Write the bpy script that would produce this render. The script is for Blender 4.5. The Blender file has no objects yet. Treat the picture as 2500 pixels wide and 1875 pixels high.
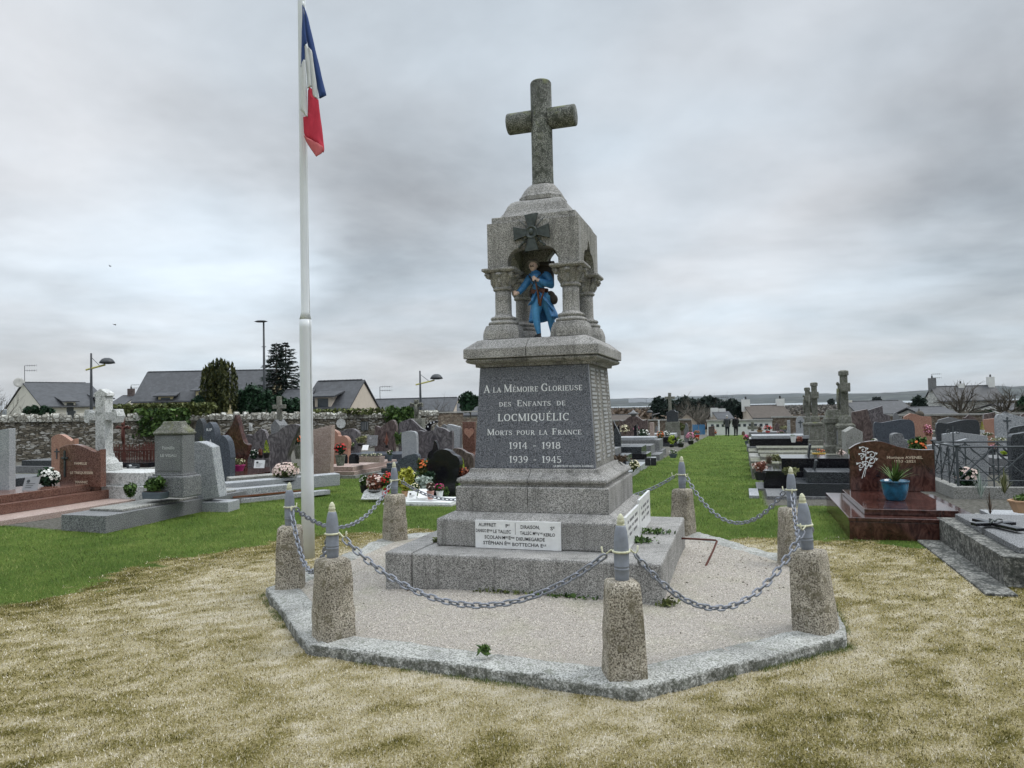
import bpy, math, random
import numpy as np
from mathutils import Vector, Matrix
R=math.radians; PI=math.pi
random.seed(7); rng=np.random.default_rng(7)
S=bpy.context.scene; COL=S.collection
# ---------------- camera (world axes = axes of the monument, its centre at the origin) ----------------
FPX=1751.56; PITCH=R(1.7832); ROLL=R(-1.21777); YAW=R(17.633)
CAM=np.array([1.80232,-6.82258,1.6])
def _basis():
    cp,sp=math.cos(PITCH),math.sin(PITCH); c,s=math.cos(ROLL),math.sin(ROLL)
    r=np.array([1,0,0.]);u=np.array([0,-sp,cp]);f=np.array([0,cp,sp])
    Rr,U=c*r+s*u,-s*r+c*u
    a=-YAW; ex=(math.cos(a),math.sin(a)); ey=(-math.sin(a),math.cos(a))
    L=lambda v:np.array([v[0]*ex[0]+v[1]*ex[1],v[0]*ey[0]+v[1]*ey[1],v[2]])
    return L(Rr),L(U),L(f)
RT,UP,FW=_basis()
cd=bpy.data.cameras.new('camera'); cam=bpy.data.objects.new('camera',cd); COL.objects.link(cam)
m=Matrix.Identity(4)
for i in range(3):
    m[i][0]=RT[i]; m[i][1]=UP[i]; m[i][2]=-FW[i]; m[i][3]=CAM[i]
cam.matrix_world=m
cd.sensor_width=36; cd.lens=36*FPX/2500; cd.clip_start=.05; cd.clip_end=20000
S.camera=cam
# ---------------- light, sky, exposure ----------------
S.view_settings.view_transform='Standard'; S.view_settings.look='None'
S.view_settings.exposure=EXPO=0.58; S.view_settings.gamma=1; S.view_settings.use_curve_mapping=False
SUN_EL,SUN_AZ=R(52),R(60)   # azimuth from +y towards +x
sd=bpy.data.lights.new('sun','SUN'); sd.energy=1.0; sd.angle=R(25); sd.color=(1,.96,.9)
sun=bpy.data.objects.new('sun',sd); COL.objects.link(sun)
dv=Vector((math.sin(SUN_AZ)*math.cos(SUN_EL),math.cos(SUN_AZ)*math.cos(SUN_EL),math.sin(SUN_EL)))
sun.rotation_euler=dv.to_track_quat('Z','Y').to_euler(); sun.location=(0,0,30)
def ray(px,py): return FW+RT*(px-1250)/FPX-UP*(py-937.5)/FPX
class NT:
    def __init__(s,t): s.t=t; s.n=t.nodes; s.n.clear()
    def add(s,typ,props=None,ins=None):
        n=s.n.new(typ)
        for k,v in (props or {}).items(): setattr(n,k,v)
        for k,v in (ins or {}).items(): s.put(n.inputs[k],v)
        return n
    def put(s,sock,v):
        if isinstance(v,bpy.types.NodeSocket): s.t.links.new(v,sock)
        elif isinstance(v,bpy.types.Node): s.t.links.new(v.outputs[0],sock)
        else:
            try: sock.default_value=v
            except Exception: sock.default_value=tuple(v)+(1,)
    def math(s,op,a,b=0.,c=None):
        n=s.add('ShaderNodeMath',{'operation':op},{0:a,1:b})
        if c is not None: s.put(n.inputs[2],c)
        return n.outputs[0]
    def vm(s,op,a,b=None,out=0):
        n=s.add('ShaderNodeVectorMath',{'operation':op},{0:a})
        if b is not None: s.put(n.inputs[3] if op=='SCALE' else n.inputs[1],b)
        return n.outputs[out]
    def noise(s,vec,scale,detail=3,rough=.55,dist=0,out=0):
        return s.add('ShaderNodeTexNoise',None,{'Vector':vec,'Scale':scale,'Detail':detail,'Roughness':rough,'Distortion':dist}).outputs[out]
    def ramp(s,fac,stops,interp='LINEAR'):
        n=s.add('ShaderNodeValToRGB',None,{0:fac}); cr=n.color_ramp; cr.interpolation=interp
        while len(cr.elements)<len(stops): cr.elements.new(.5)
        for e,(p,c) in zip(cr.elements,stops):
            e.position=p; e.color=(c,c,c,1) if not hasattr(c,'__len__') else tuple(c)+(1,)
        return n.outputs[0]
    def mix(s,f,a,b,bt='MIX'):
        n=s.add('ShaderNodeMix',{'data_type':'RGBA','blend_type':bt},{0:f,6:a,7:b}); return n.outputs[2]
def world():
    w=bpy.data.worlds.new('World'); S.world=w; w.use_nodes=True; k=NT(w.node_tree)
    tc=k.add('ShaderNodeTexCoord').outputs['Generated']
    d=k.vm('NORMALIZE',tc); sep=k.add('ShaderNodeSeparateXYZ',None,{0:d})
    z=k.math('MAXIMUM',sep.outputs[2],0.0); den=k.math('ADD',z,.16)
    cx=k.math('DIVIDE',sep.outputs[0],den); cy=k.math('DIVIDE',sep.outputs[1],den)
    cv=k.add('ShaderNodeCombineXYZ',None,{0:cx,1:cy,2:0.0}).outputs[0]
    wob=k.noise(cv,1.1,4,.6,0,1); wv=k.vm('SUBTRACT',wob,(.5,.5,.5)); wv=k.vm('SCALE',wv,.30)
    dw=k.vm('ADD',d,wv)
    n1=k.noise(cv,.85,6,.58,.35); n2=k.noise(cv,2.6,5,.6,.2)
    lum=k.math('MULTIPLY_ADD',k.math('SUBTRACT',n1,.5),.48,.435)
    lum=k.math('MULTIPLY_ADD',k.math('SUBTRACT',n2,.5),.14,lum)
    warm=k.noise(cv,.6,3,.5,0)
    for px,py,r,a in [(300,600,260,.24),(690,600,190,.24),(60,60,330,.08),(520,130,180,.05),(1700,690,300,.13),(2150,640,200,.08),(560,860,200,.06),(1500,300,200,.03),
                      (980,540,230,-.11),(620,380,260,-.11),(150,330,260,-.06),(2350,520,240,-.14),(1650,560,150,-.06),(160,800,190,-.10),(900,760,150,-.05),(1250,60,260,.03),(2350,150,250,-.03)]:
        c=ray(px,py); c=c/np.linalg.norm(c); sg=r/FPX
        dist=k.vm('DISTANCE',dw,tuple(c),out=1)
        q=k.math('DIVIDE',dist,sg); q=k.math('MULTIPLY',q,q); e=k.math('POWER',2.718,k.math('MULTIPLY',q,-1.0))
        lum=k.math('MULTIPLY_ADD',e,a,lum)
    # towards the zenith an overcast sky is brighter
    up=k.add('ShaderNodeMapRange',{'interpolation_type':'SMOOTHSTEP'},{0:sep.outputs[2],1:.52,2:.92,3:1.0,4:4.0}).outputs[0]
    lum=k.math('MULTIPLY',lum,up)
    tint=k.ramp(warm,[(.40,(.885,.99,1.085)),(.62,(.955,.985,1.025))])
    colr=k.vm('SCALE',tint,lum)
    sky=k.add('ShaderNodeTexSky',{'sky_type':'NISHITA','sun_disc':False,'sun_elevation':SUN_EL,'sun_rotation':SUN_AZ})
    b1=k.add('ShaderNodeBackground',None,{0:sky,1:.1}); b2=k.add('ShaderNodeBackground',None,{0:colr,1:1.0})
    mx=k.add('ShaderNodeMixShader',None,{0:.94,1:b1,2:b2}); o=k.add('ShaderNodeOutputWorld',None,{0:mx})
world()
# ---------------- helpers ----------------
def sst(a,b,x):
    t=np.clip((x-a)/(b-a),0,1); return t*t*(3-2*t)
def ground(u,v):
    u=np.asarray(u,float); v=np.asarray(v,float)
    d=np.clip(v-4,0,62); z=-.024*d*(.25+.75*sst(-16,-4,u))
    r=np.hypot(u,v); z=z-1.0*sst(68,90,r)*sst(-30,0,u)-6.0*sst(85,420,r)-5*sst(1750,1800,r)
    r8=np.hypot(u-.03,v+.1); near=1-sst(5,12,r8)
    return z-.075*near
def gz(u,v): return float(ground(u,v))
def W(px,py,dist): return CAM+ray(px,py)*dist
def G(px,py,off=0):
    d=ray(px,py); t=.5
    while t<3000:
        p=CAM+d*t
        if p[2]<gz(p[0],p[1])+off: break
        t+=max(.02,t*.002)
    return CAM+d*t
def tag(o,label=None,cat=None,group=None,kind=None):
    if label: o['label']=label
    if cat: o['category']=cat
    if group: o['group']=group
    if kind: o['kind']=kind
    return o
def thing(name,label,cat,loc=(0,0,0),rot=0,group=None):
    o=bpy.data.objects.new(name,None); COL.objects.link(o); o.empty_display_size=.1
    o.location=loc; o.rotation_euler=(0,0,rot); return tag(o,label,cat,group)
def link_mesh(name,me,mat,parent=None,smooth=False,bevel=0,seg=2):
    o=bpy.data.objects.new(name,me); COL.objects.link(o)
    if mat is not None:
        for m_ in (mat if isinstance(mat,(list,tuple)) else [mat]): me.materials.append(m_)
    if smooth: me.polygons.foreach_set('use_smooth',[True]*len(me.polygons))
    if parent is not None: o.parent=parent
    if bevel:
        b=o.modifiers.new('bevel','BEVEL'); b.width=bevel; b.segments=seg; b.limit_method='ANGLE'; b.angle_limit=R(35)
    return o
class MB:
    def __init__(s): s.v=[]; s.f=[]; s.mi=[]; s.cur=0
    def add(s,vs,fs):
        o=len(s.v); s.v+=[tuple(float(a) for a in p) for p in vs]; s.f+=[tuple(i+o for i in f) for f in fs]; s.mi+=[s.cur]*len(fs); return s
    def ring(s,rings,cap=True):
        n=len(rings[0]); vs=[p for r_ in rings for p in r_]; fs=[]
        for i in range(len(rings)-1):
            for j in range(n):
                a=i*n+j;b=i*n+(j+1)%n; fs.append((a,b,b+n,a+n))
        if cap: fs.append(tuple(range(n))[::-1]); fs.append(tuple((len(rings)-1)*n+j for j in range(n)))
        return s.add(vs,fs)
    def box(s,x0,x1,y0,y1,z0,z1,tx=0,ty=0):
        return s.ring([[(x0,y0,z0),(x1,y0,z0),(x1,y1,z0),(x0,y1,z0)],[(x0+tx,y0+ty,z1),(x1-tx,y0+ty,z1),(x1-tx,y1-ty,z1),(x0+tx,y1-ty,z1)]])
    def sq(s,prof,cx=0,cy=0,cut=0):
        rs=[]
        for h,z in prof:
            if cut:
                c=cut*h; rs.append([(cx-h+c,cy-h,z),(cx+h-c,cy-h,z),(cx+h,cy-h+c,z),(cx+h,cy+h-c,z),(cx+h-c,cy+h,z),(cx-h+c,cy+h,z),(cx-h,cy+h-c,z),(cx-h,cy-h+c,z)])
            else: rs.append([(cx-h,cy-h,z),(cx+h,cy-h,z),(cx+h,cy+h,z),(cx-h,cy+h,z)])
        return s.ring(rs)
    def lathe(s,prof,cx=0,cy=0,n=24):
        return s.ring([[(cx+r*math.cos(2*PI*j/n),cy+r*math.sin(2*PI*j/n),z) for j in range(n)] for r,z in prof])
    def tube(s,path,rad,n=8,cap=True,closed=False,flat=1.0):
        P=[Vector(p) for p in path]; N=len(P); rs=[]; pn=None
        for i,p in enumerate(P):
            if closed: t=P[(i+1)%N]-P[i-1]
            else: t=(P[min(i+1,N-1)]-P[max(i-1,0)])
            if t.length<1e-9: t=Vector((0,0,1))
            t.normalize()
            if pn is None:
                a=Vector((0,0,1)) if abs(t.z)<.9 else Vector((1,0,0)); pn=t.cross(a).normalized()
            else:
                pn=pn-t*pn.dot(t)
                pn=pn.normalized() if pn.length>1e-6 else t.orthogonal().normalized()
            bn=t.cross(pn); r=rad[i] if hasattr(rad,'__len__') else rad
            rs.append([p+pn*(r*math.cos(2*PI*j/n))+bn*(r*flat*math.sin(2*PI*j/n)) for j in range(n)])
        if closed: rs.append(rs[0]); return s.ring(rs,False)
        return s.ring(rs,cap)
    def ell(s,c,r,n=12,m_=8,rot=None):
        rs=[]
        for i in range(m_+1):
            a=-PI/2+PI*i/m_; ra=max(math.cos(a),.02)
            rg=[]
            for j in range(n):
                p=Vector((r[0]*ra*math.cos(2*PI*j/n),r[1]*ra*math.sin(2*PI*j/n),r[2]*math.sin(a)))
                if rot: p=rot@p
                rg.append(p+Vector(c))
            rs.append(rg)
        return s.ring(rs)
    def prism(s,poly,y0,y1):      # polygon in x,z pushed from y0 to y1
        n=len(poly); vs=[(x,y0,z) for x,z in poly]+[(x,y1,z) for x,z in poly]
        fs=[tuple(range(n)),tuple(range(2*n-1,n-1,-1))]+[(i+n,(i+1)%n+n,(i+1)%n,i) for i in range(n)]
        return s.add(vs,fs)
    def xf(s,M,start=0):
        for i in range(start,len(s.v)): s.v[i]=tuple(M@Vector(s.v[i]))
        return s
    def build(s,name,mat,parent=None,smooth=False,bevel=0,seg=2):
        me=bpy.data.meshes.new(name); me.from_pydata(s.v,[],s.f); 
        if any(s.mi): me.polygons.foreach_set('material_index',s.mi)
        me.validate(); me.update()
        return link_mesh(name,me,mat,parent,smooth,bevel,seg)
def np_mesh(name,V,F,mat,parent=None,attr=None,smooth=False):
    me=bpy.data.meshes.new(name); V=np.asarray(V,np.float32); F=np.asarray(F,np.int32); k=F.shape[1]
    me.vertices.add(len(V)); me.vertices.foreach_set('co',V.ravel())
    me.loops.add(F.size); me.loops.foreach_set('vertex_index',F.ravel())
    me.polygons.add(len(F)); me.polygons.foreach_set('loop_start',np.arange(0,F.size,k,dtype=np.int32))
    me.update(calc_edges=True)
    for nm,a in (attr or {}).items():
        at=me.attributes.new(nm,'FLOAT','POINT'); at.data.foreach_set('value',np.asarray(a,np.float32))
    return link_mesh(name,me,mat,parent,smooth)
def dup(root,loc,rot=None,label=None):
    r=root.copy(); COL.objects.link(r); r.location=loc
    if rot is not None: r.rotation_euler=(0,0,rot)
    if label: r['label']=label
    for ch in list(root.children):
        c=ch.copy(); COL.objects.link(c); c.parent=r
        for g_ in list(ch.children):
            d=g_.copy(); COL.objects.link(d); d.parent=c
    return r
def vnoise(x,y,sc,seed=0):
    x=np.asarray(x)*sc+seed*17.3; y=np.asarray(y)*sc+seed*9.1
    xi=np.floor(x).astype(int); yi=np.floor(y).astype(int); fx=x-xi; fy=y-yi
    fx=fx*fx*(3-2*fx); fy=fy*fy*(3-2*fy)
    def h(a,b):
        n=(a*374761393+b*668265263+seed*1442695)&0x7fffffff; n=((n^(n>>13))*1274126177)&0x7fffffff
        return ((n^(n>>16))&0xffff)/65535.
    return (h(xi,yi)*(1-fx)+h(xi+1,yi)*fx)*(1-fy)+(h(xi,yi+1)*(1-fx)+h(xi+1,yi+1)*fx)*fy
def fbm(x,y,sc,seed=0,o=4):
    s_=0;a=.5;t=0
    for i in range(o): s_=s_+a*vnoise(x,y,sc*2**i,seed+i);t+=a;a*=.5
    return s_/t
# ---------------- materials ----------------
MATS={}
def newmat(name):
    m_=bpy.data.materials.new(name); m_.use_nodes=True; MATS[name]=m_; k=NT(m_.node_tree)
    b=k.add('ShaderNodeBsdfPrincipled'); o=k.add('ShaderNodeOutputMaterial',None,{0:b}); return m_,k,b
def coord(k,rnd=True):
    tc=k.add('ShaderNodeTexCoord').outputs['Object']
    if not rnd: return tc
    oi=k.add('ShaderNodeObjectInfo').outputs['Random']
    return k.vm('ADD',tc,k.vm('SCALE',(37.,61.,23.),oi))
def bump(k,b,h,strength,dist):
    k.put(b.inputs['Normal'],k.add('ShaderNodeBump',None,{'Strength':strength,'Distance':dist,'Height':h}))
def granite(name,dark,mid,light,scale=110,rough=.85,bmp=.25,stain=(.5,.5,.5),stv=.35,stcol=None,stth=.62,spec=.3,moss=None,mossth=.6,coat=0,contrast=.09,vein=False,streak=0,grime=0):
    m_,k,b=newmat(name); co=coord(k)
    n=k.noise(k.vm('MULTIPLY',co,(1.,1.,.6)),scale*1.6,7,.72,2.2) if vein else k.noise(co,scale,2,.6); c=k.ramp(n,[(.5-contrast*1.3,dark),(.5-contrast*.2,mid),(.5+contrast,light)])
    big=k.noise(co,2.3,5,.65); c=k.mix(1.0,c,k.ramp(big,[(.3,1-stv),(.7,1+stv*.4)]),'MULTIPLY')
    med=k.noise(co,14,4,.7)
    if streak:
        sk=k.noise(k.vm('MULTIPLY',co,(13.,13.,1.1)),1.,5,.7); c=k.mix(k.ramp(sk,[(.52,0.),(.68,streak)]),c,(.06,.06,.055)); lc=k.noise(co,7,5,.75); c=k.mix(k.ramp(lc,[(.64,0.),(.69,.5)]),c,(.36,.37,.33))
    if stcol: c=k.mix(k.ramp(med,[(stth-.03,0.),(stth+.05,.75)]),c,stcol)
    if moss:
        geo=k.add('ShaderNodeNewGeometry').outputs['Normal']; nz=k.add('ShaderNodeSeparateXYZ',None,{0:geo}).outputs[2]
        f=k.math('ADD',k.noise(co,5,5,.7),k.math('MULTIPLY',nz,.12))
        c=k.mix(k.ramp(f,[(mossth,0.),(mossth+.12,.8)]),c,moss)
    k.put(b.inputs['Base Color'],c); k.put(b.inputs['Roughness'],rough); k.put(b.inputs['Specular IOR Level'],spec)
    if grime:
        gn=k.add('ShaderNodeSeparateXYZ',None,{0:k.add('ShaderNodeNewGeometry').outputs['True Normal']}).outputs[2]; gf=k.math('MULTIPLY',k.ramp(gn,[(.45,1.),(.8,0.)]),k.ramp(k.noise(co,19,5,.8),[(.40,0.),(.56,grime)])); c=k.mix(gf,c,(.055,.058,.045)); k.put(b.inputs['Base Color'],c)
    if bmp: bump(k,b,k.math('ADD',n,k.math('MULTIPLY',med,1.5)),bmp,.006)
    return m_
def plain(name,col,rough=.6,var=.15,scale=8,metal=0,spec=.4,bmp=0,coat=0):
    m_,k,b=newmat(name); co=coord(k); n=k.noise(co,scale,4,.6)
    c=k.mix(1.0,tuple(col),k.ramp(n,[(.3,1-var),(.7,1+var)]),'MULTIPLY')
    k.put(b.inputs['Base Color'],c); k.put(b.inputs['Roughness'],rough); k.put(b.inputs['Metallic'],metal); k.put(b.inputs['Specular IOR Level'],spec)
    if coat: k.put(b.inputs['Coat Weight'],coat); k.put(b.inputs['Coat Roughness'],.08)
    if bmp: bump(k,b,n,bmp,.01)
    return m_
def leafmat(name,dark,light,rough=.6,trans=.15):
    m_,k,b=newmat(name); a=k.add('ShaderNodeAttribute',{'attribute_name':'tone'}).outputs['Fac']
    c=k.mix(a,tuple(dark),tuple(light)); k.put(b.inputs['Base Color'],c); k.put(b.inputs['Roughness'],rough); k.put(b.inputs['Specular IOR Level'],.25)
    return m_
M=MATS
granite('monument_granite',(.06,.06,.058),(.245,.24,.23),(.50,.49,.47),150,.9,.3,stv=.3,stcol=(.12,.12,.11),stth=.64,contrast=.13,streak=.55)
granite('monument_granite_weathered',(.05,.05,.045),(.20,.195,.18),(.44,.43,.40),150,.9,.3,stv=.35,stcol=(.09,.09,.078),stth=.60,moss=(.16,.165,.07),mossth=.66,contrast=.13,streak=.85)
granite('panel_granite',(.03,.033,.04),(.09,.097,.115),(.22,.23,.26),130,.35,.08,stv=.12,contrast=.11,spec=.4)
granite('cross_granite',(.03,.034,.03),(.135,.14,.13),(.33,.34,.31),110,.9,.4,stv=.45,stcol=(.05,.055,.045),stth=.52,moss=(.19,.21,.10),mossth=.60,contrast=.12)
granite('bollard_granite',(.07,.06,.045),(.29,.26,.21),(.53,.49,.41),100,.95,.8,stv=.35,stcol=(.13,.115,.075),stth=.56,contrast=.12)
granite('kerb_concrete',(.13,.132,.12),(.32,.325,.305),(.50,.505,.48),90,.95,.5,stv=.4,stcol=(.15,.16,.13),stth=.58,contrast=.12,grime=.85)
granite('grey_tomb_granite',(.05,.052,.055),(.135,.14,.145),(.28,.285,.29),90,.6,.1,stv=.2,contrast=.1)
granite('pale_granite',(.12,.13,.14),(.28,.295,.31),(.47,.485,.5),90,.6,.1,stv=.15,contrast=.1)
granite('blue_granite',(.014,.018,.025),(.038,.045,.058),(.15,.17,.20),110,.35,.0,stv=.15,contrast=.1,spec=.25)
granite('dark_granite',(.008,.009,.011),(.022,.025,.029),(.10,.11,.12),100,.25,0,stv=.15,contrast=.11,spec=.3)
granite('black_granite',(.004,.004,.005),(.008,.008,.01),(.02,.02,.025),90,.12,0,stv=.2,spec=.3)
granite('red_granite',(.04,.018,.014),(.125,.058,.042),(.23,.13,.10),75,.2,0,stv=.25,contrast=.12,spec=.5)
granite('maroon_granite',(.018,.007,.006),(.05,.019,.015),(.11,.05,.04),5,.1,0,stv=.35,contrast=.12,spec=.5,vein=True)
granite('pink_granite',(.16,.10,.085),(.36,.27,.235),(.5,.42,.38),90,.4,.05,stv=.12,contrast=.1)
granite('salmon_granite',(.2,.09,.06),(.34,.18,.13),(.45,.28,.21),90,.3,.0,stv=.15,contrast=.1)
granite('violet_granite',(.04,.036,.04),(.085,.075,.08),(.20,.185,.19),4,.3,0,stv=.2,contrast=.12,spec=.4,vein=True)
granite('brown_granite',(.03,.02,.018),(.085,.06,.055),(.18,.14,.13),4,.3,0,stv=.2,contrast=.12,spec=.4,vein=True)
granite('old_stone',(.06,.06,.05),(.17,.17,.15),(.32,.32,.28),70,.95,.5,stv=.4,stcol=(.09,.095,.07),stth=.52,moss=(.14,.15,.07),mossth=.62,contrast=.12)
granite('white_stone',(.25,.26,.25),(.5,.51,.5),(.66,.67,.66),60,.9,.3,stv=.25,stcol=(.2,.215,.2),stth=.57,contrast=.12)
granite('concrete',(.16,.16,.15),(.27,.27,.25),(.38,.38,.36),60,.95,.4,stv=.3,stcol=(.12,.12,.10),stth=.6,contrast=.1)
granite('lichen_concrete',(.06,.06,.055),(.17,.17,.155),(.30,.30,.28),45,.95,.6,stv=.45,stcol=(.035,.038,.035),stth=.5,contrast=.12)
plain('white_enamel',(.72,.73,.73),.25,.06,20); plain('white_paint',(.70,.72,.72),.5,.06,5); plain('pole_white',(.62,.65,.67),.35,.04,3)
plain('black_paint',(.02,.02,.02),.5); plain('letter_white',(.75,.77,.78),.5,.1,60); plain('letter_gold',(.6,.5,.38),.5,.1,60); plain('letter_black',(.02,.02,.022),.5)
plain('shell_paint',(.20,.22,.26),.5,.12,30,bmp=.15); plain('shell_cream',(.5,.5,.36),.6,.2,60,bmp=.2); plain('chain_steel',(.22,.235,.27),.45,.2,60,.3)
plain('bronze_green',(.055,.066,.063),.45,.4,40,.3); plain('rust',(.085,.028,.02),.85,.3,40); plain('dark_iron',(.055,.065,.07),.6,.2,30); plain('lamp_grey',(.03,.035,.04),.5)
plain('yellow_arm',(.45,.42,.12),.5); plain('pale_plate',(.25,.255,.265),.5,.1,6); plain('name_print',(.44,.45,.46),.6,.1,30)
plain('coat_blue',(.045,.19,.42),.5,.3,60,bmp=.4); plain('trouser_blue',(.07,.27,.52),.55,.15,40); plain('skin_paint',(.68,.50,.42),.5,.05); plain('leather',(.07,.022,.012),.5,.2,40)
plain('boot_black',(.012,.011,.01),.5); plain('gun_wood',(.13,.045,.02),.5); plain('helmet_paint',(.14,.13,.11),.5,.2,40); plain('bag_brown',(.04,.032,.025),.7)
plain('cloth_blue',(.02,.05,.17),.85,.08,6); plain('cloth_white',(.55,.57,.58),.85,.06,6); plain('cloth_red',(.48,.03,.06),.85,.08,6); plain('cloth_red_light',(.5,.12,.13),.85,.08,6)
plain('terracotta',(.42,.26,.15),.7,.1); plain('pot_teal',(.012,.10,.18),.25,.6,9,coat=.4); plain('engraved_pale',(.42,.43,.43),.6); plain('pot_black',(.015,.015,.016),.5); plain('pot_pink',(.35,.02,.14),.5); plain('pot_yellow',(.55,.36,.06),.5)
plain('pot_red',(.5,.02,.02),.5); plain('pot_rose',(.5,.28,.25),.6); plain('pot_slate',(.08,.1,.12),.6); plain('soil',(.03,.02,.015),.95,.3,50)
plain('render_cream',(.62,.54,.33),.9,.05,2); plain('render_pale',(.62,.60,.53),.9,.05,2); plain('render_beige',(.52,.46,.39),.9,.05,2); plain('render_white',(.66,.67,.65),.9,.08,2)
plain('window_dark',(.05,.06,.07),.15); plain('gate_blue',(.05,.17,.33),.5,.1,4); plain('bark',(.075,.065,.05),.95,.3,12); plain('pale_bark',(.16,.145,.12),.95,.3,12); plain('fabric_navy',(.018,.022,.035),.9); plain('fabric_black',(.008,.008,.009),.9); plain('fabric_grey',(.05,.055,.06),.9); plain('hair_grey',(.4,.4,.4),.9); plain('hair_dark',(.03,.025,.02),.9)
plain('boot_grey',(.16,.16,.165),.6); plain('far_white',(.55,.57,.6),.8); plain('dish_grey',(.45,.45,.43),.6)
def slate():
    m_,k,b=newmat('slate_roof'); co=coord(k,False)
    br=k.add('ShaderNodeTexBrick',None,{'Vector':k.vm('MULTIPLY',co,(1,1,1)),'Color1':(.032,.035,.040,1),'Color2':(.05,.053,.06,1),'Mortar':(.02,.021,.024,1),'Scale':3.2,'Mortar Size':.02,'Brick Width':.8,'Row Height':.6})
    n=k.noise(co,1.3,5,.65); c=k.mix(1.0,br.outputs[0],k.ramp(n,[(.3,.75),(.7,1.35)]),'MULTIPLY')
    k.put(b.inputs['Base Color'],c); k.put(b.inputs['Roughness'],.62); bump(k,b,br.outputs[1],.3,.02)
slate()
plain('old_roof',(.085,.072,.062),.9,.2,3)
def rubble(name,scale,tones,mortar,bm=.9,squash=1.9):
    m_,k,b=newmat(name); co=k.vm('MULTIPLY',coord(k,False),(1,1,squash)); co=k.vm('ADD',co,k.vm('SCALE',k.noise(co,2.5,3,.6,0,1),.35))
    v1=k.add('ShaderNodeTexVoronoi',None,{'Vector':co,'Scale':scale,'Randomness':1.0}); v2=k.add('ShaderNodeTexVoronoi',{'feature':'DISTANCE_TO_EDGE'},{'Vector':co,'Scale':scale})
    cell=k.add('ShaderNodeSeparateXYZ',None,{0:v1.outputs['Color']}).outputs[0]
    c=k.ramp(cell,tones); c=k.mix(1.0,c,k.ramp(k.noise(co,30,3,.7),[(.3,.7),(.7,1.25)]),'MULTIPLY')
    e=k.ramp(v2.outputs[0],[(.02,0.),(.09,1.)]); c=k.mix(e,mortar,c)
    k.put(b.inputs['Base Color'],c); k.put(b.inputs['Roughness'],.95); bump(k,b,e,bm,.04)
rubble('rubble_stone',6.2,[(.0,(.07,.062,.046)),(.4,(.17,.15,.115)),(.65,(.27,.245,.20)),(.84,(.38,.37,.34))],(.05,.043,.032),squash=2.3)
rubble('coping_stone',6,[(.0,(.18,.175,.15)),(.4,(.32,.315,.28)),(.8,(.5,.5,.46))],(.15,.14,.11),squash=1.)
rubble('brick_stone',7,[(.0,(.10,.075,.055)),(.6,(.2,.155,.115)),(1.,(.3,.26,.2))],(.14,.115,.09))
rubble('white_rubble',3,[(.0,(.35,.36,.35)),(.6,(.55,.56,.54)),(1.,(.66,.67,.64))],(.3,.3,.28))
# foliage tones
leafmat('leaf_green',(.018,.045,.012),(.10,.17,.04)); leafmat('leaf_dark',(.006,.02,.010),(.03,.075,.035)); leafmat('leaf_olive',(.03,.045,.012),(.16,.18,.06)); leafmat('leaf_yew',(.006,.016,.004),(.075,.08,.02))
leafmat('leaf_yellow',(.2,.2,.02),(.5,.5,.08)); leafmat('leaf_lime',(.15,.22,.01),(.40,.5,.04)); leafmat('leaf_red',(.10,.03,.02),(.40,.17,.12)); leafmat('leaf_silver',(.2,.25,.22),(.5,.56,.5))
leafmat('petal_white',(.42,.44,.40),(.8,.8,.75)); leafmat('petal_pink',(.45,.10,.2),(.7,.3,.42)); leafmat('petal_rose',(.45,.30,.27),(.72,.6,.54)); leafmat('petal_red',(.32,.01,.012),(.65,.03,.03)); leafmat('petal_orange',(.5,.08,.02),(.75,.2,.06))
leafmat('petal_magenta',(.35,.01,.10),(.6,.05,.22)); leafmat('petal_cream',(.5,.45,.28),(.75,.70,.5)); leafmat('leaf_brown',(.05,.035,.025),(.19,.14,.10)); leafmat('needle_dark',(.006,.014,.010),(.022,.042,.03)); leafmat('twig',(.05,.042,.035),(.13,.11,.09)); leafmat('leaf_hebe',(.05,.07,.03),(.30,.30,.14))
leafmat('straw_blade',(.07,.07,.014),(.62,.56,.42),.8); leafmat('lawn_blade',(.045,.08,.015),(.26,.30,.085),.6); leafmat('pebble',(.08,.07,.055),(.60,.55,.48),.9)

TURF=[(0.,(.06,.056,.012)),(.25,(.16,.140,.038)),(.5,(.33,.28,.13)),(.75,(.50,.44,.29)),(1.,(.70,.65,.54))]
m_,k,b=newmat('turf_blade'); k.put(b.inputs['Base Color'],k.ramp(k.add('ShaderNodeAttribute',{'attribute_name':'tone'}).outputs['Fac'],TURF)); k.put(b.inputs['Roughness'],.85); k.put(b.inputs['Specular IOR Level'],.15)
# ---------------- ground sheet ----------------
STRAW=[(-40,-30),(-9,-6),(-4.6,-2.3),(-4.5,-1.13),(-4.4,.15),(-3.84,1.45),(-2.9,2.0),(-1.2,2.5),(1.19,2.36),(2.89,2.62),(3.45,2.35),(4.3,2.1),(4.4,-1),(9,-8),(40,-30)]
def straw_sd(x,y):
    x=np.asarray(x,float); y=np.asarray(y,float); P=np.array(STRAW); n=len(P); d=np.full(x.shape,1e9); ins=np.zeros(x.shape,bool)
    for i in range(n):
        a=P[i]; b=P[(i+1)%n]; e=b-a; t=np.clip(((x-a[0])*e[0]+(y-a[1])*e[1])/(e@e),0,1)
        d=np.minimum(d,np.hypot(x-a[0]-t*e[0],y-a[1]-t*e[1]))
        with np.errstate(divide='ignore',invalid='ignore'):
            ins^=((a[1]>y)!=(b[1]>y))&(x<(b[0]-a[0])*(y-a[1])/(b[1]-a[1]+1e-12)+a[0])
    return np.where(ins,d,-d)
def lawn_f(x,y):       # 1 green lawn, 0 bleached straw
    sd=straw_sd(x,y); n=(fbm(x,y,1.6,3)-.5)*1.5+(fbm(x,y,6,5)-.5)*1.3
    f=1-sst(-.2,.30,sd+n*.6)
    return f
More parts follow.
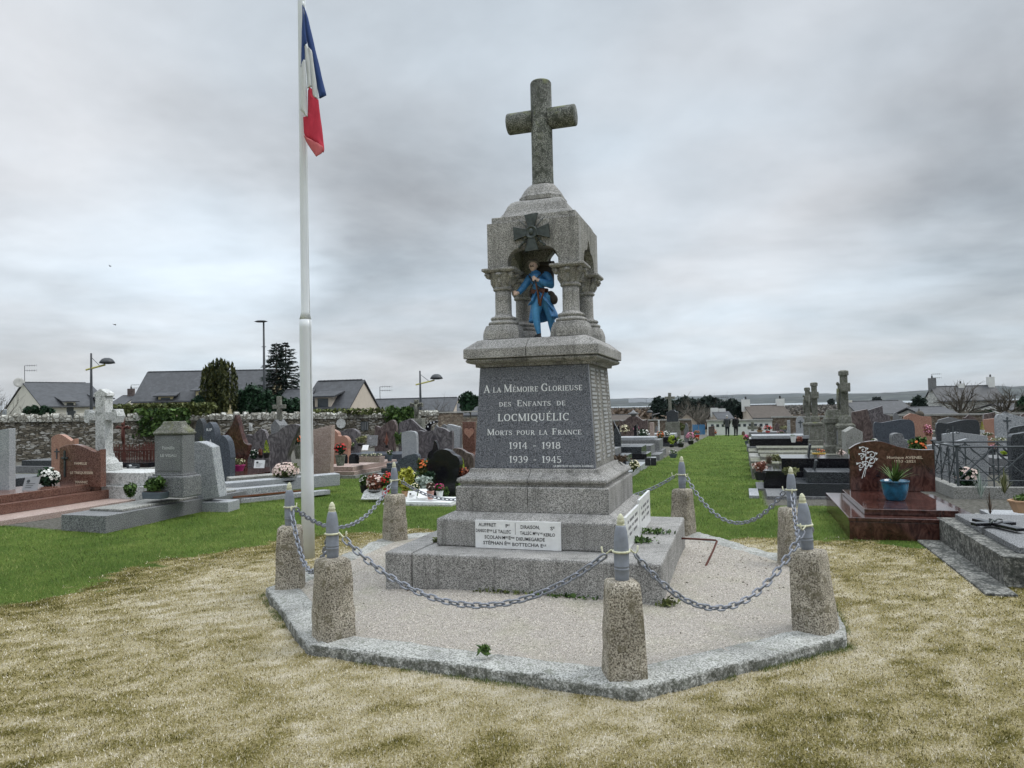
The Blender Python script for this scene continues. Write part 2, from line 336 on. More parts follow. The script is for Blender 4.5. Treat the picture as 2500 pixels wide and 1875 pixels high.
def turf_f(x,y):       # colour of the dry turf: 0 dark moss, .5 ochre, 1 bleached
    o=np.hypot(x-.03,y+.1); k1=1-sst(2.7,3.9,o+(fbm(x,y,1.3,51)-.5)*1.6); big=fbm(x,y,.75,61,3)-.5; m1=fbm(x,y,4.2,11,4)-.5; sp=fbm(x,y,14,21,3)-.5; sq=vnoise(x,y,46,33)-.5; sd=straw_sd(x,y)
    t=.57+.18*k1+.26*big+.22*m1+.50*sp+.60*sq-.13*(1-sst(.05,1.0,sd)); m2=sst(.55,.70,fbm(x,y,4.5,71,3)); return np.clip(t-.24*m2*sst(.42,.6,fbm(x,y,17,75,2)),0,1)
def dirt_f(x,y):
    l=-6.95-.155*(y-1.2)
    a=sst(.0,.12,l-x)*(y>1.12)
    b=((x>2.15)&(y>5.6)|(x>4.3)&(y>.5)).astype(float); c=((x<-.9)&(y>9.9)&(x>-40)).astype(float)
    return np.clip(a+b+c,0,1)
def axis_pts(lo,hi,st,far,g_=1.13):
    c=list(np.arange(lo,hi+1e-6,st)); s_=st; a=c[-1]
    while a<far: s_*=g_; a+=s_; c.append(a)
    s_=st; a=c[0]; f=[]
    while a>-far: s_*=g_; a-=s_; f.append(a)
    return np.array(f[::-1]+c)
def build_ground():
    xs=axis_pts(-9,6,.1,7000); ys=axis_pts(-6.6,9,.1,7000); X,Y=np.meshgrid(xs,ys); x=X.ravel(); y=Y.ravel()
    z=ground(x,y)+(fbm(x,y,.7,2)-.5)*.05*(np.hypot(x,y)>2.9)*(np.hypot(x,y)<70)*sst(2.9,4,np.hypot(x,y))+(fbm(x,y,.02,9)-.5)*3*sst(120,400,np.hypot(x,y))
    nx=len(xs); i,j=np.meshgrid(np.arange(len(ys)-1),np.arange(nx-1),indexing='ij'); a=(i*nx+j).ravel()
    F=np.stack([a,a+1,a+1+nx,a+nx],1); rr=np.hypot(x,y)
    m_,k,b=newmat('ground_cover'); at=lambda n_:k.add('ShaderNodeAttribute',{'attribute_name':n_}).outputs['Fac']
    co=k.add('ShaderNodeNewGeometry').outputs['Position']
    fine=k.noise(co,38,5,.75); fine2=k.noise(co,190,2,.7); mid=k.noise(co,9,5,.65); big=k.noise(co,1.1,4,.6)
    f3=k.noise(co,95,3,.7); tf=k.math('ADD',at('turf'),k.math('MULTIPLY',k.math('SUBTRACT',f3,.5),1.5)); tf=k.math('ADD',tf,k.math('MULTIPLY',k.math('SUBTRACT',fine,.5),.5)); s_=k.ramp(k.math('SUBTRACT',tf,.10),TURF)
    lawn=k.ramp(k.math('MULTIPLY_ADD',fine,.6,k.math('MULTIPLY',big,.4)),[(.35,(.035,.07,.010)),(.5,(.08,.135,.022)),(.66,(.17,.22,.05))])
    c=k.mix(k.ramp(k.math('ADD',at('lawn'),k.math('MULTIPLY',k.math('SUBTRACT',mid,.5),.5)),[(.35,0.),(.65,1.)]),s_,lawn)
    dirt=k.ramp(k.noise(co,25,4,.7),[(.35,(.07,.068,.055)),(.65,(.2,.195,.175))]); c=k.mix(at('dirt'),c,dirt)
    farc=k.ramp(k.noise(co,.006,8,.7),[(.36,(.04,.045,.03)),(.47,(.085,.075,.055)),(.53,(.12,.12,.09)),(.62,(.19,.19,.15))]); c=k.mix(at('far'),c,farc)
    k.put(b.inputs['Base Color'],c); k.put(b.inputs['Roughness'],.95); k.put(b.inputs['Specular IOR Level'],.1); bump(k,b,k.math('ADD',fine,fine2),.9,.02)
    o=np_mesh('ground',np.stack([x,y,z],1),F,m_,attr=dict(lawn=lawn_f(x,y),turf=turf_f(x,y),dirt=dirt_f(x,y),far=sst(66,80,rr)),smooth=True)
    tag(o,kind='structure')
build_ground()
OC=(.03,-.10)
POSTS=dict(A=(-2.17,-1.143),B=(-.997,-2.316),C=(1.098,-2.524),D=(2.258,-1.362),E=(2.252,.761),F=(1.091,2.206),H=(-1.03,2.32),Gp=(-2.299,1.2))
VERT=[POSTS[q] for q in ('A','B','C','D','E','F','H','Gp')]
def kerb_out(x,y,m_=.0):      # True outside the kerb's outer edge
    c=np.array(OC); P=[]
    for p in VERT:
        d=np.array(p)-c; P.append(c+d*(1+(.225+m_)/np.linalg.norm(d)))
    ins=np.ones(np.shape(x),bool)
    for i in range(8):
        a,b=P[i],P[(i+1)%8]; ins&=((b[0]-a[0])*(y-a[1])-(b[1]-a[1])*(x-a[0]))>0
    return ~ins
# grass and straw blades (uncountable)
def scatter(n,r0,r1,half=R(39),pw=.55):
    r=r0*(r1/r0)**(rng.random(n)**pw if pw!=1 else rng.random(n)); a=(rng.random(n)*2-1)*half
    base=math.atan2(FW[1],FW[0]); th=base+a
    return CAM[0]+r*np.cos(th),CAM[1]+r*np.sin(th),r
def blades(name,x,y,h,w,tone,mat,lean=.5,kind='stuff',label=None,zoff=0,cat=None):
    n=len(x); z=ground(x,y)+(fbm(x,y,.7,2)-.5)*.05*sst(2.9,4,np.hypot(x,y))-.004+zoff
    an=rng.random(n)*2*PI; dx=np.cos(an)*w/2; dy=np.sin(an)*w/2
    la=rng.random(n)*2*PI; l=lean*h*rng.random(n)
    V=np.empty((n,3,3)); V[:,0]=np.stack([x-dx,y-dy,z],1); V[:,1]=np.stack([x+dx,y+dy,z],1); V[:,2]=np.stack([x+np.cos(la)*l,y+np.sin(la)*l,z+h],1)
    F=np.arange(3*n).reshape(n,3)
    o=np_mesh(name,V.reshape(-1,3),F,MATS[mat],attr=dict(tone=np.repeat(tone,3))); return tag(o,label,cat,kind=kind)
def octR(x,y):       # distance outside the outer kerb (positive outside)
    dx=x-.03; dy=y+.1; a=np.arctan2(dy,dx)-R(22.5); a=(a+PI/8)%(PI/4)-PI/8
    a=(np.arctan2(dy,dx))%(PI/4)-PI/8
    return np.hypot(dx,dy)*np.cos(a)
x,y,r_=scatter(430000,2.0,11,pw=.8)
k_=kerb_out(x,y,-.01)&(lawn_f(x,y)<rng.random(len(x))*.8+.1)&(dirt_f(x,y)<.5); x,y,r_=x[k_],y[k_],r_[k_]
ms=turf_f(x,y); tn=np.clip(ms+(rng.random(len(x))-.45)*1.05,0,1)
blades('dry_grass',x,y,(.007+.013*rng.random(len(x))),np.maximum(.006,r_*.0016),tn,'turf_blade',.9,label='bleached straw and olive moss around the kerb',cat='dry grass')
x,y,r_=scatter(420000,4.5,62,pw=.75)
k_=(lawn_f(x,y)>rng.random(len(x)))&(dirt_f(x,y)<.5)&kerb_out(x,y,-.01); x,y,r_=x[k_],y[k_],r_[k_]
tn=np.clip(rng.random(len(x))*.75+(fbm(x,y,1.3,41)-.5)*1.3+(fbm(x,y,6,42,3)-.5)*1.2+.06,0,1)
blades('lawn_grass',x,y,.018+.03*rng.random(len(x)),np.maximum(.003,r_*.00055),tn,'lawn_blade',1.2,label='short green lawn between the graves',cat='grass')
# ---------------- distance: water, hills ----------------
def sector(name,r0,r1,z0,z1fun,mat,a0=-60,a1=60,na=240,nr=8):
    base=math.atan2(FW[1],FW[0]); V=[]
    for i in range(nr+1):
        for j in range(na+1):
            t=i/nr; r_=r0+(r1-r0)*t; a=base+R(a1+(a0-a1)*j/na); V.append((CAM[0]+r_*math.cos(a),CAM[1]+r_*math.sin(a),z1fun(t,a,r_)))
    F=[(i*(na+1)+j,i*(na+1)+j+1,(i+1)*(na+1)+j+1,(i+1)*(na+1)+j) for i in range(nr) for j in range(na)]
    return np_mesh(name,V,F,mat,smooth=True)
m_,k,b=newmat('sea_water'); k.put(b.inputs['Base Color'],(.25,.28,.3)); k.put(b.inputs['Roughness'],.35); k.put(b.inputs['Specular IOR Level'],.8)
tag(sector('water',1500,3600,0,lambda t,a,r_:-9.0,m_),kind='structure')
m_,k,b=newmat('hill_cover'); co=k.add('ShaderNodeNewGeometry').outputs['Position']
k.put(b.inputs['Base Color'],k.ramp(k.noise(co,.009,8,.72),[(.42,(.008,.013,.012)),(.52,(.022,.030,.026)),(.62,(.07,.075,.062))])); k.put(b.inputs['Roughness'],1.)
def hillz(t,a,r_):
    h=float(fbm(np.array(a*9.),np.array(.3),1,5,4)); h2=float(fbm(np.array(a*90.),np.array(r_*.001),1,6,3)); px=-(math.degrees(a)-math.degrees(math.atan2(FW[1],FW[0])))
    right=float(sst(18,34,px)); H=13+24*h+22*right
    return -9.3+(H+8*(h2-.3))*math.sin(min(1,t*1.25)*PI/2)
tag(sector('hills',3000,4300,0,hillz,m_,na=700,nr=12),kind='structure')
def hillz2(t,a,r_):
    h=float(fbm(np.array(a*6.+3),np.array(.8),1,15,3)); h2=float(fbm(np.array(a*60.),np.array(r_*.001),1,16,3))
    return -9.3+(36+44*h+10*h2)*math.sin(min(1,t*1.25)*PI/2)
tag(sector('hills',5200,6500,0,hillz2,m_,na=400,nr=8),kind='structure')
# ---------------- kerb and gravel ----------------
def kerb():
    V=[];F=[];N=60;nv=8; out=[];inn=[]
    for p in VERT:
        d=Vector((p[0]-OC[0],p[1]-OC[1])); L=d.length; d.normalize(); out.append(Vector((p[0],p[1]))+d*.225); inn.append(Vector((p[0],p[1]))-d*.075)
    rows=0
    for i in range(8):
        for k2 in range(N):
            t=k2/N; o_=out[i].lerp(out[(i+1)%8],t); n_=inn[i].lerp(inn[(i+1)%8],t); 
            w=[(0,-.2),(0.0,-.018),(.025,-.002),(.08,.004),(.5,.006),(.9,.003),(1,-.01),(1,-.2)]
            for s_,z in w:
                p=o_.lerp(n_,s_); q=float(fbm(np.array(p.x),np.array(p.y),5,3,4))-.5; q2=float(fbm(np.array(p.x+9),np.array(p.y+z*4),14,8,3))-.5
                e=.035 if s_<.2 else .02
                d=(p-Vector(OC)).normalized(); joint=.012 if (k2 in (0,) or (k2==30 and i%2==0)) else 0
                V.append((p.x+d.x*(q*e+q2*.03-joint),p.y+d.y*(q*e+q2*.03-joint),z+(q*.03+q2*.02-joint if z>-.1 else 0)))
            rows+=1
    for a in range(rows):
        for j in range(7): F.append((a*8+j,((a+1)%rows)*8+j,((a+1)%rows)*8+j+1,a*8+j+1))
    return np_mesh('kerb',V,F,M['kerb_concrete'],smooth=True),inn,out
ko,INN,OUTK=kerb(); tag(ko,kind='structure')
n_=26000; i_=rng.integers(0,8,n_); t_=rng.random(n_); A_=np.array([tuple(v) for v in OUTK]); B_=np.roll(A_,-1,0); q_=A_[i_]*(1-t_)[:,None]+B_[i_]*t_[:,None]; d_=q_-np.array(OC); d_/=np.linalg.norm(d_,axis=1)[:,None]; q_=q_+d_*(-.015+.07*rng.random(n_)**2)[:,None]; x,y=q_[:,0],q_[:,1]; k_=(fbm(x,y,2.3,91,3)*.6+fbm(x,y,9,92,2)*.4>.52); x,y=x[k_],y[k_]
blades('kerb_grass',x,y,.012+.025*rng.random(len(x)),np.full(len(x),.0035),rng.random(len(x))*.6,'lawn_blade',.9,label='ragged green tufts along the foot of the kerb',cat='grass')
def gravel():
    m_,k,b=newmat('pale_gravel'); co=k.add('ShaderNodeNewGeometry').outputs['Position']
    f=k.noise(co,150,3,.75); f2=k.noise(co,45,3,.6); big=k.noise(co,2.,5,.65)
    c=k.ramp(f,[(.38,(.13,.115,.095)),(.48,(.33,.302,.265)),(.60,(.53,.50,.46))]); c=k.mix(1.0,c,k.ramp(f2,[(.3,.85),(.7,1.1)]),'MULTIPLY')
    c=k.mix(k.ramp(big,[(.5,0.),(.72,.45)]),c,(.30,.30,.2)); k.put(b.inputs['Base Color'],c); k.put(b.inputs['Roughness'],.95); k.put(b.inputs['Specular IOR Level'],.15)
    bump(k,b,k.math('ADD',f,f2),.8,.012)
    V=[(0,0,.09)];F=[];N=240;K=46
    for i in range(1,K+1):
        for j in range(N):
            u=j/N*8; a=int(u)%8; p=INN[a].lerp(INN[(a+1)%8],u-int(u)); t=i/K; x=OC[0]+(p.x-OC[0])*t*1.03; y=OC[1]+(p.y-OC[1])*t*1.03
            r_=math.hypot(x,y); V.append((x,y,.085*(1-float(sst(1.0,2.4,r_)))-.012+.012*float(fbm(np.array(x),np.array(y),4,4,4))))
    F=[(0,1+j,1+(j+1)%N,1+(j+1)%N) for j in range(N)]
    F3=[(0,1+j,1+(j+1)%N) for j in range(N)]; F4=[(1+(i-1)*N+j,1+i*N+j,1+i*N+(j+1)%N,1+(i-1)*N+(j+1)%N) for i in range(1,K) for j in range(N)]
    me=bpy.data.meshes.new('gravel'); me.from_pydata(V,[],F3+F4); me.update(); o=link_mesh('gravel_bed',me,m_,smooth=True); tag(o,kind='structure')
gravel()
def gravz(x,y): return .085*(1-sst(1.0,2.4,np.hypot(x,y)))-.012+.012*fbm(x,y,4,4,4)
def pebbles(n,smin,smax,name,mat,tonef,inside=2.30,label=None,clump=None):
    x=rng.uniform(-2.5,2.5,n); y=rng.uniform(-2.6,2.5,n); k_=(octR(x,y)<inside)&((abs(x)>1.18)|(abs(y)>1.18))
    if clump is not None: k_&=clump(x,y)
    x,y=x[k_],y[k_]; n=len(x); s_=rng.uniform(smin,smax,n); B=np.array([(1,0,0),(-1,0,0),(0,1,0),(0,-1,0),(0,0,.7)])
    an=rng.random(n)*PI; c,s=np.cos(an),np.sin(an); V=np.empty((n,5,3)); j=rng.uniform(.6,1.2,(n,5,1)); L=B[None]*j
    V[:,:,0]=(L[:,:,0]*c[:,None]-L[:,:,1]*s[:,None])*s_[:,None]+x[:,None]; V[:,:,1]=(L[:,:,0]*s[:,None]+L[:,:,1]*c[:,None])*s_[:,None]+y[:,None]; V[:,:,2]=L[:,:,2]*s_[:,None]+gravz(x,y)[:,None]
    q=np.array([(0,2,4),(2,1,4),(1,3,4),(3,0,4)]); F=(np.arange(n)[:,None,None]*5+q[None]).reshape(-1,3)
    tag(np_mesh(name,V.reshape(-1,3),F,MATS[mat],attr=dict(tone=np.repeat(tonef(n),5))),label,'gravel',kind='stuff')
pebbles(80000,.003,.0075,'loose_gravel','pebble',lambda n:rng.random(n)**.7,label='pale pinkish gravel inside the kerb')
pebbles(5000,.005,.016,'leaf_litter','leaf_brown',lambda n:rng.random(n)*.3,label='dark leaf crumbs scattered on the gravel right of the monument',clump=lambda x,y:(rng.random(len(x))<.40*sst(1.2,1.4,x)*sst(-1.0,.3,y)+.018))
# ---------------- lettering ----------------
def text_mesh(body,h,mat,name='lettering',parent=None,mtx=None,sx=1.,ext=.0015,align='CENTER',shear=0,width=None):
    cu=bpy.data.curves.new('t','FONT'); cu.body=body; cu.size=h/.7; cu.extrude=ext; cu.align_x=align; cu.resolution_u=2; cu.shear=shear; cu.offset=h*.02
    to=bpy.data.objects.new('t',cu); COL.objects.link(to); dg=bpy.context.evaluated_depsgraph_get()
    me=bpy.data.meshes.new_from_object(to.evaluated_get(dg)); bpy.data.objects.remove(to); bpy.data.curves.remove(cu)
    if width:
        xs=[v.co.x for v in me.vertices]; sx=width/(max(xs)-min(xs))
    T=Matrix.Diagonal((sx,1,1,1)); me.transform((mtx or Matrix.Identity(4))@T); me.materials.clear()
    return link_mesh(name,me,M[mat],parent)
def face_mtx(origin,xdir,updir):
    x=Vector(xdir).normalized(); u=Vector(updir).normalized(); n=x.cross(u).normalized(); m_=Matrix.Identity(4)
    for i in range(3): m_[i][0]=x[i]; m_[i][1]=u[i]; m_[i][2]=n[i]; m_[i][3]=origin[i]
    return m_
TK,TN=.155,.075
def glyph(ch):
    """serif capital in a box 1 high; returns (width, list of (points, width))"""
    S_=[]
    def st(pts,w): S_.append((pts,w))
    def stem(x,y0=0,y1=1,w=TK,sb=1,stp=1):
        st([(x,y0),(x,y1)],w); e=w/2+.07
        if sb: st([(x-e,y0+.03),(x+e,y0+.03)],.06)
        if stp: st([(x-e,y1-.03),(x+e,y1-.03)],.06)
    def arc(cx,cy,rx,ry,a0,a1,w0,w1=None,n=16):
        pts=[];ws=[]
        for i in range(n+1):
            a=R(a0+(a1-a0)*i/n); pts.append((cx+rx*math.cos(a),cy+ry*math.sin(a))); ws.append(TN+(w0-TN)*abs(math.cos(a))**1.3)
        S_.append((pts,ws))
    W_=.7
    if ch==' ': return .32,[]
    if ch=='A': st([(.08,0),(.38,.98)],TN); st([(.36,.98),(.68,0)],TK); st([(.18,.33),(.58,.33)],.06); st([(-.02,.03),(.2,.03)],.06); st([(.54,.03),(.82,.03)],.06); W_=.8
    elif ch=='L': stem(.17); st([(.1,.035),(.62,.035)],.07); st([(.62,0),(.62,.24)],.07); W_=.68
    elif ch in 'EÉF':
        stem(.17,sb=(ch=='F')); st([(.1,.965),(.6,.965)],.07); st([(.6,1),(.6,.78)],.06); st([(.17,.52),(.46,.52)],.06); st([(.46,.42),(.46,.62)],.05)
        if ch!='F': st([(.1,.035),(.62,.035)],.07); st([(.62,0),(.62,.24)],.06)
        if ch=='É': st([(.3,1.1),(.48,1.27)],.09)
        W_=.68
    elif ch=='I': stem(.17); W_=.36
    elif ch=='M': stem(.13,w=TN); stem(.87); st([(.13,1),(.5,.06)],TK); st([(.5,.06),(.87,1)],TN); W_=1.02
    elif ch=='N': stem(.13,w=TN); stem(.75,w=TN,sb=0); st([(.13,1),(.75,0)],TK); W_=.88
    elif ch in 'OQ':
        arc(.42,.5,.33,.46,0,360,TK,n=28); W_=.84
        if ch=='Q': st([(.40,.16),(.6,.0),(.82,-.14)],.10)
    elif ch=='C' or ch=='G':
        arc(.44,.5,.34,.46,48,312,TK,n=22); st([(.68,.98),(.68,.72)],.06); W_=.76
        if ch=='G': stem(.66,.05,.44,w=.12,sb=0); W_=.82
    elif ch=='D': stem(.17); arc(.2,.5,.5,.465,-90,90,TK); st([(.1,.965),(.24,.965)],TN); st([(.1,.035),(.24,.035)],TN); W_=.8
    elif ch in 'PR':
        stem(.17); arc(.3,.74,.27,.225,-90,90,TK*.9,n=12); st([(.1,.965),(.32,.965)],TN); st([(.17,.515),(.32,.515)],TN); W_=.66
        if ch=='R': st([(.34,.5),(.66,.0)],TK*.9); st([(.58,.03),(.8,.03)],.06); W_=.76
    elif ch=='U': stem(.17,.3,1,sb=0); stem(.68,.3,1,w=TN,sb=0); arc(.425,.32,.255,.285,180,360,TK*.8,n=12); W_=.86
    elif ch=='T': stem(.37,stp=0); st([(.02,.965),(.72,.965)],.07); st([(.03,1),(.03,.76)],.06); st([(.71,1),(.71,.76)],.06); W_=.74
    elif ch=='S': S_.append(([(.52,.78),(.46,.92),(.3,.965),(.14,.9),(.1,.74),(.18,.6),(.34,.5),(.5,.4),(.56,.24),(.48,.09),(.3,.035),(.13,.09),(.08,.24)],[.06,.07,.075,.1,.13,.15,.16,.15,.13,.1,.075,.07,.06])); st([(.54,.98),(.54,.74)],.05); st([(.07,.02),(.07,.27)],.05); W_=.64
    elif ch=='1': stem(.22); st([(.05,.78),(.2,.95)],.07); W_=.42
    elif ch=='4': st([(.46,.05),(.46,1)],.13); st([(.44,1),(.04,.32)],TN); st([(.02,.3),(.64,.3)],.07); st([(.34,.03),(.6,.03)],.06); W_=.66
    elif ch=='9': arc(.32,.68,.23,.28,0,360,.13,n=20); S_.append(([(.55,.68),(.52,.35),(.38,.1),(.14,.04)],[.13,.12,.09,.07])); W_=.64
    elif ch=='8': arc(.32,.74,.2,.22,0,360,.12,n=18); arc(.32,.27,.25,.24,0,360,.13,n=20); W_=.64
    elif ch=='3': arc(.28,.74,.22,.225,150,-90,.13,n=14); arc(.28,.275,.26,.24,90,-150,.14,n=14); W_=.62
    elif ch=='5': st([(.14,.98),(.14,.55)],TN); st([(.12,.965),(.52,.965)],.08); arc(.26,.3,.27,.265,118,-140,.14,n=16); W_=.62
    elif ch=='-': st([(.05,.42),(.4,.42)],.08); W_=.46
    return W_,S_
def serif_line(mb,text,width,zb,hbig,hsmall,xc=0,sp=.09,cond=1.,wordgap=1.):
    """text in which an upper-case letter marked with ^ before it is an initial"""
    items=[];x=0;i=0
    while i<len(text):
        big=text[i]=='^'
        if big: i+=1
        h=hbig if big else hsmall; w,ss=glyph(text[i])
        if text[i]==' ': w*=wordgap
        items.append((x,h,ss)); x+=(w+sp)*h; i+=1
    x-=sp*h; k_=width/x; n=0
    for x0,h,ss in items:
        for pts,w in ss:
            P=[Vector((xc-width/2+(x0+px*h)*k_,zb+py*h)) for px,py in pts]; m_=len(P)
            ws=[(w[j] if hasattr(w,'__len__') else w)*h*.5 for j in range(m_)]; Lp=[];Rp=[]; closed=(P[0]-P[-1]).length<1e-5 and m_>3
            for j in range(m_):
                a=P[j-1] if j>0 else (P[-2] if closed else P[0]); b=P[j+1] if j<m_-1 else (P[1] if closed else P[-1]); t=(b-a).normalized(); nn=Vector((-t.y,t.x)); Lp.append(P[j]+nn*ws[j]); Rp.append(P[j]-nn*ws[j])
            e=.0022+(n%7)*.00012; n+=1
            vs=[];fs=[]
            for j in range(m_): vs+=[(Lp[j].x,Lp[j].y,e),(Rp[j].x,Rp[j].y,e),(Lp[j].x,Lp[j].y,-.002),(Rp[j].x,Rp[j].y,-.002)]
            for j in range(m_-1):
                q=j*4; fs+=[(q,q+1,q+5,q+4),(q,q+4,q+6,q+2),(q+1,q+3,q+7,q+5)]
            fs+=[(0,2,3,1),((m_-1)*4,(m_-1)*4+1,(m_-1)*4+3,(m_-1)*4+2)]
            mb.add(vs,fs)
# ---------------- the monument ----------------
mon=thing('war_memorial','tall grey granite war memorial topped by a round-armed cross, on a stepped base','memorial',(0,0,0))
G1,G2=M['monument_granite'],M['monument_granite_weathered']
def step(name,hw,z0,z1,mat,chz=0,chw=0,joints=(),bev=.012):
    # blocks with real open joints along x
    xs=[-hw]+list(joints)+[hw]; mb=MB()
    for a,b_ in zip(xs[:-1],xs[1:]):
        a2=a+(.0025 if a!=-hw else 0); b2=b_-(.0025 if b_!=hw else 0)
        if chz:
            i0=chw if a==-hw else 0; i1=chw if b_==hw else 0
            mb.ring([[(a2,-hw,z0),(b2,-hw,z0),(b2,hw,z0),(a2,hw,z0)],[(a2,-hw,z1),(b2,-hw,z1),(b2,hw,z1),(a2,hw,z1)],[(a2+i0,-hw+chw,z1+chz),(b2-i1,-hw+chw,z1+chz),(b2-i1,hw-chw,z1+chz),(a2+i0,hw-chw,z1+chz)]])
        else: mb.box(a2,b2,-hw,hw,z0,z1)
    return mb.build(name,mat,mon,bevel=bev)
step('lower_step',1.185,-.1,.361,G1,0,0,(-.93,),.018)
step('middle_step',.843,.362,.600,G1,.055,.12,(),.015)
def square_blocks(name,prof,mat,cut,bev=.006,parent=mon):
    mb=MB()
    for sgn in (0,1):
        rs=[]
        for h,z in prof:
            a,b_=(-h,cut-.002) if sgn==0 else (cut+.002,h); rs.append([(a,-h,z),(b_,-h,z),(b_,h,z),(a,h,z)])
        mb.ring(rs)
    return mb.build(name,mat,parent,bevel=bev)
square_blocks('plinth_block',[(.704,.656),(.704,.872),(.697,.879),(.688,.882)],G1,-.02,.008)
square_blocks('plinth_moulding',[(.672,.8825),(.668,.905),(.690,.915),(.697,.93),(.695,.945),(.68,.958),(.64,.975),(.61,1.0),(.598,1.034)],G1,-.02,.003)
MB().sq([(.56,1.0345),(.506,1.968)]).build('die_block',G2,mon,bevel=.003)
# front inscription panel (sloping)
def fz(z,off=0): return -( .568+( .514-.568)*(z-1.034)/(1.968-1.034)) - off
mb=MB(); z0,z1=1.036,1.966
mb.ring([[(-.568,fz(z0),z0),(.568,fz(z0),z0),(.568,fz(z0)+.05,z0),(-.568,fz(z0)+.05,z0)],[(-.514,fz(z1),z1),(.514,fz(z1),z1),(.514,fz(z1)+.05,z1),(-.514,fz(z1)+.05,z1)]])
pan=mb.build('inscription_panel',M['panel_granite'],mon,bevel=.003)
up=Vector((0,fz(z1)-fz(z0),z1-z0)).normalized(); nrm=Vector((1,0,0)).cross(up)
def on_front(x,z): p=Vector((x,fz(z),z)); return face_mtx(p+nrm*.0,(1,0,0),up)
mb=MB(); Zt=lambda y:(1.968-(y-178)*.000892)-1.036
for t,w,yb,hb,hs_,xc,wg in [('^A LA ^MÉMOIRE ^GLORIEUSE',.935,442,.070,.047,-.008,1.1),('DES ^ENFANTS DE',.630,590,.056,.041,-.012,2.6),('LOCMIQUÉLIC',.675,741,.066,.066,-.002,1),('^MORTS POUR LA ^FRANCE',.89,884,.056,.041,.002,1.9),('1914 - 1918',.485,1025,.059,.059,.012,1.7),('1939 - 1945',.49,1166,.059,.059,.016,1.7)]:
    serif_line(mb,t,w,Zt(yb),hb,hs_,xc,wordgap=wg)
mb.xf(on_front(0,1.036)); mb.build('lettering',M['letter_white'],pan)
text_mesh('LE MESTR ET LE FLOCH A KERVIG','.0' and .016,'letter_white','lettering',pan,on_front(.37,1.05),width=.36)
# name plates on the right and (mirrored) left sides
for sx in (1,-1):
    for a0,a1 in ((-.93,-.02),(.02,.93)):
        mb=MB(); q=[]
        for z in (z0,z1):
            h=.560+(.506-.560)*(z-1.034)/.934; o_=.568+(.514-.568)*(z-1.034)/.934-.001; q.append([(sx*(h-.001),a0*h,z),(sx*o_,a0*h,z),(sx*o_,a1*h,z),(sx*(h-.001),a1*h,z)])
        pl=mb.build('name_panel',M['pale_plate'],mon,bevel=.002)
        if sx==1:
            tx=MB(); rr=random.Random(int(a0*100)+5)
            for r_ in range(23):
                z=z1-.05-r_*.0375; h=.56+(.506-.56)*(z-1.034)/.934; o_=.568+(.514-.568)*(z-1.034)/.934-.001; y=a0*h+.06; n=rr.randint(7,11)
                for c_ in range(n):
                    w=.016+.006*rr.random(); tx.box(o_-.002,o_+.0012,y,y+w*.72,z,z+.021); y+=w+.002
                y=a1*h-.13
                for c_ in range(rr.randint(4,6)):
                    tx.box(o_-.002,o_+.0012,y,y+.008,z,z+.016); y+=.014
            tx.build('names',M['name_print'],pl)
# cornice
square_blocks('cornice_moulding',[(.545,1.9685),(.548,1.995),(.578,2.0),(.605,2.008),(.618,2.022),(.616,2.036),(.600,2.046)],G2,-.03,.002)
square_blocks('cornice_slab',[(.634,2.0465),(.634,2.135),(.535,2.215),(.50,2.228)],G1,-.03,.006)
# columns
def column(cx,cy):
    c=thing('column',None,None,(cx,cy,2.2285)); del_=None; c.parent=mon
    MB().sq([(.178,0),(.178,.055),(.172,.085),(.160,.115),(.150,.139)],cut=.45).build('column_base',G1,c,bevel=.006)
    MB().lathe([(.13,.1395),(.142,.146),(.148,.158),(.142,.172),(.125,.178),(.116,.185),(.116,.192),(.125,.198),(.126,.208),(.118,.219),(.094,.226),(.084,.236),(.079,.25),(.078,.40),(.077,.471)],n=32).build('column_shaft',G1,c,smooth=True)
    cap=MB().lathe([(.08,.4715),(.09,.474),(.097,.484),(.095,.494),(.084,.50),(.085,.51),(.095,.54),(.11,.575),(.125,.605),(.133,.625),(.133,.638)],n=28)
    for i in range(4):          # volutes on the corners, a boss on each side
        a=PI/4+i*PI/2; px,py=.158*math.cos(a),.158*math.sin(a); t=(-math.sin(a),math.cos(a))
        sp=[(px+math.cos(a)*.030*(1-j/22)*math.cos(j*.62),py+math.sin(a)*.030*(1-j/22)*math.cos(j*.62),.607+.030*(1-j/22)*math.sin(j*.62)) for j in range(20)]
        cap.tube(sp,[.0105]*20,6); cap.tube([(px-t[0]*.018,py-t[1]*.018,.607),(px+t[0]*.018,py+t[1]*.018,.607)],.02,10)
        cap.tube([(math.cos(a)*r_,math.sin(a)*r_,z) for r_,z in ((.08,.52),(.105,.56),(.135,.60),(.165,.635))],[.012,.014,.013,.01],6)
        b_=i*PI/2; cap.ell((.128*math.cos(b_),.128*math.sin(b_),.615),(.035,.035,.022),8,6)
        cap.tube([(math.cos(b_)*r_,math.sin(b_)*r_,z) for r_,z in ((.084,.51),(.105,.55),(.118,.585))],[.016,.02,.01],6)
    cap.build('column_capital',G1,c,smooth=True)
    MB().sq([(.145,.6385),(.166,.652),(.166,.6715)],cut=.12).build('abacus',G1,c,bevel=.003)
for cx,cy in ((-.33,-.33),(.33,-.33),(.33,.33),(-.33,.33)): column(cx,cy)
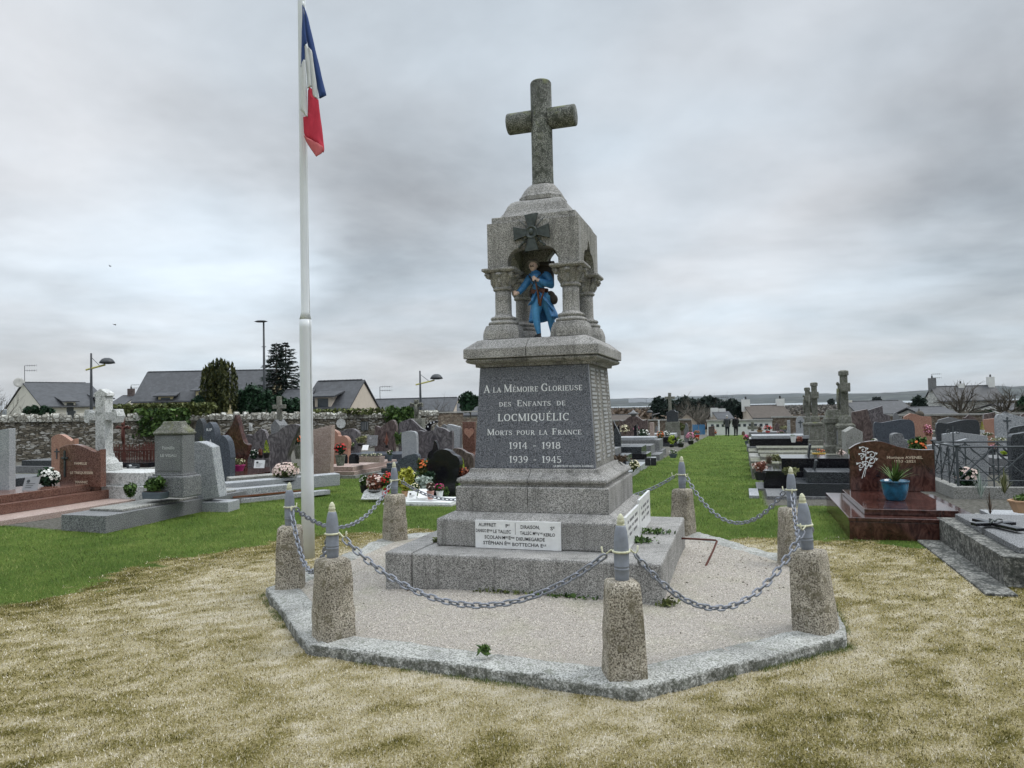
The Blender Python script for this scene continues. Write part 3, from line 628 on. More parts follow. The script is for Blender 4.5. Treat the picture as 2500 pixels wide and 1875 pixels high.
# canopy with ogee arches on its four sides
def ogee():
    p=[(.245,2.9295),(.243,2.97),(.228,3.01),(.20,3.045),(.165,3.068),(.125,3.078),(.09,3.082),(.068,3.10),(.052,3.13),(.036,3.155),(.018,3.175),(0,3.195)]
    return p
def canopy_wall(half,y0,y1):
    o=ogee(); L=[(-a,z) for a,z in o]; Rr=[(a,z) for a,z in o][::-1]
    mb=MB(); zt=3.333; h=half
    # left and right halves so every face stays simple
    mb.prism([(-h,2.9005),(-.245,2.9005)]+L+[(0,zt),(-h,zt)],y0,y1); mb.prism([(0,zt)]+Rr+[(.245,2.9005),(h,2.9005),(h,zt)],y0,y1)
    return mb
canopy_wall(.443,-.443,-.33).build('canopy_wall',G1,mon,bevel=.004); canopy_wall(.443,.33,.443).build('canopy_wall',G1,mon)
for s in (1,-1):
    m2=canopy_wall(.3295,-.443,-.33); m2.xf(Matrix.Rotation(s*PI/2,4,'Z')); m2.build('canopy_wall',G2,mon)
MB().box(-.3295,.3295,-.3295,.3295,3.22,3.333).build('canopy_ceiling',G2,mon)
MB().sq([(.408,3.3335),(.408,3.395)]).build('canopy_top_slab',G1,mon,bevel=.006)
MB().sq([(.352,3.3955),(.345,3.41),(.318,3.445),(.300,3.485),(.283,3.525),(.258,3.56),(.225,3.583),(.19,3.592)]).build('roof_block',G1,mon,bevel=.004)
MB().sq([(.212,3.5925),(.212,3.635),(.192,3.66),(.188,3.672),(.178,3.688),(.168,3.71),(.15,3.735),(.122,3.765)],cut=.42).build('cross_socket',G1,mon,bevel=.004)
MB().lathe([(.118,3.7655),(.108,3.79),(.1055,3.84),(.105,4.2),(.105,4.80),(.097,4.815),(.0,4.822)],n=40).build('cross_shaft',M['cross_granite'],mon,smooth=True)
for s in (1,-1):
    m2=MB().lathe([(.104,.085),(.104,.338),(.099,.346),(0,.350)],n=36); m2.xf(Matrix.Translation((0,0,4.44))@Matrix.Rotation(s*PI/2,4,'Y')); m2.build('cross_arm',M['cross_granite'],mon,smooth=True)
# bronze military cross over the arch
med=thing('bronze_emblem',None,None,(0,-.4445,3.21)); med.parent=mon
mb=MB()
for i in range(4):
    s0=len(mb.v); mb.prism([(-.026,.045),(.026,.045),(.066,.176),(-.066,.168)],-.026,0); mb.prism([(-.018,.055),(.018,.055),(.053,.163),(-.053,.157)],-.020,-.0265); mb.xf(Matrix.Rotation(i*PI/2,4,'Y'),s0)
    for q in ((-.06,.16,-.026,.05),(.06,.165,.026,.05)):
        s0=len(mb.v); mb.tube([(q[0],-.026,q[1]),(q[2],-.026,q[3])],.004,6); mb.xf(Matrix.Rotation(i*PI/2,4,'Y'),s0)
mb.build('cross_plate',M['bronze_green'],med,bevel=.002)
mb=MB().lathe([(0,0),(.062,0),(.064,.012),(.058,.03),(.050,.032),(.046,.026),(.0,.026)],n=32); mb.xf(Matrix.Rotation(PI/2,4,'X')); mb.ell((0,-.03,.004),(.022,.012,.03),10,8); mb.ell((-.012,-.034,0),(.01,.006,.008),6,5)
mb.build('medallion',M['bronze_green'],med,smooth=True)
for s in (1,-1):
    mb=MB(); mb.tube([(-s*.125,-.012,.135),(s*.075,-.012,-.08)],[.003,.008],6); mb.tube([(s*.05,-.012,-.092),(s*.092,-.012,-.05)],.006,6); mb.tube([(s*.075,-.012,-.08),(s*.115,-.012,-.123)],[.009,.011],8); mb.ell((s*.12,-.012,-.128),(.014,.014,.014),8,6)
    mb.build('sword',M['bronze_green'],med,smooth=True)
# marble plaques on the steps
pq=MB().box(-.46,.315,-.868,-.8435,.364,.606).build('marble_plaque',M['white_enamel'],mon,bevel=.002)
FM=lambda x,z:face_mtx((x,-.8685,z),(1,0,0),(0,0,1))
for t,w,x,z,h in [('AUFFRET',.165,-.345,.553,.030),('P',.024,-.165,.548,.030),('C',.014,-.143,.563,.016),('DIRAISON,',.17,.045,.543,.030),('S',.022,.236,.538,.030),('E',.013,.256,.553,.016),
    ('DANIGO',.095,-.405,.502,.028),('E',.016,-.342,.502,.028),('PSE',.036,-.316,.512,.014),('LE TALLEC',.16,-.21,.498,.029),('TALLEC M',.135,.022,.492,.028),('E',.012,.098,.504,.014),('V',.02,.118,.488,.028),('VE',.024,.144,.500,.014),('KERLO',.10,.215,.484,.028),
    ('SCOLAN',.155,-.295,.447,.029),('M',.026,-.195,.446,.029),('IE',.022,-.168,.457,.015),('E',.018,-.142,.446,.029),('PSE',.034,-.114,.455,.014),('DIEUMEGARDE',.255,.045,.440,.029),
    ('STÉPHAN',.18,-.295,.397,.029),('É',.02,-.18,.396,.029),('PSE',.034,-.152,.406,.014),('BOTTECHIA',.24,.0,.391,.029),('E',.02,.145,.389,.029),('LE',.026,.172,.400,.014)]:
    text_mesh(t,h,'letter_black','lettering',pq,FM(x,z),width=w,ext=.0008)
MB().box(-.0905,-.0875,-.8692,-.8678,.49,.59).build('divider_line',M['letter_black'],pq)
for a0,a1 in ((-.84,-.015),(.02,.82)):
    p_=MB().box(.8435,.866,a0,a1,.363,.655 if a0<0 else .69).build('marble_plaque',M['white_enamel'],mon,bevel=.002); tx=MB(); rr=random.Random(3)
    for r_ in range(3):
        y=a0+.09+.05*rr.random()
        while y<a1-.12:
            for g_ in range(2): tx.box(.8655,.8668,y+.010*g_,y+.010*g_+.0035,.585-r_*.058,.611-r_*.058)
            tx.box(.8655,.8667,y+.0036,y+.0099,.585-r_*.058+.010*rr.randint(0,2),.589-r_*.058+.010*rr.randint(0,2)+.001); y+=.022+(.05 if rr.random()<.14 else .0)
    tx.build('lettering',M['boot_grey'],p_)
mb=MB().tube([(1.17,.72,.215),(1.3,.72,.215),(1.52,.70,.213),(1.535,.69,.205),(1.50,.50,.14),(1.44,.22,.05),(1.43,.2,.03)],.010,8); tag(mb.build('iron_bar',M['rust'],smooth=True),'bent rusty iron bar sticking out of the right side of the stepped base','bar')
# ---------------- bollards ----------------
def bollard(key,rot,twist,label,i):
    x,y=POSTS[key]; b=thing('bollard',label,'bollard',(x,y,-.02),rot,'granite bollards with shells around the memorial')
    rr=random.Random(i*7); mb=MB(); w0,w1=.127,.104; rings=[]
    for t in np.linspace(0,1,13):
        w=w0+(w1-w0)*t; z=-.05+.605*t; q=[]
        if t>.93: w*=.95
        for a in range(24):
            an=2*PI*a/24; c,s=math.cos(an),math.sin(an); k_=1/max(abs(c),abs(s)); k_=k_*.92+.08*1.12; k_=min(k_,1.31)
            nz=(float(fbm(np.array(a*.4+i*9),np.array(z*9.),1,i+3,3))-.5)*.022; q.append((w*k_*c+nz*c,w*k_*s*.97+nz*s,z))
        rings.append(q)
    rings.append([(p[0]*.86,p[1]*.86,p[2]+.012) for p in rings[-1]]); rings.append([(p[0]*.5,p[1]*.5,p[2]+.008) for p in rings[-1]])
    mb.ring(rings); mb.build('stone_base',M['bollard_granite'],b,smooth=True,bevel=0)
    sh=MB().lathe([(.030,.552),(.040,.556),(.0425,.60),(.044,.635),(.0455,.637),(.0455,.643),(.0435,.645),(.0435,.652),(.0455,.654),(.0455,.660),(.0445,.662),(.045,.72),(.0445,.775),(.042,.82),(.037,.86),(.030,.888),(.026,.897)],n=28).build('shell_casing',M['shell_paint'],b,smooth=True)
    ln=rr.uniform(-.003,.003); tp=MB().lathe([(.0262,.8972),(.0262,.902),(.019,.903),(.0235,.912),(.024,.922),(.019,.935),(.021,.938),(.016,.95),(.010,.96),(.003,.966)],n=12).build('shell_tip',M['shell_cream'],b,smooth=False)
    co=MB(); R_=.0485; zc=.742; co.tube([(R_*math.cos(2*PI*j/24),R_*math.sin(2*PI*j/24),zc) for j in range(24)],.0075,8,closed=True)
    b['_z']=zc; co_o=co.build('collar',M['shell_cream'],b,smooth=True); del b['_z']
    return b
import itertools
ORDER=['A','B','C','D','E','F','H','Gp']
LB={'A':'granite bollard with grey shell, standing in front of the flagpole at the left corner','B':'granite bollard with grey shell at the front left, before the flagpole bollard','C':'granite bollard with grey shell at the front, nearest the camera','D':'granite bollard with a slightly leaning shell at the right front, a silvery weed below','E':'granite bollard mostly hidden behind the right front bollard','F':'brown mossy bollard on the lawn side, behind the stepped base on the right','H':'granite bollard standing hidden behind the memorial','Gp':'granite bollard with grey shell, by the grave flowers behind on the left'}
def cpos(k_,zc=.722): return Vector((POSTS[k_][0],POSTS[k_][1],zc))
for i,k_ in enumerate(ORDER):
    an=math.atan2(POSTS[k_][1]-OC[1],POSTS[k_][0]-OC[0]); b=bollard(k_,an+.1*math.sin(i*5),0,LB[k_],i)
    if k_=='D': b.rotation_euler=(R(1.5),R(-3.5),an)
    # the two hooks of the collar
    for nb in (ORDER[i-1],ORDER[(i+1)%8]):
        d=(cpos(nb)-cpos(k_)); d.z=0; d.normalize(); c=cpos(k_); Mi=(Matrix.Translation(b.location)@b.rotation_euler.to_matrix().to_4x4()).inverted()
        pts=[c+d*.045,c+d*.065+Vector((0,0,.004)),c+d*.082+Vector((0,0,-.012)),c+d*.10+Vector((0,0,-.024)),c+d*.118+Vector((0,0,-.012)),c+d*.122+Vector((0,0,.022))]
        MB().tube([Mi@p for p in pts],.0058,6).build('hook',M['shell_cream'],b,smooth=True)
# ---------------- chains ----------------
def stadium(L,Wd,r,n=8,seg=7):
    pts=[]; s=L/2-Wd/2
    for i in range(seg+1): a=-PI/2+PI*i/seg; pts.append((s+Wd/2*math.cos(a),Wd/2*math.sin(a),0))
    for i in range(seg+1): a=PI/2+PI*i/seg; pts.append((-s+Wd/2*math.cos(a),Wd/2*math.sin(a),0))
    return MB().tube(pts,r,n,closed=True)
PITCHL=.0545; lm=stadium(.068,.036,.0068); lproto=None
CL={('A','B'):'short steep grey chain between the flagpole bollard and the twisted tip bollard',('B','C'):'long grey chain hanging across the front of the memorial steps',('C','D'):'grey chain from the nearest bollard to the right front bollard',('D','E'):'foreshortened chain between the two right hand bollards',('E','F'):'grey chain sagging over the grass aisle on the right',('F','H'):'chain running left behind the stepped base from the mossy bollard',('H','Gp'):'chain passing in front of the grave flowers on the left of the memorial',('Gp','A'):'chain crossing behind the white flagpole on the left lawn side'}
SAG={('A','B'):.42,('B','C'):.41,('C','D'):.45,('D','E'):.40,('E','F'):.45,('F','H'):.34,('H','Gp'):.30,('Gp','A'):.36}
for (a,b) in CL:
    ch=thing('chain',CL[(a,b)],'chain',cpos(a),0,'chains linking the bollards'); A,B=cpos(a),cpos(b); d=(B-A); d.z=0; dn=d.normalized(); A=A+dn*.10-Vector((0,0,.03)); B=B-dn*.10-Vector((0,0,.03)); sag=SAG[(a,b)]-.03
    N=400; P=[A.lerp(B,t/N)-Vector((0,0,sag*(1-(2*t/N-1)**2))) for t in range(N+1)]; cum=[0]
    for i in range(N): cum.append(cum[-1]+(P[i+1]-P[i]).length)
    nl=int(cum[-1]/PITCHL); stp=cum[-1]/nl; idx=0
    for l in range(nl):
        s=(l+.5)*stp
        while cum[idx+1]<s: idx+=1
        p=P[idx].lerp(P[idx+1],(s-cum[idx])/(cum[idx+1]-cum[idx])); t=(P[min(idx+3,N)]-P[max(idx-3,0)]).normalized()
        side=t.cross(Vector((0,0,1))).normalized(); upv=side.cross(t); roll=(PI/4 if l%2 else -PI/4)+random.uniform(-.12,.12)
        yv=side*math.cos(roll)+upv*math.sin(roll); zv=t.cross(yv); m4=Matrix.Identity(4)
        for q in range(3): m4[q][0]=t[q]; m4[q][1]=yv[q]; m4[q][2]=zv[q]; m4[q][3]=(p-cpos(a))[q]
        if lproto is None: o=lm.build('chain_link',M['chain_steel'],ch,smooth=True); lproto=o
        else: o=lproto.copy(); COL.objects.link(o); o.parent=ch
        o.matrix_local=m4
# ---------------- flagpole and flag ----------------
FP=G(753,1377,-.07); FPX_,FPY_=float(FP[0]),float(FP[1]); fp=thing('flagpole','tall white metal flagpole with a stepped joint, running out of the top of the picture','flagpole',(FPX_,FPY_,-.1))
DF=float((np.array([FPX_,FPY_,0])-CAM)@FW)
zj=float(W(742,772,DF)[2]); r0=30.2/2*DF/FPX; r1=20.2/2*DF/FPX
MB().lathe([(r0*1.04,0),(r0,.9),(r0*.97,zj+.1-.12),(r0*.97,zj+.1-.03)],n=32).build('lower_tube',M['pole_white'],fp,smooth=True)
MB().lathe([(r0*.965,zj+.0705),(r1*1.04,zj+.15),(r1*1.03,zj+.165),(r1,zj+.168),(r1*.97,4.4),(r1*.93,6.3),(r1*.9,7.6),(0,7.62)],n=32).build('upper_tube',M['pole_white'],fp,smooth=True)
hal=MB().tube([(r1+.012,-.01,7.3),(r1+.014,-.012,3.4),(r0+.01,-.012,1.2)],.004,6).build('halyard',M['pole_white'],fp,smooth=True)
MB().lathe([(0,7.62),(.05,7.63),(.06,7.66),(.04,7.70),(0,7.71)],n=16).build('pole_cap',M['pole_white'],fp,smooth=True)
def flag():
    fl=thing('flag','blue, white and red flag hanging limp beside the top of the flagpole','flag',tuple(W(741,20,DF)))
    o0=Vector(fl.location); kx=DF/FPX/4.148
    def cloth(poly,dep,name,mat,fold=.02,ph=0):
        # poly in zoom px of region (700,0) scale 4.148 ; a folded sheet with its own depth
        from mathutils import geometry as ge
        ys=[p[1] for p in poly]; y0,y1=min(ys),max(ys); rows=26; V=[];F=[]
        def spans(y):
            xs=[]
            for (xa,ya),(xb,yb) in zip(poly,poly[1:]+poly[:1]):
                if (ya<=y<yb) or (yb<=y<ya): xs.append(xa+(y-ya)/(yb-ya)*(xb-xa))
            return (min(xs),max(xs)) if xs else None
        cols=10
        for r_ in range(rows+1):
            y=y0+(y1-y0)*min(max(r_/rows,.001),.999); sp=spans(y)
            for c_ in range(cols+1):
                x=sp[0]+(sp[1]-sp[0])*c_/cols; w=W(700+x/4.148,y/4.148,DF); t=c_/cols
                dd=dep+fold*math.sin(t*PI)+.008*math.sin(x*.08+ph+y*.004)
                V.append(Vector(w)-Vector(FW)*dd-o0)
        for r_ in range(rows):
            for c_ in range(cols): a=r_*(cols+1)+c_; F.append((a,a+1,a+cols+2,a+cols+1))
        o=np_mesh(name,[tuple(v) for v in V],F,mat,fl,smooth=True); s=o.modifiers.new('thick','SOLIDIFY'); s.thickness=.003; return o
    cloth([(176,72),(215,190),(262,400),(310,600),(355,790),(398,968),(370,978),(330,992),(300,860),(255,640),(205,420),(172,300)],-.02,'blue_stripe',M['cloth_blue'],.03,1)
    cloth([(172,75),(190,260),(218,470),(205,466),(190,480),(196,620),(175,645),(155,692),(155,640),(162,340)],.035,'blue_stripe',M['cloth_blue'],.02,2)
    cloth([(230,495),(258,520),(285,700),(325,1005),(300,1000),(272,985),(250,800)],.02,'white_stripe',M['cloth_white'],.012,1)
    cloth([(192,476),(204,468),(222,474),(238,660),(265,895),(235,890),(218,905),(205,700)],.03,'white_stripe',M['cloth_white'],.015,3)
    cloth([(160,665),(175,645),(195,632),(205,760),(218,1000),(222,1200),(205,1190),(182,1155),(153,1135),(155,900)],.05,'white_stripe',M['cloth_white'],.02,2)
    cloth([(218,905),(235,892),(266,897),(275,985),(325,1005),(345,1200),(375,1430),(385,1520),(375,1550),(330,1480),(190,1390),(178,1345),(172,1180),(215,1200)],.012,'red_stripe',M['cloth_red'],.03,2)
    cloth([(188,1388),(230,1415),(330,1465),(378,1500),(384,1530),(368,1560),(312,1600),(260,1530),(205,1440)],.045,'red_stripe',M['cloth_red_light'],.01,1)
    MB().tube([tuple(Vector(W(740,4,DF))-o0),tuple(Vector(W(741,20,DF))-o0)],.012,8).build('flag_clip',M['pole_white'],fl,smooth=True)
flag()
# ---------------- the soldier statue ----------------
def blob(mb,name,mat,parent,vox=.006,sm=4):
    o=mb.build(name,mat,parent,smooth=True); r_=o.modifiers.new('remesh','REMESH'); r_.mode='VOXEL'; r_.voxel_size=vox; r_.use_smooth_shade=True
    s=o.modifiers.new('smooth','SMOOTH'); s.factor=.5; s.iterations=sm; return o
def soldier():
    st=thing('soldier_statue','small painted statue of a soldier in blue greatcoat striding under the canopy','statue',(.0,-.20,2.2285),0)
    K=.00107
    P=lambda x,y,d=0:Vector(((x-815)*K,-d,(1178-y)*K+.012))
    MB().box(-.11,.12,-.10,.12,0,.014).build('statue_base',M['bronze_green'],st,bevel=.004)
    # trousers and puttees
    mb=MB(); mb.tube([P(800,800),P(792,870,.03),P(786,965,.055),P(792,1040,.05),P(808,1140,.045)],[.056,.058,.040,.036,.021],12); mb.tube([P(865,800),P(885,900,-.02),P(898,985,-.035),P(903,1050,-.06),P(906,1130,-.075)],[.055,.054,.038,.035,.021],12)
    mb.ell(P(832,800,0),(.08,.06,.06)); blob(mb,'trousers',M['trouser_blue'],st)
    for pts in ([P(808,1130,.04),P(806,1160,.05),P(786,1172,.10)],[P(906,1120,-.075),P(908,1155,-.065),P(903,1172,-.02)]):
        mb=MB(); mb.tube(pts,[.021,.026,.019],10); mb.ell(pts[1]+Vector((0,0,-.006)),(.026,.045,.02)); mb.ell(pts[2],(.020,.028,.014)); blob(mb,'boot',M['boot_black'],st,.005,2)
    # greatcoat: torso, sleeves, open skirts
    mb=MB(); mb.tube([P(778,585),P(790,625,.01),P(802,690,.02),P(812,760,.01)],[.040,.088,.082,.070],16,flat=.72); mb.ell(P(735,612),(.036,.036,.034)); mb.ell(P(872,608),(.042,.038,.036))
    mb.tube([P(728,612,.0),P(698,672,.03),P(668,722,.06),P(640,765,.10)],[.036,.036,.032,.027],12)
    mb.tube([P(882,612,.0),P(908,660,.0),P(922,702,.02),P(880,690,.07),P(830,668,.10)],[.040,.038,.040,.034,.027],12)
    mb.tube([P(748,580,.02),P(790,578,.035),P(818,590,.0)],[.018,.02,.016],8)
    blob(mb,'greatcoat',M['coat_blue'],st,.0055,3)
    mb=MB(); n=40; V=[]; rows=12
    for r_ in range(rows+1):
        t=r_/rows
        for j in range(n+1):
            a=R(-50)+R(280)*j/n       # opening at the front (towards -y)
            fl=1+.10*math.sin(a*7+1)*t; rx=(.072+.060*t)*fl; ry=(.058+.052*t)*fl; cx=.0+(.03)*t; x=(812-815)*K+cx+rx*math.cos(a)*1.02; y=ry*math.sin(a)+.012*t; z=P(0,760)[2]-(.27-.02*math.cos(a))*t
            V.append((x,y,z))
    F=[(r_*(n+1)+j,r_*(n+1)+j+1,(r_+1)*(n+1)+j+1,(r_+1)*(n+1)+j) for r_ in range(rows) for j in range(n)]
    o=np_mesh('coat_skirt',V,F,M['coat_blue'],st,smooth=True); s=o.modifiers.new('thick','SOLIDIFY'); s.thickness=.010; s.offset=0
    for sx,pp in ((1,[P(800,770,.06),P(770,850,.085),P(722,880,.07)]),(-1,[P(830,770,.06),P(890,850,.07),P(950,940,.03)])):
        mb=MB(); mb.tube(pp,[.03,.04,.014],10,flat=.35); blob(mb,'coat_flap',M['coat_blue'],st,.005,2)
    # body with head and hands as one surface
    mb=MB(); mb.tube([P(800,700),P(785,610),P(768,575,.01),P(763,545,.02)],[.05,.05,.028,.026],12); mb.ell(P(762,522,.025),(.039,.044,.050),14,10,Matrix.Rotation(R(-18),3,'X')); mb.ell(P(766,553,.045),(.020,.018,.014)); mb.ell(P(761,527,.072),(.0075,.012,.013)); mb.ell(P(738,527,.02),(.007,.010,.015)); mb.ell(P(795,524,.015),(.007,.010,.015))
    mb.ell(P(748,517,.058),(.012,.008,.006)); mb.ell(P(776,515,.058),(.012,.008,.006))
    mb.tube([P(728,615),P(668,722,.06),P(640,762,.10),P(622,776,.11)],[.02,.018,.017,.015],8)
    mb.tube([P(882,615),P(920,700,.02),P(830,668,.10),P(805,658,.115)],[.02,.018,.017,.016],8)
    for hx,hy,hd,sx in ((622,772,.115,-1),(802,655,.12,-1)):
        mb.ell(P(hx,hy,hd),(.021,.017,.019))
        for q in range(4):
            c=P(hx-14+q*1.5,hy-16+q*10,hd+.010); mb.tube([c+Vector((.016,.006,0)),c+Vector((-.003,-.007,0)),c+Vector((-.011,.003,-.001)),c+Vector((-.004,.012,-.002))],[.0062,.0065,.006,.005],6)
        mb.tube([P(hx+2,hy-12,hd+.006),P(hx-6,hy-22,hd+.014),P(hx-14,hy-18,hd+.018)],[.007,.0065,.0055],6)
    blob(mb,'body',M['skin_paint'],st,.0036,2)
    mb=MB(); mb.tube([P(745,537,.074),P(754,532,.082),P(762,534,.084),P(770,531,.082),P(780,535,.072)],[.003,.0055,.005,.0055,.003],6); mb.build('moustache',M['hair_dark'],st,smooth=True)
    mb=MB()
    for ex in (749,775): mb.ell(P(ex,521,.066),(.006,.004,.003),8,5)
    mb.build('eyes',M['hair_dark'],st,smooth=True)
    mb=MB(); rg=[]; Rm=Matrix.Rotation(R(-26),4,'X')
    for r_,z in ((.058,-.006),(.060,-.002),(.049,.006),(.047,.018),(.040,.036),(.026,.048),(.008,.053)): rg.append([Rm@Vector((r_*math.cos(2*PI*j/24),r_*1.12*math.sin(2*PI*j/24),z))+P(762,505,.012) for j in range(24)])
    mb.ring(rg); mb.tube([Rm@Vector((0,-.05,.02))+P(762,505,.012),Rm@Vector((0,0,.058))+P(762,505,.012),Rm@Vector((0,.05,.02))+P(762,505,.012)],[.004,.006,.004],6); mb.build('helmet',M['helmet_paint'],st,smooth=True)
    # kit
    mb=MB(); bw=[]
    for j in range(28): a=2*PI*j/28; bw.append((P(812,752)[0]+.080*math.cos(a),.066*math.sin(a)-.004,P(812,752)[2]+.004*math.cos(a)))
    for dz in (-.012,-.004,.004,.012): mb.tube([(x,y,z+dz) for x,y,z in bw],.0065,6,closed=True)
    for px,py,d in ((775,760,.068),(845,757,.068)):
        c=P(px,py,d); mb.box(c.x-.025,c.x+.025,c.y-.014,c.y+.012,c.z-.019,c.z+.018)
    mb.build('belt',M['leather'],st,smooth=False)
    mb=MB(); mb.tube([P(722,600,.045),P(765,660,.10),P(830,730,.085),P(885,770,.03)],.0075,6,flat=.5); mb.tube([P(862,588,.04),P(820,640,.095),P(760,715,.09),P(738,750,.06)],.0075,6,flat=.5); mb.build('straps',M['bag_brown'],st,smooth=True)
    mb=MB(); mb.tube([P(905,455,-.04),P(900,560,-.05),P(880,700,-.05)],[.006,.008,.012],8); mb.tube([P(803,665,.13),P(822,740,.12),P(830,800,.11)],[.008,.009,.012],8); mb.build('rifle_barrel',M['boot_black'],st,smooth=True)
    mb=MB(); mb.tube([P(880,745,.085),P(862,800,.095),P(845,850,.10),P(838,895,.105)],[.009,.012,.018,.023],8,flat=.55); mb.tube([P(812,700,.125),P(826,790,.115),P(832,880,.108)],[.009,.010,.012],8); mb.build('rifle_stock',M['gun_wood'],st,smooth=True)
    mb=MB(); mb.ell(P(942,832,.0),(.038,.045,.050)); mb.ell(P(905,800,-.02),(.05,.045,.055)); blob(mb,'haversack',M['bag_brown'],st,.007,3)
    mb=MB(); c=P(835,590,-.11); mb.box(c.x-.085,c.x+.085,c.y-.035,c.y+.045,c.z-.11,c.z+.075); mb.tube([(c.x-.10,c.y,c.z+.10),(c.x+.10,c.y,c.z+.10)],.034,12); mb.build('backpack',M['bag_brown'],st,bevel=.012)
    mb=MB(); mb.ell(P(738,770,.02),(.022,.04,.045)); blob(mb,'cartridge_bag',M['bag_brown'],st,.006,2)
soldier()
# =============== helpers for the cemetery ===============
def len_to_x(P,dirv,px,mx=60):
    """length along dirv from P so that its end appears at image column px of the measured photograph"""
    lo,hi=0,mx; P=np.array(P,float); d=np.array(dirv,float)
    def X(t): q=P+d*t-CAM; return 1250+FPX*(q@RT)/(q@FW)
    s=1 if X(.5)>X(0) else -1
    for _ in range(50):
        mid=(lo+hi)/2
        if (X(mid)-px)*s<0: lo=mid
        else: hi=mid
    return lo
def interp(pts,n=28):
    ts=[p[0] for p in pts]; out=[]
    for i in range(n+1):
        t=i/n; j=max(0,min(len(pts)-2,next((q for q in range(len(pts)-1) if t<=ts[q+1]+1e-9),len(pts)-2)))
        p0=pts[max(j-1,0)];p1=pts[j];p2=pts[j+1];p3=pts[min(j+2,len(pts)-1)]; h=p2[0]-p1[0]; s=(t-p1[0])/h
        m1=(p2[1]-p0[1])/max(p2[0]-p0[0],1e-6)*h; m2=(p3[1]-p1[1])/max(p3[0]-p1[0],1e-6)*h
        out.append((t,(2*s**3-3*s*s+1)*p1[1]+(s**3-2*s*s+s)*m1+(-2*s**3+3*s*s)*p2[1]+(s**3-s*s)*m2))
    return out
PR=dict(flat=[(0,1),(1,1)],arch=[(0,.86),(.25,.955),(.5,1),(.75,.955),(1,.86)],round=[(0,.62),(.06,.8),(.2,.93),(.5,1),(.8,.93),(.94,.8),(1,.62)],wave=[(0,.93),(.2,.995),(.42,1),(.65,.92),(.85,.83),(.88,.83),(1,.89)],
 wave_r=[(0,.89),(.12,.83),(.35,.92),(.6,1),(.8,.99),(1,.93)],hump=[(0,.9),(.2,.91),(.38,.965),(.5,1),(.62,.965),(.8,.91),(1,.9)],gable=[(0,.91),(.5,1),(1,.91)],gable_r=[(0,.80),(.62,1),(1,.82)],slant=[(0,.93),(1,1)],flame=[(0,.22),(.2,.42),(.38,.7),(.5,1),(.58,.7),(.72,.42),(1,.24)],
 swoosh=[(0,.62),(.3,.72),(.6,.93),(.8,1),(.95,.97),(1,.9)],fin=[(0,.45),(.3,.6),(.6,.85),(.75,1),(.9,.8),(1,.5)],heart=[(0,.7),(.12,.93),(.28,1),(.5,.88),(.72,1),(.88,.93),(1,.7)],scroll=[(0,.90),(.15,.86),(.35,.98),(.5,1),(.65,.98),(.85,.86),(1,.90)],monique=[(0,.845),(.1,.94),(.25,.995),(.38,.99),(.6,.88),(.8,.825),(1,.82)],
 waves=[(0,.75),(.15,.97),(.3,.93),(.42,.90),(.6,1),(.8,.95),(1,.86)],concave=[(0,1),(.3,.9),(.6,.86),(1,.92)])
def stone_mesh(mb,w,h,prof,thick,z0=0,x0=0,y0=0,taper=0,waist=0):
    top=interp(PR[prof],28) if prof not in('flat','gable','gable_r','slant') else PR[prof]
    poly=[(x0+w*taper*.5,z0),(x0+w-w*taper*.5,z0)]
    if waist: poly+=[(x0+w-w*waist,z0+(h*.35)),(x0+w-w*waist*.4,z0+h*.6)]
    poly+=[(x0+w*t,z0+h*q) for t,q in top[::-1]]
    if waist: poly+=[(x0+w*waist*.4,z0+h*.6),(x0+w*waist,z0+h*.35)]
    return mb.prism(poly,y0,y0+thick)
def hs(x0,x1,yt,dist,prof,mat,label,thick=.10,rot=0,cross=False,base=None,marks=None,waist=0,name='headstone',grp=None,tilt=0,zb=-.05):
    P=W(x0,1000,dist); P[2]=gz(P[0],P[1]); d=(math.cos(rot),math.sin(rot),0); w=len_to_x(P,d,x1,8); pk=max(PR[prof],key=lambda q:q[1])[0]
    xm=x0+(x1-x0)*pk; q=P+np.array(d)*w*pk; dd=float((q-CAM)@FW); zt=float(W(xm,yt,dd)[2]); h=zt-P[2]-(0 if base is None else base[1])
    mb=MB(); stone_mesh(mb,w,h-zb,prof,thick,zb,waist=waist)
    multi=base or cross or marks
    if multi:
        root=thing(name,label,name,tuple(P),rot,grp); b0=0
        if base:
            ex,bh,bm=base[:3]; MB().box(-ex,w+ex,-ex*1.2,thick+ex,-.08,bh).build('base_block',M[bm],root,bevel=.006); mb.xf(Matrix.Translation((0,0,bh-zb)))
            b0=bh
        o=mb.build('headstone_slab' if name=='headstone' else 'slab',M[mat],root,bevel=.006); o.rotation_euler=(0,R(tilt),0)
        if cross:
            cx,cz,s,cm=cross; c=MB(); c.box(w*cx-s*.06,w*cx+s*.06,-.014,-.001,b0+h*cz-s*.6,b0+h*cz+s*.4); c.box(w*cx-s*.3,w*cx+s*.3,-.0145,-.0015,b0+h*cz+s*.06,b0+h*cz+s*.18); c.build('cross_ornament',M[cm],o)
        if marks: marks(root,o,w,h,b0)
    else:
        root=mb.build(name,M[mat],None,bevel=.006); root.location=tuple(P); root.rotation_euler=(0,R(tilt),rot); tag(root,label,name,grp)
    return root
def text_on(o,body,w,x,z,h,mat,y=-.001): return text_mesh(body,h,mat,'lettering',o,face_mtx((x,y,z),(1,0,0),(0,0,1)),width=w,ext=.001)
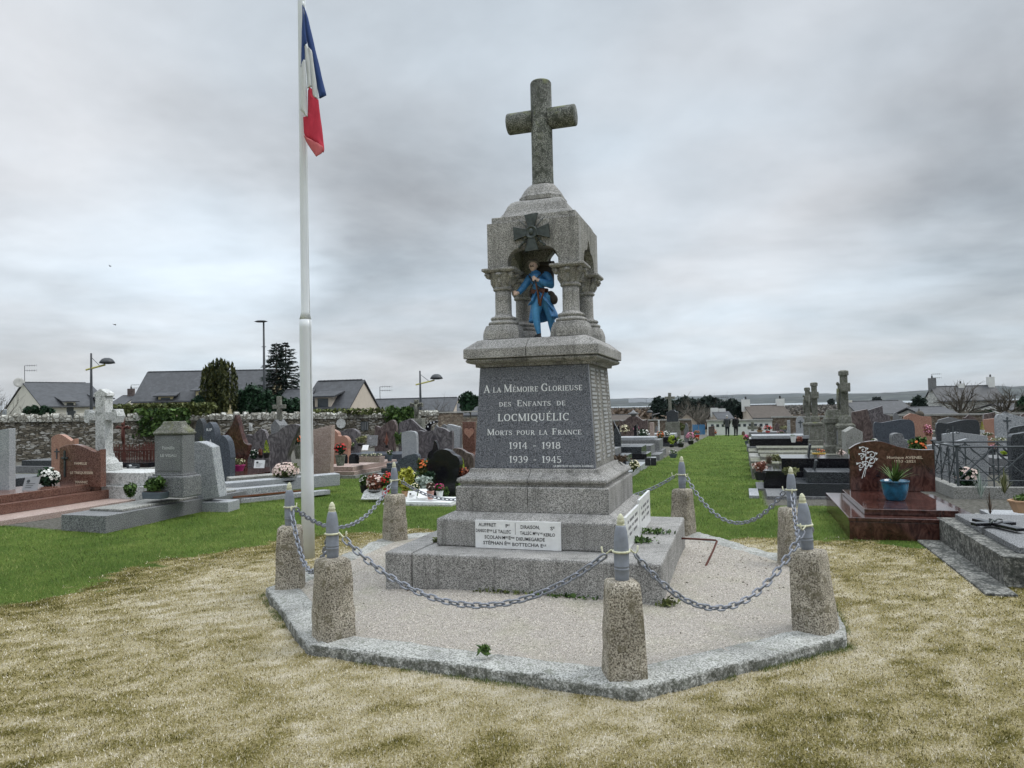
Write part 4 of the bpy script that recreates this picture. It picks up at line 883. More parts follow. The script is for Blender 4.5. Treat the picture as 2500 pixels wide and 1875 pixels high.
def tomb(label,u0,u1,v0,v1,tiers,zg=None,cat='tomb',grp=None,rot=0,name='tomb'):
    """tiers: (part name, inset left,right,front,back, z0,z1, material)"""
    z=gz((u0+u1)/2,(v0+v1)/2) if zg is None else zg; t=thing(name,label,cat,(u0,v0,z),rot,grp); w,l=u1-u0,v1-v0
    for nm,a,b,c,d,z0,z1,mt in tiers:
        MB().box(a,w-b,c,l-d,z0,z1).build(nm,M[mt],t,bevel=.008)
    return t

CR={'a':(0,830,3.538),'b':(561,830,3.538),'d':(1953,854,1.499)}
def hp(cr,pts,dist,mat,label,thick=.12,smooth=True,cross=None,marks=None,name='headstone'):
    """headstone whose top outline was measured; it stands upright on the ground at its own distance"""
    ox,oy,sc=CR[cr]; pts=[(ox+x/sc,oy+y/sc) for x,y in pts]; xm=(pts[0][0]+pts[-1][0])/2; v0=float(W(xm,1000,dist)[1]); Q=[]
    for x,y in pts:
        r_=ray(x,y); t=(v0-CAM[1])/r_[1]; q=CAM+r_*t; Q.append((float(q[0]),float(q[2])))
    if smooth:
        O=[]; n=len(Q)
        for i in range(n-1):
            a,b,c,d=Q[max(i-1,0)],Q[i],Q[i+1],Q[min(i+2,n-1)]
            for k2 in range(4):
                u=k2/4; O.append(tuple(.5*((2*b[j])+(-a[j]+c[j])*u+(2*a[j]-5*b[j]+4*c[j]-d[j])*u*u+(-a[j]+3*b[j]-3*c[j]+d[j])*u**3) for j in (0,1)))
        O.append(Q[-1]); Q=O
    x0=min(q[0] for q in Q); g0=gz(x0,v0); root=thing(name,label,name,(x0,v0,g0),0)
    top=[(x-x0,z-g0) for x,z in Q]; poly=top+[(top[-1][0],-.08),(top[0][0],-.08)]; mb=MB().prism(poly[::-1],0,thick); o=mb.build('headstone_slab',M[mat],root,bevel=.005)
    w=max(t_[0] for t_ in top); h=max(t_[1] for t_ in top)
    if cross: cx,cz,s,cm=cross; c=MB(); c.box(w*cx-s*.05,w*cx+s*.05,-.014,-.001,h*cz-s*.6,h*cz+s*.4); c.box(w*cx-s*.26,w*cx+s*.26,-.0145,-.0015,h*cz+s*.07,h*cz+s*.17); c.build('cross_ornament',M[cm],o)
    if marks: marks(root,o,w,h,0)
    return root
def leaves(n,r,c=(0,0,0),size=.03,seed=0,shell=.55,elong=1.6,up=0.,kind='ell'):
    g_=np.random.default_rng(seed); p=g_.normal(size=(n,3)); p/=np.linalg.norm(p,axis=1)[:,None]; rad=shell+(1-shell)*g_.random(n)**.7; nz=1+.28*(g_.random(n)-.5)
    if kind=='cone':
        t=g_.random(n)**.75; a=g_.random(n)*2*PI; rr=(1-t)**.75*(.6+.4*g_.random(n)); q=np.stack([np.cos(a)*rr,np.sin(a)*rr,t*2-1],1)
    elif kind=='dome': p[:,2]=abs(p[:,2]); q=p*(rad*nz)[:,None]; q[:,2]=q[:,2]*2-1
    else: q=p*(rad*nz)[:,None]
    q=q*np.array(r)+np.array(c); d1=g_.normal(size=(n,3)); d1[:,2]+=up; d1/=np.linalg.norm(d1,axis=1)[:,None]; d2=np.cross(d1,g_.normal(size=(n,3))); d2/=np.linalg.norm(d2,axis=1)[:,None]
    s=size*(.6+.8*g_.random(n))[:,None]; a=d1*s*elong/2; b=d2*s/2; V=np.stack([q-a,q+b*.9-a*.1,q+a,q-b*.9-a*.1],1).reshape(-1,3); return V,np.repeat(g_.random(n),4)
def leaf_obj(name,parts,mat,parent,loc=None):
    V=np.concatenate([p[0] for p in parts]); T=np.concatenate([p[1] for p in parts]); F=np.arange(len(V)).reshape(-1,4)
    o=np_mesh(name,V,F,M[mat],parent,attr=dict(tone=T))
    if loc is not None: o.location=loc
    return o
_ps=[100]
def plant(label,x0,x1,y0,y1,dist,leaf='leaf_green',flower=None,pot=None,kind='bush',cat='potted plant',fn=26,grp=None,name=None,dens=1.,trough=False,lsz=1.):
    _ps[0]+=1; sd=_ps[0]; P=W((x0+x1)/2,y1,dist); k=dist/FPX; w=(x1-x0)*k; h=(y1-y0)*k; nm=name or {'potted plant':'potted_plant','flowers':'flower_arrangement','shrub':'shrub','wreath':'wreath'}.get(cat,'potted_plant')
    t=thing(nm,label,cat,tuple(P),0,grp); ph=0; rg=random.Random(sd)
    if pot:
        fr,pm=pot[0],pot[1]; pw=(pot[2] if len(pot)>2 else .62)*w; ph=h*fr
        if trough: MB().box(-pw/2,pw/2,-pw*.22,pw*.22,0,ph,-pw*.03,-pw*.02).build('planter',M[pm],t,bevel=.006); MB().box(-pw/2+.01,pw/2-.01,-pw*.2,pw*.2,ph,ph+.012).build('soil',M['soil'],t)
        else: 
            MB().lathe([(pw*.36,0),(pw*.45,ph*.5),(pw*.5,ph*.88),(pw*.54,ph*.9),(pw*.54,ph),(pw*.46,ph),(pw*.44,ph*.86),(0,ph*.85)],n=20).build('pot',M[pm],t,smooth=False); MB().lathe([(pw*.43,ph*.862),(0,ph*.9)],n=14).build('soil',M['soil'],t)
    hh=h-ph; n=int((260 if dist<15 else 130 if dist<24 else 70)*dens); sz=max(.012,min(w,hh)*.16)*lsz
    if kind in('spiky','tuft'):
        V=[];T=[];g_=np.random.default_rng(sd); tf=kind=='tuft'
        for i in range(int((130 if tf else 34)*dens)):
            a=g_.random()*2*PI; sp=g_.random()*(.85 if tf else .95); L=1; wd=max(.004,w*(.016 if tf else .03)); 
            for s in range(3):
                def pt(q): return np.array([math.cos(a)*w*.5*sp*q**1.1,math.sin(a)*w*.5*sp*q**1.1,ph*.9+hh*1.02*(q*(1.25-.45*sp)-.35*sp*q*q*q)*(.75+.25*((i*7)%5)/4)])
                p,q=pt(s/3),pt((s+1)/3); ro=np.array([math.cos(i*2.4),math.sin(i*2.4),0])*(w*.26*math.sqrt((i%17)/17) if tf else 0); p=p+ro; q=q+ro; sd_=np.array([-math.sin(a),math.cos(a),0])*wd; f0,f1=(1-s/3*.6),(1-(s+1)/3*.95); V+=[p-sd_*f0,p+sd_*f0,q+sd_*f1,q-sd_*f1]; T+=[(i%7)/7]*4
        leaf_obj('leaves',[(np.array(V),np.array(T))],leaf,t)
    else:
        kd='cone' if kind=='cone' else 'ell'; rz=hh*.5
        if kind=='cone': n=int(n*2.2); prt=[leaves(n,(w*.48,w*.48,hh*.52),(0,0,ph+hh*.5),sz*.6,sd,.3,1.8,1.,'cone')]
        elif kind=='tuft': prt=[leaves(int(n*1.5),(w*.5,w*.42,rz),(0,0,ph+rz*.95),sz*.55,sd,.2,4.,2.)]
        else:
            prt=[leaves(n,(w*.44,w*.36,rz*.9),(0,0,ph+rz*.9),sz,sd,.35)]
            for q in range(6):
                a=rg.random()*2*PI; prt.append(leaves(max(8,n//6),(w*.2,w*.18,rz*.4),(math.cos(a)*w*.3,math.sin(a)*w*.22,ph+rz*(.7+.9*rg.random())),sz,sd+q*31,.3))
        if leaf: leaf_obj('foliage',prt,leaf,t)
    if flower:
        V=[];T=[];g_=np.random.default_rng(sd+5); fs=max(.014,min(w,hh)*.085)
        for i in range(fn):
            a=g_.random()*2*PI; el=math.asin(g_.random()*1.25-.25); rr=.95+.12*g_.random(); c=np.array([math.cos(a)*math.cos(el)*w*.45*rr,math.sin(a)*math.cos(el)*w*.38*rr,ph+rz_(hh)*(.95+.9*math.sin(el)*rr)]); nn=np.array([math.cos(a)*math.cos(el),math.sin(a)*math.cos(el)-.3,math.sin(el)+.25]); nn/=np.linalg.norm(nn)
            e1=np.cross(nn,[.3,.2,1]); e1/=np.linalg.norm(e1); e2=np.cross(nn,e1)
            for q in range(5):
                b=q*2*PI/5+i; dr=e1*math.cos(b)+e2*math.sin(b); sd_=e2*math.cos(b)-e1*math.sin(b); V+=[c,c+dr*fs*.55+sd_*fs*.42+nn*fs*.2,c+dr*fs+nn*fs*.3,c+dr*fs*.55-sd_*fs*.42+nn*fs*.2]; T+=[.25+.75*g_.random()]*4
        leaf_obj('flowers',[(np.array(V),np.array(T))],flower,t)
    return t
def rz_(h): return h*.5
def plaque(label,x0,x1,y0,y1,dist,mat,tiltb=18,deco=None,name='memorial_plaque',prof='flat'):
    P=W(x0,y1,dist); k=dist/FPX; w=(x1-x0)*k*1.02; h=(y1-y0)*k; o_=thing(name,label,'plaque',tuple(P),YAW*0+.15)
    mb=MB(); stone_mesh(mb,w,h/math.cos(R(tiltb)),prof,.018); mb.xf(Matrix.Rotation(-R(tiltb),4,'X')); a=mb.build('plate',M[mat],o_,bevel=.003)
    MB().box(w*.3,w*.36,.02,h*.35,0,.02).build('stand',M['letter_gold'],o_); 
    if deco:
        d=MB()
        for i in range(3): s=len(d.v); d.box(w*.2,w*(.6+.1*i),-.003,-.001,h*(.25+.15*i),h*(.28+.15*i)); 
        d.ell((w*.3,-.003,h*.75),(w*.12,.003,h*.12),8,6)
        d.xf(Matrix.Rotation(-R(tiltb),4,'X')); d.build('engraving',M[deco],a)
    return o_
# =============== left side, front rows ===============
t=tomb('low grey granite tomb with a tall capped stele, beside the fallen pale headstone',-7.6,-6.78,1.12,4.55,[('kerb_block',0,0,0,0,-.06,.225,'grey_tomb_granite'),('top_slab',.10,.10,.38,.3,.2255,.262,'concrete')])
P=W(359,1214,11.35); w=len_to_x(P,(1,0,0),448); pz=P[2]; st=thing('stele','grey family stele with stepped cap and carved arched panel, standing on the low grey tomb','headstone',tuple(P),0,None)
def zpx(x,y,d): return float(W(x,y,d)[2])-pz
hp_=zpx(400,1161,11.4); MB().box(0,w,0,.40,0,hp_).build('pedestal',M['grey_tomb_granite'],st,bevel=.02)
hb=zpx(400,1062,11.5); bs=MB().box(w*.13,w*.90,.06,.33,hp_,hb).build('stele_body',M['grey_tomb_granite'],st,bevel=.012)
MB().box(w*.10,w*.93,.035,.355,hp_,hp_+.03).build('plinth_band',M['grey_tomb_granite'],st,bevel=.006)
pn=[(w*.2,hp_+.08),(w*.86,hp_+.08)]+[(w*.53+w*.33*math.cos(a),hb-.13+.10*math.sin(a)) for a in np.linspace(0,PI,14)]; mb=MB().prism(pn,.050,.0595); mb.build('carved_panel',M['grey_tomb_granite'],bs,bevel=.002)
text_on(bs,'Famille',w*.34,w*.53,hp_+.42,.05,'engraved_pale',.049); text_on(bs,'LE VISAU',w*.44,w*.53,hp_+.30,.045,'engraved_pale',.049)
ht=zpx(400,1029,11.6); cm=MB(); n=[(w*.13,.05,w*.91,.34,hb+.001),(w*.11,.03,w*.93,.36,hb+.03),(w*.13,.05,w*.91,.34,hb+.06),(w*.25,.12,w*.79,.27,hb+(ht-hb)*.75),(w*.27,.14,w*.77,.25,ht)]
cm.ring([[(a,b,z),(c,b,z),(c,d,z),(a,d,z)] for a,b,c,d,z in n]); cm.build('stele_cap',M['old_stone'],st,bevel=.01)
plant('dark green leafy plant in a slate trough in front of the grey stele',351,408,1163,1217,11.2,'leaf_green',None,(.30,'pot_slate',.98),trough=True)
plant('small leafy weed growing beside the white stone cross tomb',302,334,1175,1215,12.6,'leaf_green',None,None,cat='shrub')
# red granite tomb
t=tomb('polished brown-red granite tomb with a wide pale base slab at the left edge',-10.85,-8.75,1.0,4.0,[('base_slab',0,0,0,0,-.05,.07,'pink_granite'),('tomb_box',.1,.62,.1,.2,.0705,.235,'red_granite'),('lid',.24,.80,.2,.25,.2355,.36,'red_granite')])
def treq(root,o,w,h,b0):
    text_on(o,'FAMILLE',w*.30,w*.52,h*.66,.045,'letter_gold'); text_on(o,'LE TREQUESSER',w*.56,w*.54,h*.50,.045,'letter_gold'); text_on(o,'MANNIC',w*.30,w*.54,h*.34,.045,'letter_gold')
    c=MB(); c.box(w*.13,w*.16,-.025,-.001,h*.45,h*.90); c.box(w*.07,w*.22,-.0255,-.002,h*.76,h*.79); c.ell((w*.145,-.03,h*.77),(.02,.02,.03)); c.build('crucifix',M['bronze_green'],o)
hs(145,246,1086,13.35,'wave','red_granite','brown-red wavy headstone with FAMILLE LE TREQUESSER MANNIC and a small crucifix',thick=.12,marks=treq,zb=.3)
plaque('grey square plaque with bird engraving on the brown-red tomb',52,92,1166,1199,12.2,'pale_plate',20,'fabric_grey')
plant('white hydrangea-like flowers on the brown-red tomb, left of its headstone',90,147,1140,1188,12.9,'leaf_dark','petal_white',None,cat='flowers',fn=60)
hs(-60,22,1046,12.6,'slant','pale_granite','rough pale grey headstone cut by the left edge of the photo',thick=.12)
tomb('dark granite tomb at the left edge beneath the rough grey headstone',-12.9,-11.35,2.0,4.4,[('base_slab',0,0,0,0,-.05,.12,'dark_granite'),('tomb_box',.1,.12,.1,.1,.1205,.42,'dark_granite')])
tomb('mossy green-grey stepped tomb before the rubble wall at the left',-16.2,-13.2,6.8,8.2,[('base_slab',0,0,0,0,-.05,.18,'old_stone'),('tomb_box',.15,.15,.1,.1,.1805,.36,'grey_tomb_granite'),('lid',.3,1.2,.2,.2,.3605,.5,'dark_granite')])
hs(125,182,1066,17.5,'wave','salmon_granite','small brownish headstone behind the family Trequesser one, near the wall',thick=.12,cross=(.25,.55,.25,'dark_iron'),base=(.08,.25,'salmon_granite'))
# white stone cross
P=W(252,1216,13.3); t=thing('stone_cross','tall weathered white stone cross with flared arms on a whitewashed stepped pedestal','cross',(P[0],P[1],gz(P[0],P[1])),0); k=13.5/FPX; 
def hz(y,x=255,d=13.6): return float(W(x,y,d)[2])-gz(P[0],P[1])
MB().box(-.5,1.0,.0,.9,-.05,hz(1182)).build('lower_block',M['white_stone'],t,bevel=.012); MB().box(-.45,.95,.05,.85,hz(1182),hz(1151)).build('middle_block',M['white_stone'],t,bevel=.012)
r9=ray(255,1060); cx=float(CAM[0]+r9[0]*(P[1]+.41-CAM[1])/r9[1]-P[0])-.21; MB().box(cx-.02,cx+.44,.2,.62,hz(1151),hz(1132)).build('pedestal_step',M['white_stone'],t,bevel=.01)
m2=MB(); m2.ring([[(cx+a,.26+b_,z),(cx+.42-a,.26+b_,z),(cx+.42-a,.56-b_,z),(cx+a,.56-b_,z)] for a,b_,z in ((.0,0,hz(1132)),(.02,.01,hz(1126)),(.06,.04,hz(1118)),(.075,.05,hz(1108)))]); m2.build('shaft_foot',M['white_stone'],t,bevel=.004)
xc=cx+.21; arm=[]; za,zb_=hz(1030),hz(1002); mb=MB(); mb.box(xc-.12,xc+.12,.31,.50,hz(1108),hz(968))
for s in (-1,1):
    mb.prism([(xc+s*.12,za+.03),(xc+s*.27,za+.03),(xc+s*.29,za-.02),(xc+s*.38,za-.02),(xc+s*.42,(za+zb_)/2),(xc+s*.38,zb_+.02),(xc+s*.29,zb_+.02),(xc+s*.27,zb_-.03),(xc+s*.12,zb_-.03)][::s],.312,.498)
mb.prism([(xc-.12,hz(968)),(xc+.12,hz(968)),(xc+.17,hz(966)),(xc+.15,hz(958)),(xc,hz(948)),(xc-.15,hz(958)),(xc-.17,hz(966))],.311,.499); mb.build('cross_body',M['white_stone'],t,bevel=.008)
def open_book(label,x0,x1,y0,y1,dist,mat='white_enamel'): return plaque(label,x0,x1,y0,y1,dist,mat,25,None,'memorial_plaque','arch')
plaque('small dark headstone-shaped plaque with white strokes behind the white cross tomb',308,342,1132,1150,14.2,'dark_granite',8,'letter_white',prof='arch')
# rusty cross and railing
P=W(272,1122,19.5); t=thing('iron_cross','rusty iron cross rising behind the rusty grave railing','cross',(float(W(303,1110,20.3)[0]),float(W(303,1110,20.3)[1]),gz(P[0],P[1])),0)
zt=float(W(300,1017,20.3)[2])-t.location.z; MB().tube([(0,0,0),(-.02,0,zt)],.035,8).tube([(-.28,0,zt*.80),(.22,0,zt*.80)],.035,8).build('cross_bars',M['rust'],t); m2=MB(); m2.tube([(.0,-.04,zt*.52),(.01,-.05,zt*.66),(0,-.04,zt*.82)],[.02,.05,.03],8); m2.tube([(-.2,-.04,zt*.83),(0,-.04,zt*.79),(.18,-.04,zt*.83)],.02,6); m2.ell((0,-.05,zt*.86),(.04,.04,.05)); m2.build('christ_figure',M['rust'],t,smooth=True)
t=thing('grave_railing','dark red rusty iron railing around a grave in front of the wall','railing',(P[0],P[1],gz(P[0],P[1])),0); Lr=len_to_x(P,(1,0,0),374); hr=float(W(300,1082,20)[2])-t.location.z
for y in (0,1.1):
    for i in range(26): x=Lr*i/25; MB().tube([(x,y,0),(x,y,hr*(.92+.08*(i%2)))],.014,5).build('bar',M['rust'],t)
    m2=MB(); m2.tube([(0,y,hr*.8),(Lr,y,hr*.8)],.018,6); m2.build('rail',M['rust'],t); m2=MB(); m2.tube([(0,y,hr*.25),(Lr,y,hr*.25)],.018,6); m2.build('rail',M['rust'],t)
    m2=MB(); pts=[]
    for i in range(121): a=i/120*2*PI*12; pts.append((Lr*i/120+.03*math.cos(a),y,hr*.55+.16*math.sin(a)))
    m2.tube(pts,.012,5); m2.build('scrollwork',M['rust'],t)
tomb('long dark slab grave seen behind the white cross tomb',-14.6,-12.2,7.4,8.6,[('kerb_block',0,0,0,0,-.05,.3,'concrete'),('lid',.1,.1,.1,.1,.3005,.42,'black_granite')])
# dark group right of the grey stele
hs(474,500,1022,18.5,'round','dark_granite','dark green-black round-topped headstone half hidden behind the grey stele',thick=.16)
hs(494,528,1031,16.6,'round','blue_granite','tall blue-grey headstone with scalloped outline and white engraving',thick=.2,waist=.14,marks=lambda r_,o,w,h,b0:(text_on(o,'R.I.P',w*.4,w*.5,h*.86,.06,'letter_white'),MB().tube([(w*.3,-.004,h*.70),(w*.45,-.004,h*.62),(w*.6,-.004,h*.72),(w*.7,-.004,h*.60)],.012,5).build('engraving',M['letter_white'],o)))
hs(521,563,1063,14.9,'round','blue_granite','short speckled blue-black round headstone with waisted sides',thick=.17,waist=.05)
plant('green yucca-like plant in a tall pale pot between dark headstones',472,512,1062,1112,14.5,'leaf_olive',None,(.42,'pot_slate',.3),'spiky')
hp('a',[(1925,830),(1960,790),(2000,738),(2028,655),(2042,658),(2066,740),(2090,840),(2115,893),(2142,912),(2122,1000),(2105,1035)],16.6,'maroon_granite','pointed flame-shaped maroon headstone',.14)
hp('b',[(130,1000),(128,830),(195,822),(240,782),(268,770),(300,788),(318,830),(340,900)],19.5,'violet_granite','grey-violet humped headstone behind the small lime cypress')
hp('b',[(348,1060),(352,930),(332,830),(400,800),(450,760),(500,735),(560,728),(602,742),(590,775),(560,840),(530,900),(512,960),(498,1010),(500,1060)],16.2,'violet_granite','large veined grey-violet headstone with sweeping top beside the flagpole',.14)
tomb('polished maroon slab tomb with plants and a white plaque on it',-9.55,-8.35,5.6,8.2,[('base_slab',-.15,0,0,0,-.05,.14,'maroon_granite'),('tomb_box',0,.05,.1,.1,.1405,.30,'maroon_granite')])
plant('pale feathery plants in a magenta bowl on the maroon tomb',561,600,1118,1150,15.3,'leaf_hebe','petal_cream',(.45,'pot_pink',.85),fn=14)
plaque('white lace-edged plaque with a small portrait on the maroon tomb',619,646,1124,1143,16.3,'white_enamel',15,'fabric_grey')
plant('white cut flowers in front of the grey-violet headstone',602,634,1097,1122,17.2,'leaf_dark','petal_white',None,cat='flowers',fn=40)
plant('small lime green cypress in a dark pot beside the veined headstone',641,660,1076,1118,17.,'leaf_lime',None,(.28,'pot_black',.8),'cone')
plant('purple heather next to the small lime cypress',628,644,1095,1118,17.1,'leaf_red',None,(.3,'pot_black',.8),'tuft')
plant('orange flowers in a grey stone vase just left of the flagpole',716,742,1063,1120,17.,'leaf_dark','petal_orange',(.6,'old_stone',.8),fn=40)
plant('large pale pink and cream flower mass beside the flagpole',663,733,1127,1178,14.2,'leaf_olive','petal_rose',(.12,'pot_black',.7),fn=170,lsz=.8,cat='flowers')
# pinnacle with cross against the wall
P=W(661,1060,24); t=thing('gabled_stele','grey gabled stele with a small stone cross on top against the wall','headstone',(P[0],P[1],gz(P[0],P[1])),0); w=len_to_x(P,(1,0,0),682); zt=float(W(670,1024,24)[2])-t.location.z; m2=MB(); m2.prism([(0,-.05),(w,-.05),(w,zt*.86),(w/2,zt),(0,zt*.86)],0,.5); m2.build('stele_body',M['grey_tomb_granite'],t,bevel=.01)
zc=float(W(670,968,24.3)[2])-t.location.z; m2=MB(); m2.box(w/2-.07,w/2+.07,.18,.32,zt*.97,zc); m2.box(w/2-.24,w/2+.24,.185,.315,zc-.42,zc-.28); m2.build('small_cross',M['old_stone'],t,bevel=.02)
# fallen headstone and loose slabs
P=W(478,1240,11.9); t=thing('fallen_headstone','pale grey arched headstone leaning sideways, pulled out beside loose slabs','headstone',(P[0],P[1],0),R(8)); w=.55; m2=MB(); stone_mesh(m2,w,.98,'arch',.24,.14,.0); o=m2.build('leaning_slab',M['pale_granite'],t,bevel=.012); o.rotation_euler=(0,R(-9),0); m2=MB().box(.02,.70,-.03,.32,-.06,.15); m2.build('foot_block',M['pale_granite'],t,bevel=.01)
t.location=(float(W(466,1238,12.0)[0]),float(W(466,1238,12.0)[1]),-.03)
for i,(x0,y0,d0,L,wd,z0,hh,ro,lb) in enumerate([(556,1226,12.7,2.0,.30,.0,.09,78,'lowest loose granite slab lying on the grass behind the leaning headstone'),(558,1210,12.8,1.15,.26,.12,.14,76,'short granite kerb piece with a ledge, in the middle of the loose slab stack'),(552,1206,13.3,2.3,.24,.09,.24,76,'long granite kerb leaning behind the other loose slabs'),(560,1186,14.0,1.5,.2,.12,.24,77,'beige stone kerb piece lying nearest the maroon tomb')]):
    P=W(x0,y0,d0); o=MB().box(0,L,0,wd,z0,z0+hh).build('loose_slab',M['pale_granite' if i<3 else 'concrete'],None,bevel=.01); o.location=(P[0],P[1],gz(P[0],P[1])); o.rotation_euler=(R(3*(i-1)),0,R(ro-18)); tag(o,lb,'stone slab','loose granite slabs by the leaning headstone')
P=W(570,1222,12.6); o=MB().box(0,1.5,0,.04,0,.03).build('wooden_plank',M['gun_wood'],None); o.location=(P[0],P[1],.09); o.rotation_euler=(0,0,R(58)); tag(o,'thin brown wooden batten between the loose granite slabs','plank')
# pink tomb group
tomb('pink granite tomb with a stepped wide base right of the flagpole',-8.6,-7.3,8.9,11.6,[('base_slab',0,0,0,0,-.08,.10,'concrete'),('tomb_step',.05,.06,.05,.05,.1005,.19,'pink_granite'),('lid',.15,.15,.15,.15,.1905,.30,'pink_granite')])
hp('b',[(715,1080),(714,776),(880,735),(868,1080)],17.4,'pink_granite','plain pale pink rectangular headstone immediately right of the flagpole',.16,False)
hp('b',[(876,940),(876,784),(905,782),(930,800),(942,830),(985,828),(1015,850),(1026,890),(1018,940)],19.4,'salmon_granite','salmon pink double-lobed headstone behind the red tulips',.16)
plant('red and white tulips in a stone vase on the pink tomb',815,847,1080,1137,17.,'leaf_dark','petal_red',(.46,'old_stone',.75),fn=60)
for x0,x1,lb in ((830,849,'small round black plaque beside the tulip vase'),(851,877,'black urn-shaped plaque on the pink tomb')): plaque(lb,x0,x1,1108,1132,17.6,'black_granite',5,None,prof='round')
plant('pink granite planter of yellow flowers on the pink tomb',875,937,1106,1128,18.2,'leaf_olive','petal_cream',(.62,'pink_granite',.95),trough=True,fn=40)
tomb('dark blue-grey slab tomb behind the pink tomb',-9.8,-7.6,12.3,13.8,[('base_slab',0,0,0,0,-.08,.16,'dark_granite'),('lid',.1,.1,.1,.1,.1605,.42,'blue_granite')])
hp('b',[(940,860),(938,800),(990,780),(1040,767),(1080,775),(1112,805),(1112,860)],22.5,'violet_granite','dark violet round headstone left of the yellow-green shrub',.15)
plant('yellow-green variegated bush in a black pot among dark tombs',868,896,1062,1089,20.3,'leaf_hebe',None,(.2,'pot_black',.7)); plant('small green and white plant in a round black pot',846,868,1079,1100,20.,'leaf_green','petal_cream',(.4,'pot_black',.8),fn=14)
plaque('striped grey glass plaque on the dark blue tomb',895,921,1063,1089,20.2,'grey_tomb_granite',18,'pale_plate'); plaque('white open book plaque on the dark blue tomb',883,898,1087,1099,20,'white_enamel',35)
hp('b',[(1250,890),(1255,750),(1300,755),(1340,725),(1400,690),(1430,720),(1436,780),(1420,890)],22.8,'brown_granite','brown veined headstone with wavy top left of the ivy shrub',.14)
plant('red-brown spiky cordyline on a dark tomb',930,958,1060,1094,20.5,'leaf_red',None,(.2,'pot_black',.3),'spiky')
plant('leafy green plant beside the cordyline',962,985,1050,1090,21.,'leaf_green',None,None,cat='shrub')
plant('small pot of pink and white blooms on grey steps',943,960,1098,1126,18.5,'leaf_green','petal_rose',(.5,'pot_slate',.8),fn=16)
hp('b',[(1455,830),(1462,722),(1500,700),(1560,684),(1600,712),(1650,760),(1690,782),(1700,830)],24.,'violet_granite','striped violet headstone with wavy top before the stone crucifix')
hp('b',[(1485,945),(1484,812),(1510,792),(1550,786),(1602,800),(1611,860),(1612,945)],19.2,'pale_granite','pale grey arched headstone on dark ridged slabs',.14)
hp('b',[(1600,1060),(1600,803),(1680,790),(1720,786),(1775,777),(1800,755),(1850,765),(1895,792),(1922,800),(1916,1060)],19.8,'violet_granite','wide dark swirl-patterned headstone with wavy top left of the memorial',.14)
hp('b',[(1872,900),(1874,745),(1900,731),(1950,744),(1982,762),(1986,900)],21.5,'pale_granite','greenish grey narrow headstone at the right end of the swirl-patterned one',.2)
hp('b',[(1688,770),(1700,732),(1740,706),(1792,700),(1788,712),(1745,725),(1728,770)],25.,'black_granite','small black curved headstone dotted with white stars',.1,marks=lambda r_,o,w,h,b0:[MB().ell((w*a,-.005,h*b_),(.03,.004,.03),5,4).build('star',M['letter_white'],o) for a,b_ in ((.22,.86),(.45,.95),(.7,.97))])
hs(1056,1100,1036,27.,'waves','grey_tomb_granite','grey wavy headstone in a back row beyond the swirl-patterned one',thick=.1)
hp('b',[(1700,1060),(1716,975),(1750,942),(1766,868),(1790,900),(1800,960),(1790,1010)],17.2,'black_granite','black fin-shaped headstone standing behind the large black round one',.1)
hp('b',[(1752,1290),(1745,1235),(1722,1175),(1702,1100),(1715,1040),(1750,1015),(1765,975),(1805,950),(1850,944),(1898,960),(1930,990),(1968,1010),(1986,1060),(1975,1140),(1950,1225),(1945,1290)],13.9,'black_granite','large shiny black round headstone close to the left side of the memorial',.18)
hp('b',[(1440,1200),(1446,1062),(1500,1012),(1562,990),(1626,1002),(1634,1200)],15.6,'blue_granite','low speckled blue-black headstone behind the yellow-green bush',.14)
hs(1128,1160,1030,21.5,'flat','red_granite','red-brown headstone with a heart carving at the left edge of the memorial',thick=.12,marks=lambda r_,o,w,h,b0:MB().prism([(w*.55+.16*math.sin(a)**3,h-.32+.011*(13*math.cos(a)-5*math.cos(2*a)-2*math.cos(3*a)-math.cos(4*a))) for a in np.linspace(0,2*PI,24)[:-1]],-.012,-.001).build('heart_carving',M['salmon_granite'],o))
hp('b',[(1905,1120),(1912,1000),(1932,940),(1990,940),(2040,970),(2097,1002),(2100,1120)],16.5,'brown_granite','curved brown headstone partly hidden by the left side of the memorial',.14)
tomb('bright red polished tomb lid beside the left edge of the memorial',-5.7,-4.3,11.6,13.4,[('base_slab',0,0,0,0,-.08,.3,'red_granite'),('lid',.05,.05,.05,.05,.3005,.50,'red_granite')])
plant('lime green dwarf cypress beside the large black headstone',1121,1137,1118,1152,14.6,'leaf_lime',None,(.15,'pot_black',.8),'cone')
plant('rust coloured heather in a pot right of the large black headstone',1112,1148,1140,1180,14.,'leaf_red','petal_orange',(.3,'white_stone',.6),fn=20)
plant('orange and red bouquet behind the silver plants, left of the black headstone',1018,1052,1118,1166,14.4,'leaf_olive','petal_orange',None,cat='flowers',fn=40)
# the flower covered grave by the lawn
tomb('white marble slab on the grass covered with pots and books',-4.25,-2.95,4.55,5.4,[('base_slab',0,0,0,0,-.06,.04,'white_stone'),('marble_slab',.1,.03,.03,.1,.0405,.075,'white_paint')])
plant('white petunias in a tall black pot, leftmost pot on the lawn',876,902,1160,1203,13.4,'leaf_green','petal_white',(.42,'pot_black',.75),fn=26)
plant('red-brown heather clump between the white petunias and red plant',893,943,1158,1203,13.3,'leaf_red','petal_rose',(.12,'pot_black',.7),fn=60,dens=1.4)
plant('spiky red plant and blooms behind the left bollard shell',930,960,1150,1202,13.2,'leaf_green','petal_red',(.2,'pot_red',.5),fn=70)
plant('tall yellow-green euonymus bush in a terracotta pot by the left bollard',970,1012,1138,1212,13.2,'leaf_yellow',None,(.18,'terracotta',.5),dens=1.5)
plant('cream chrysanthemums low beside the yellow-green bush',1000,1026,1178,1202,12.9,'leaf_green','petal_cream',None,cat='flowers',fn=50)
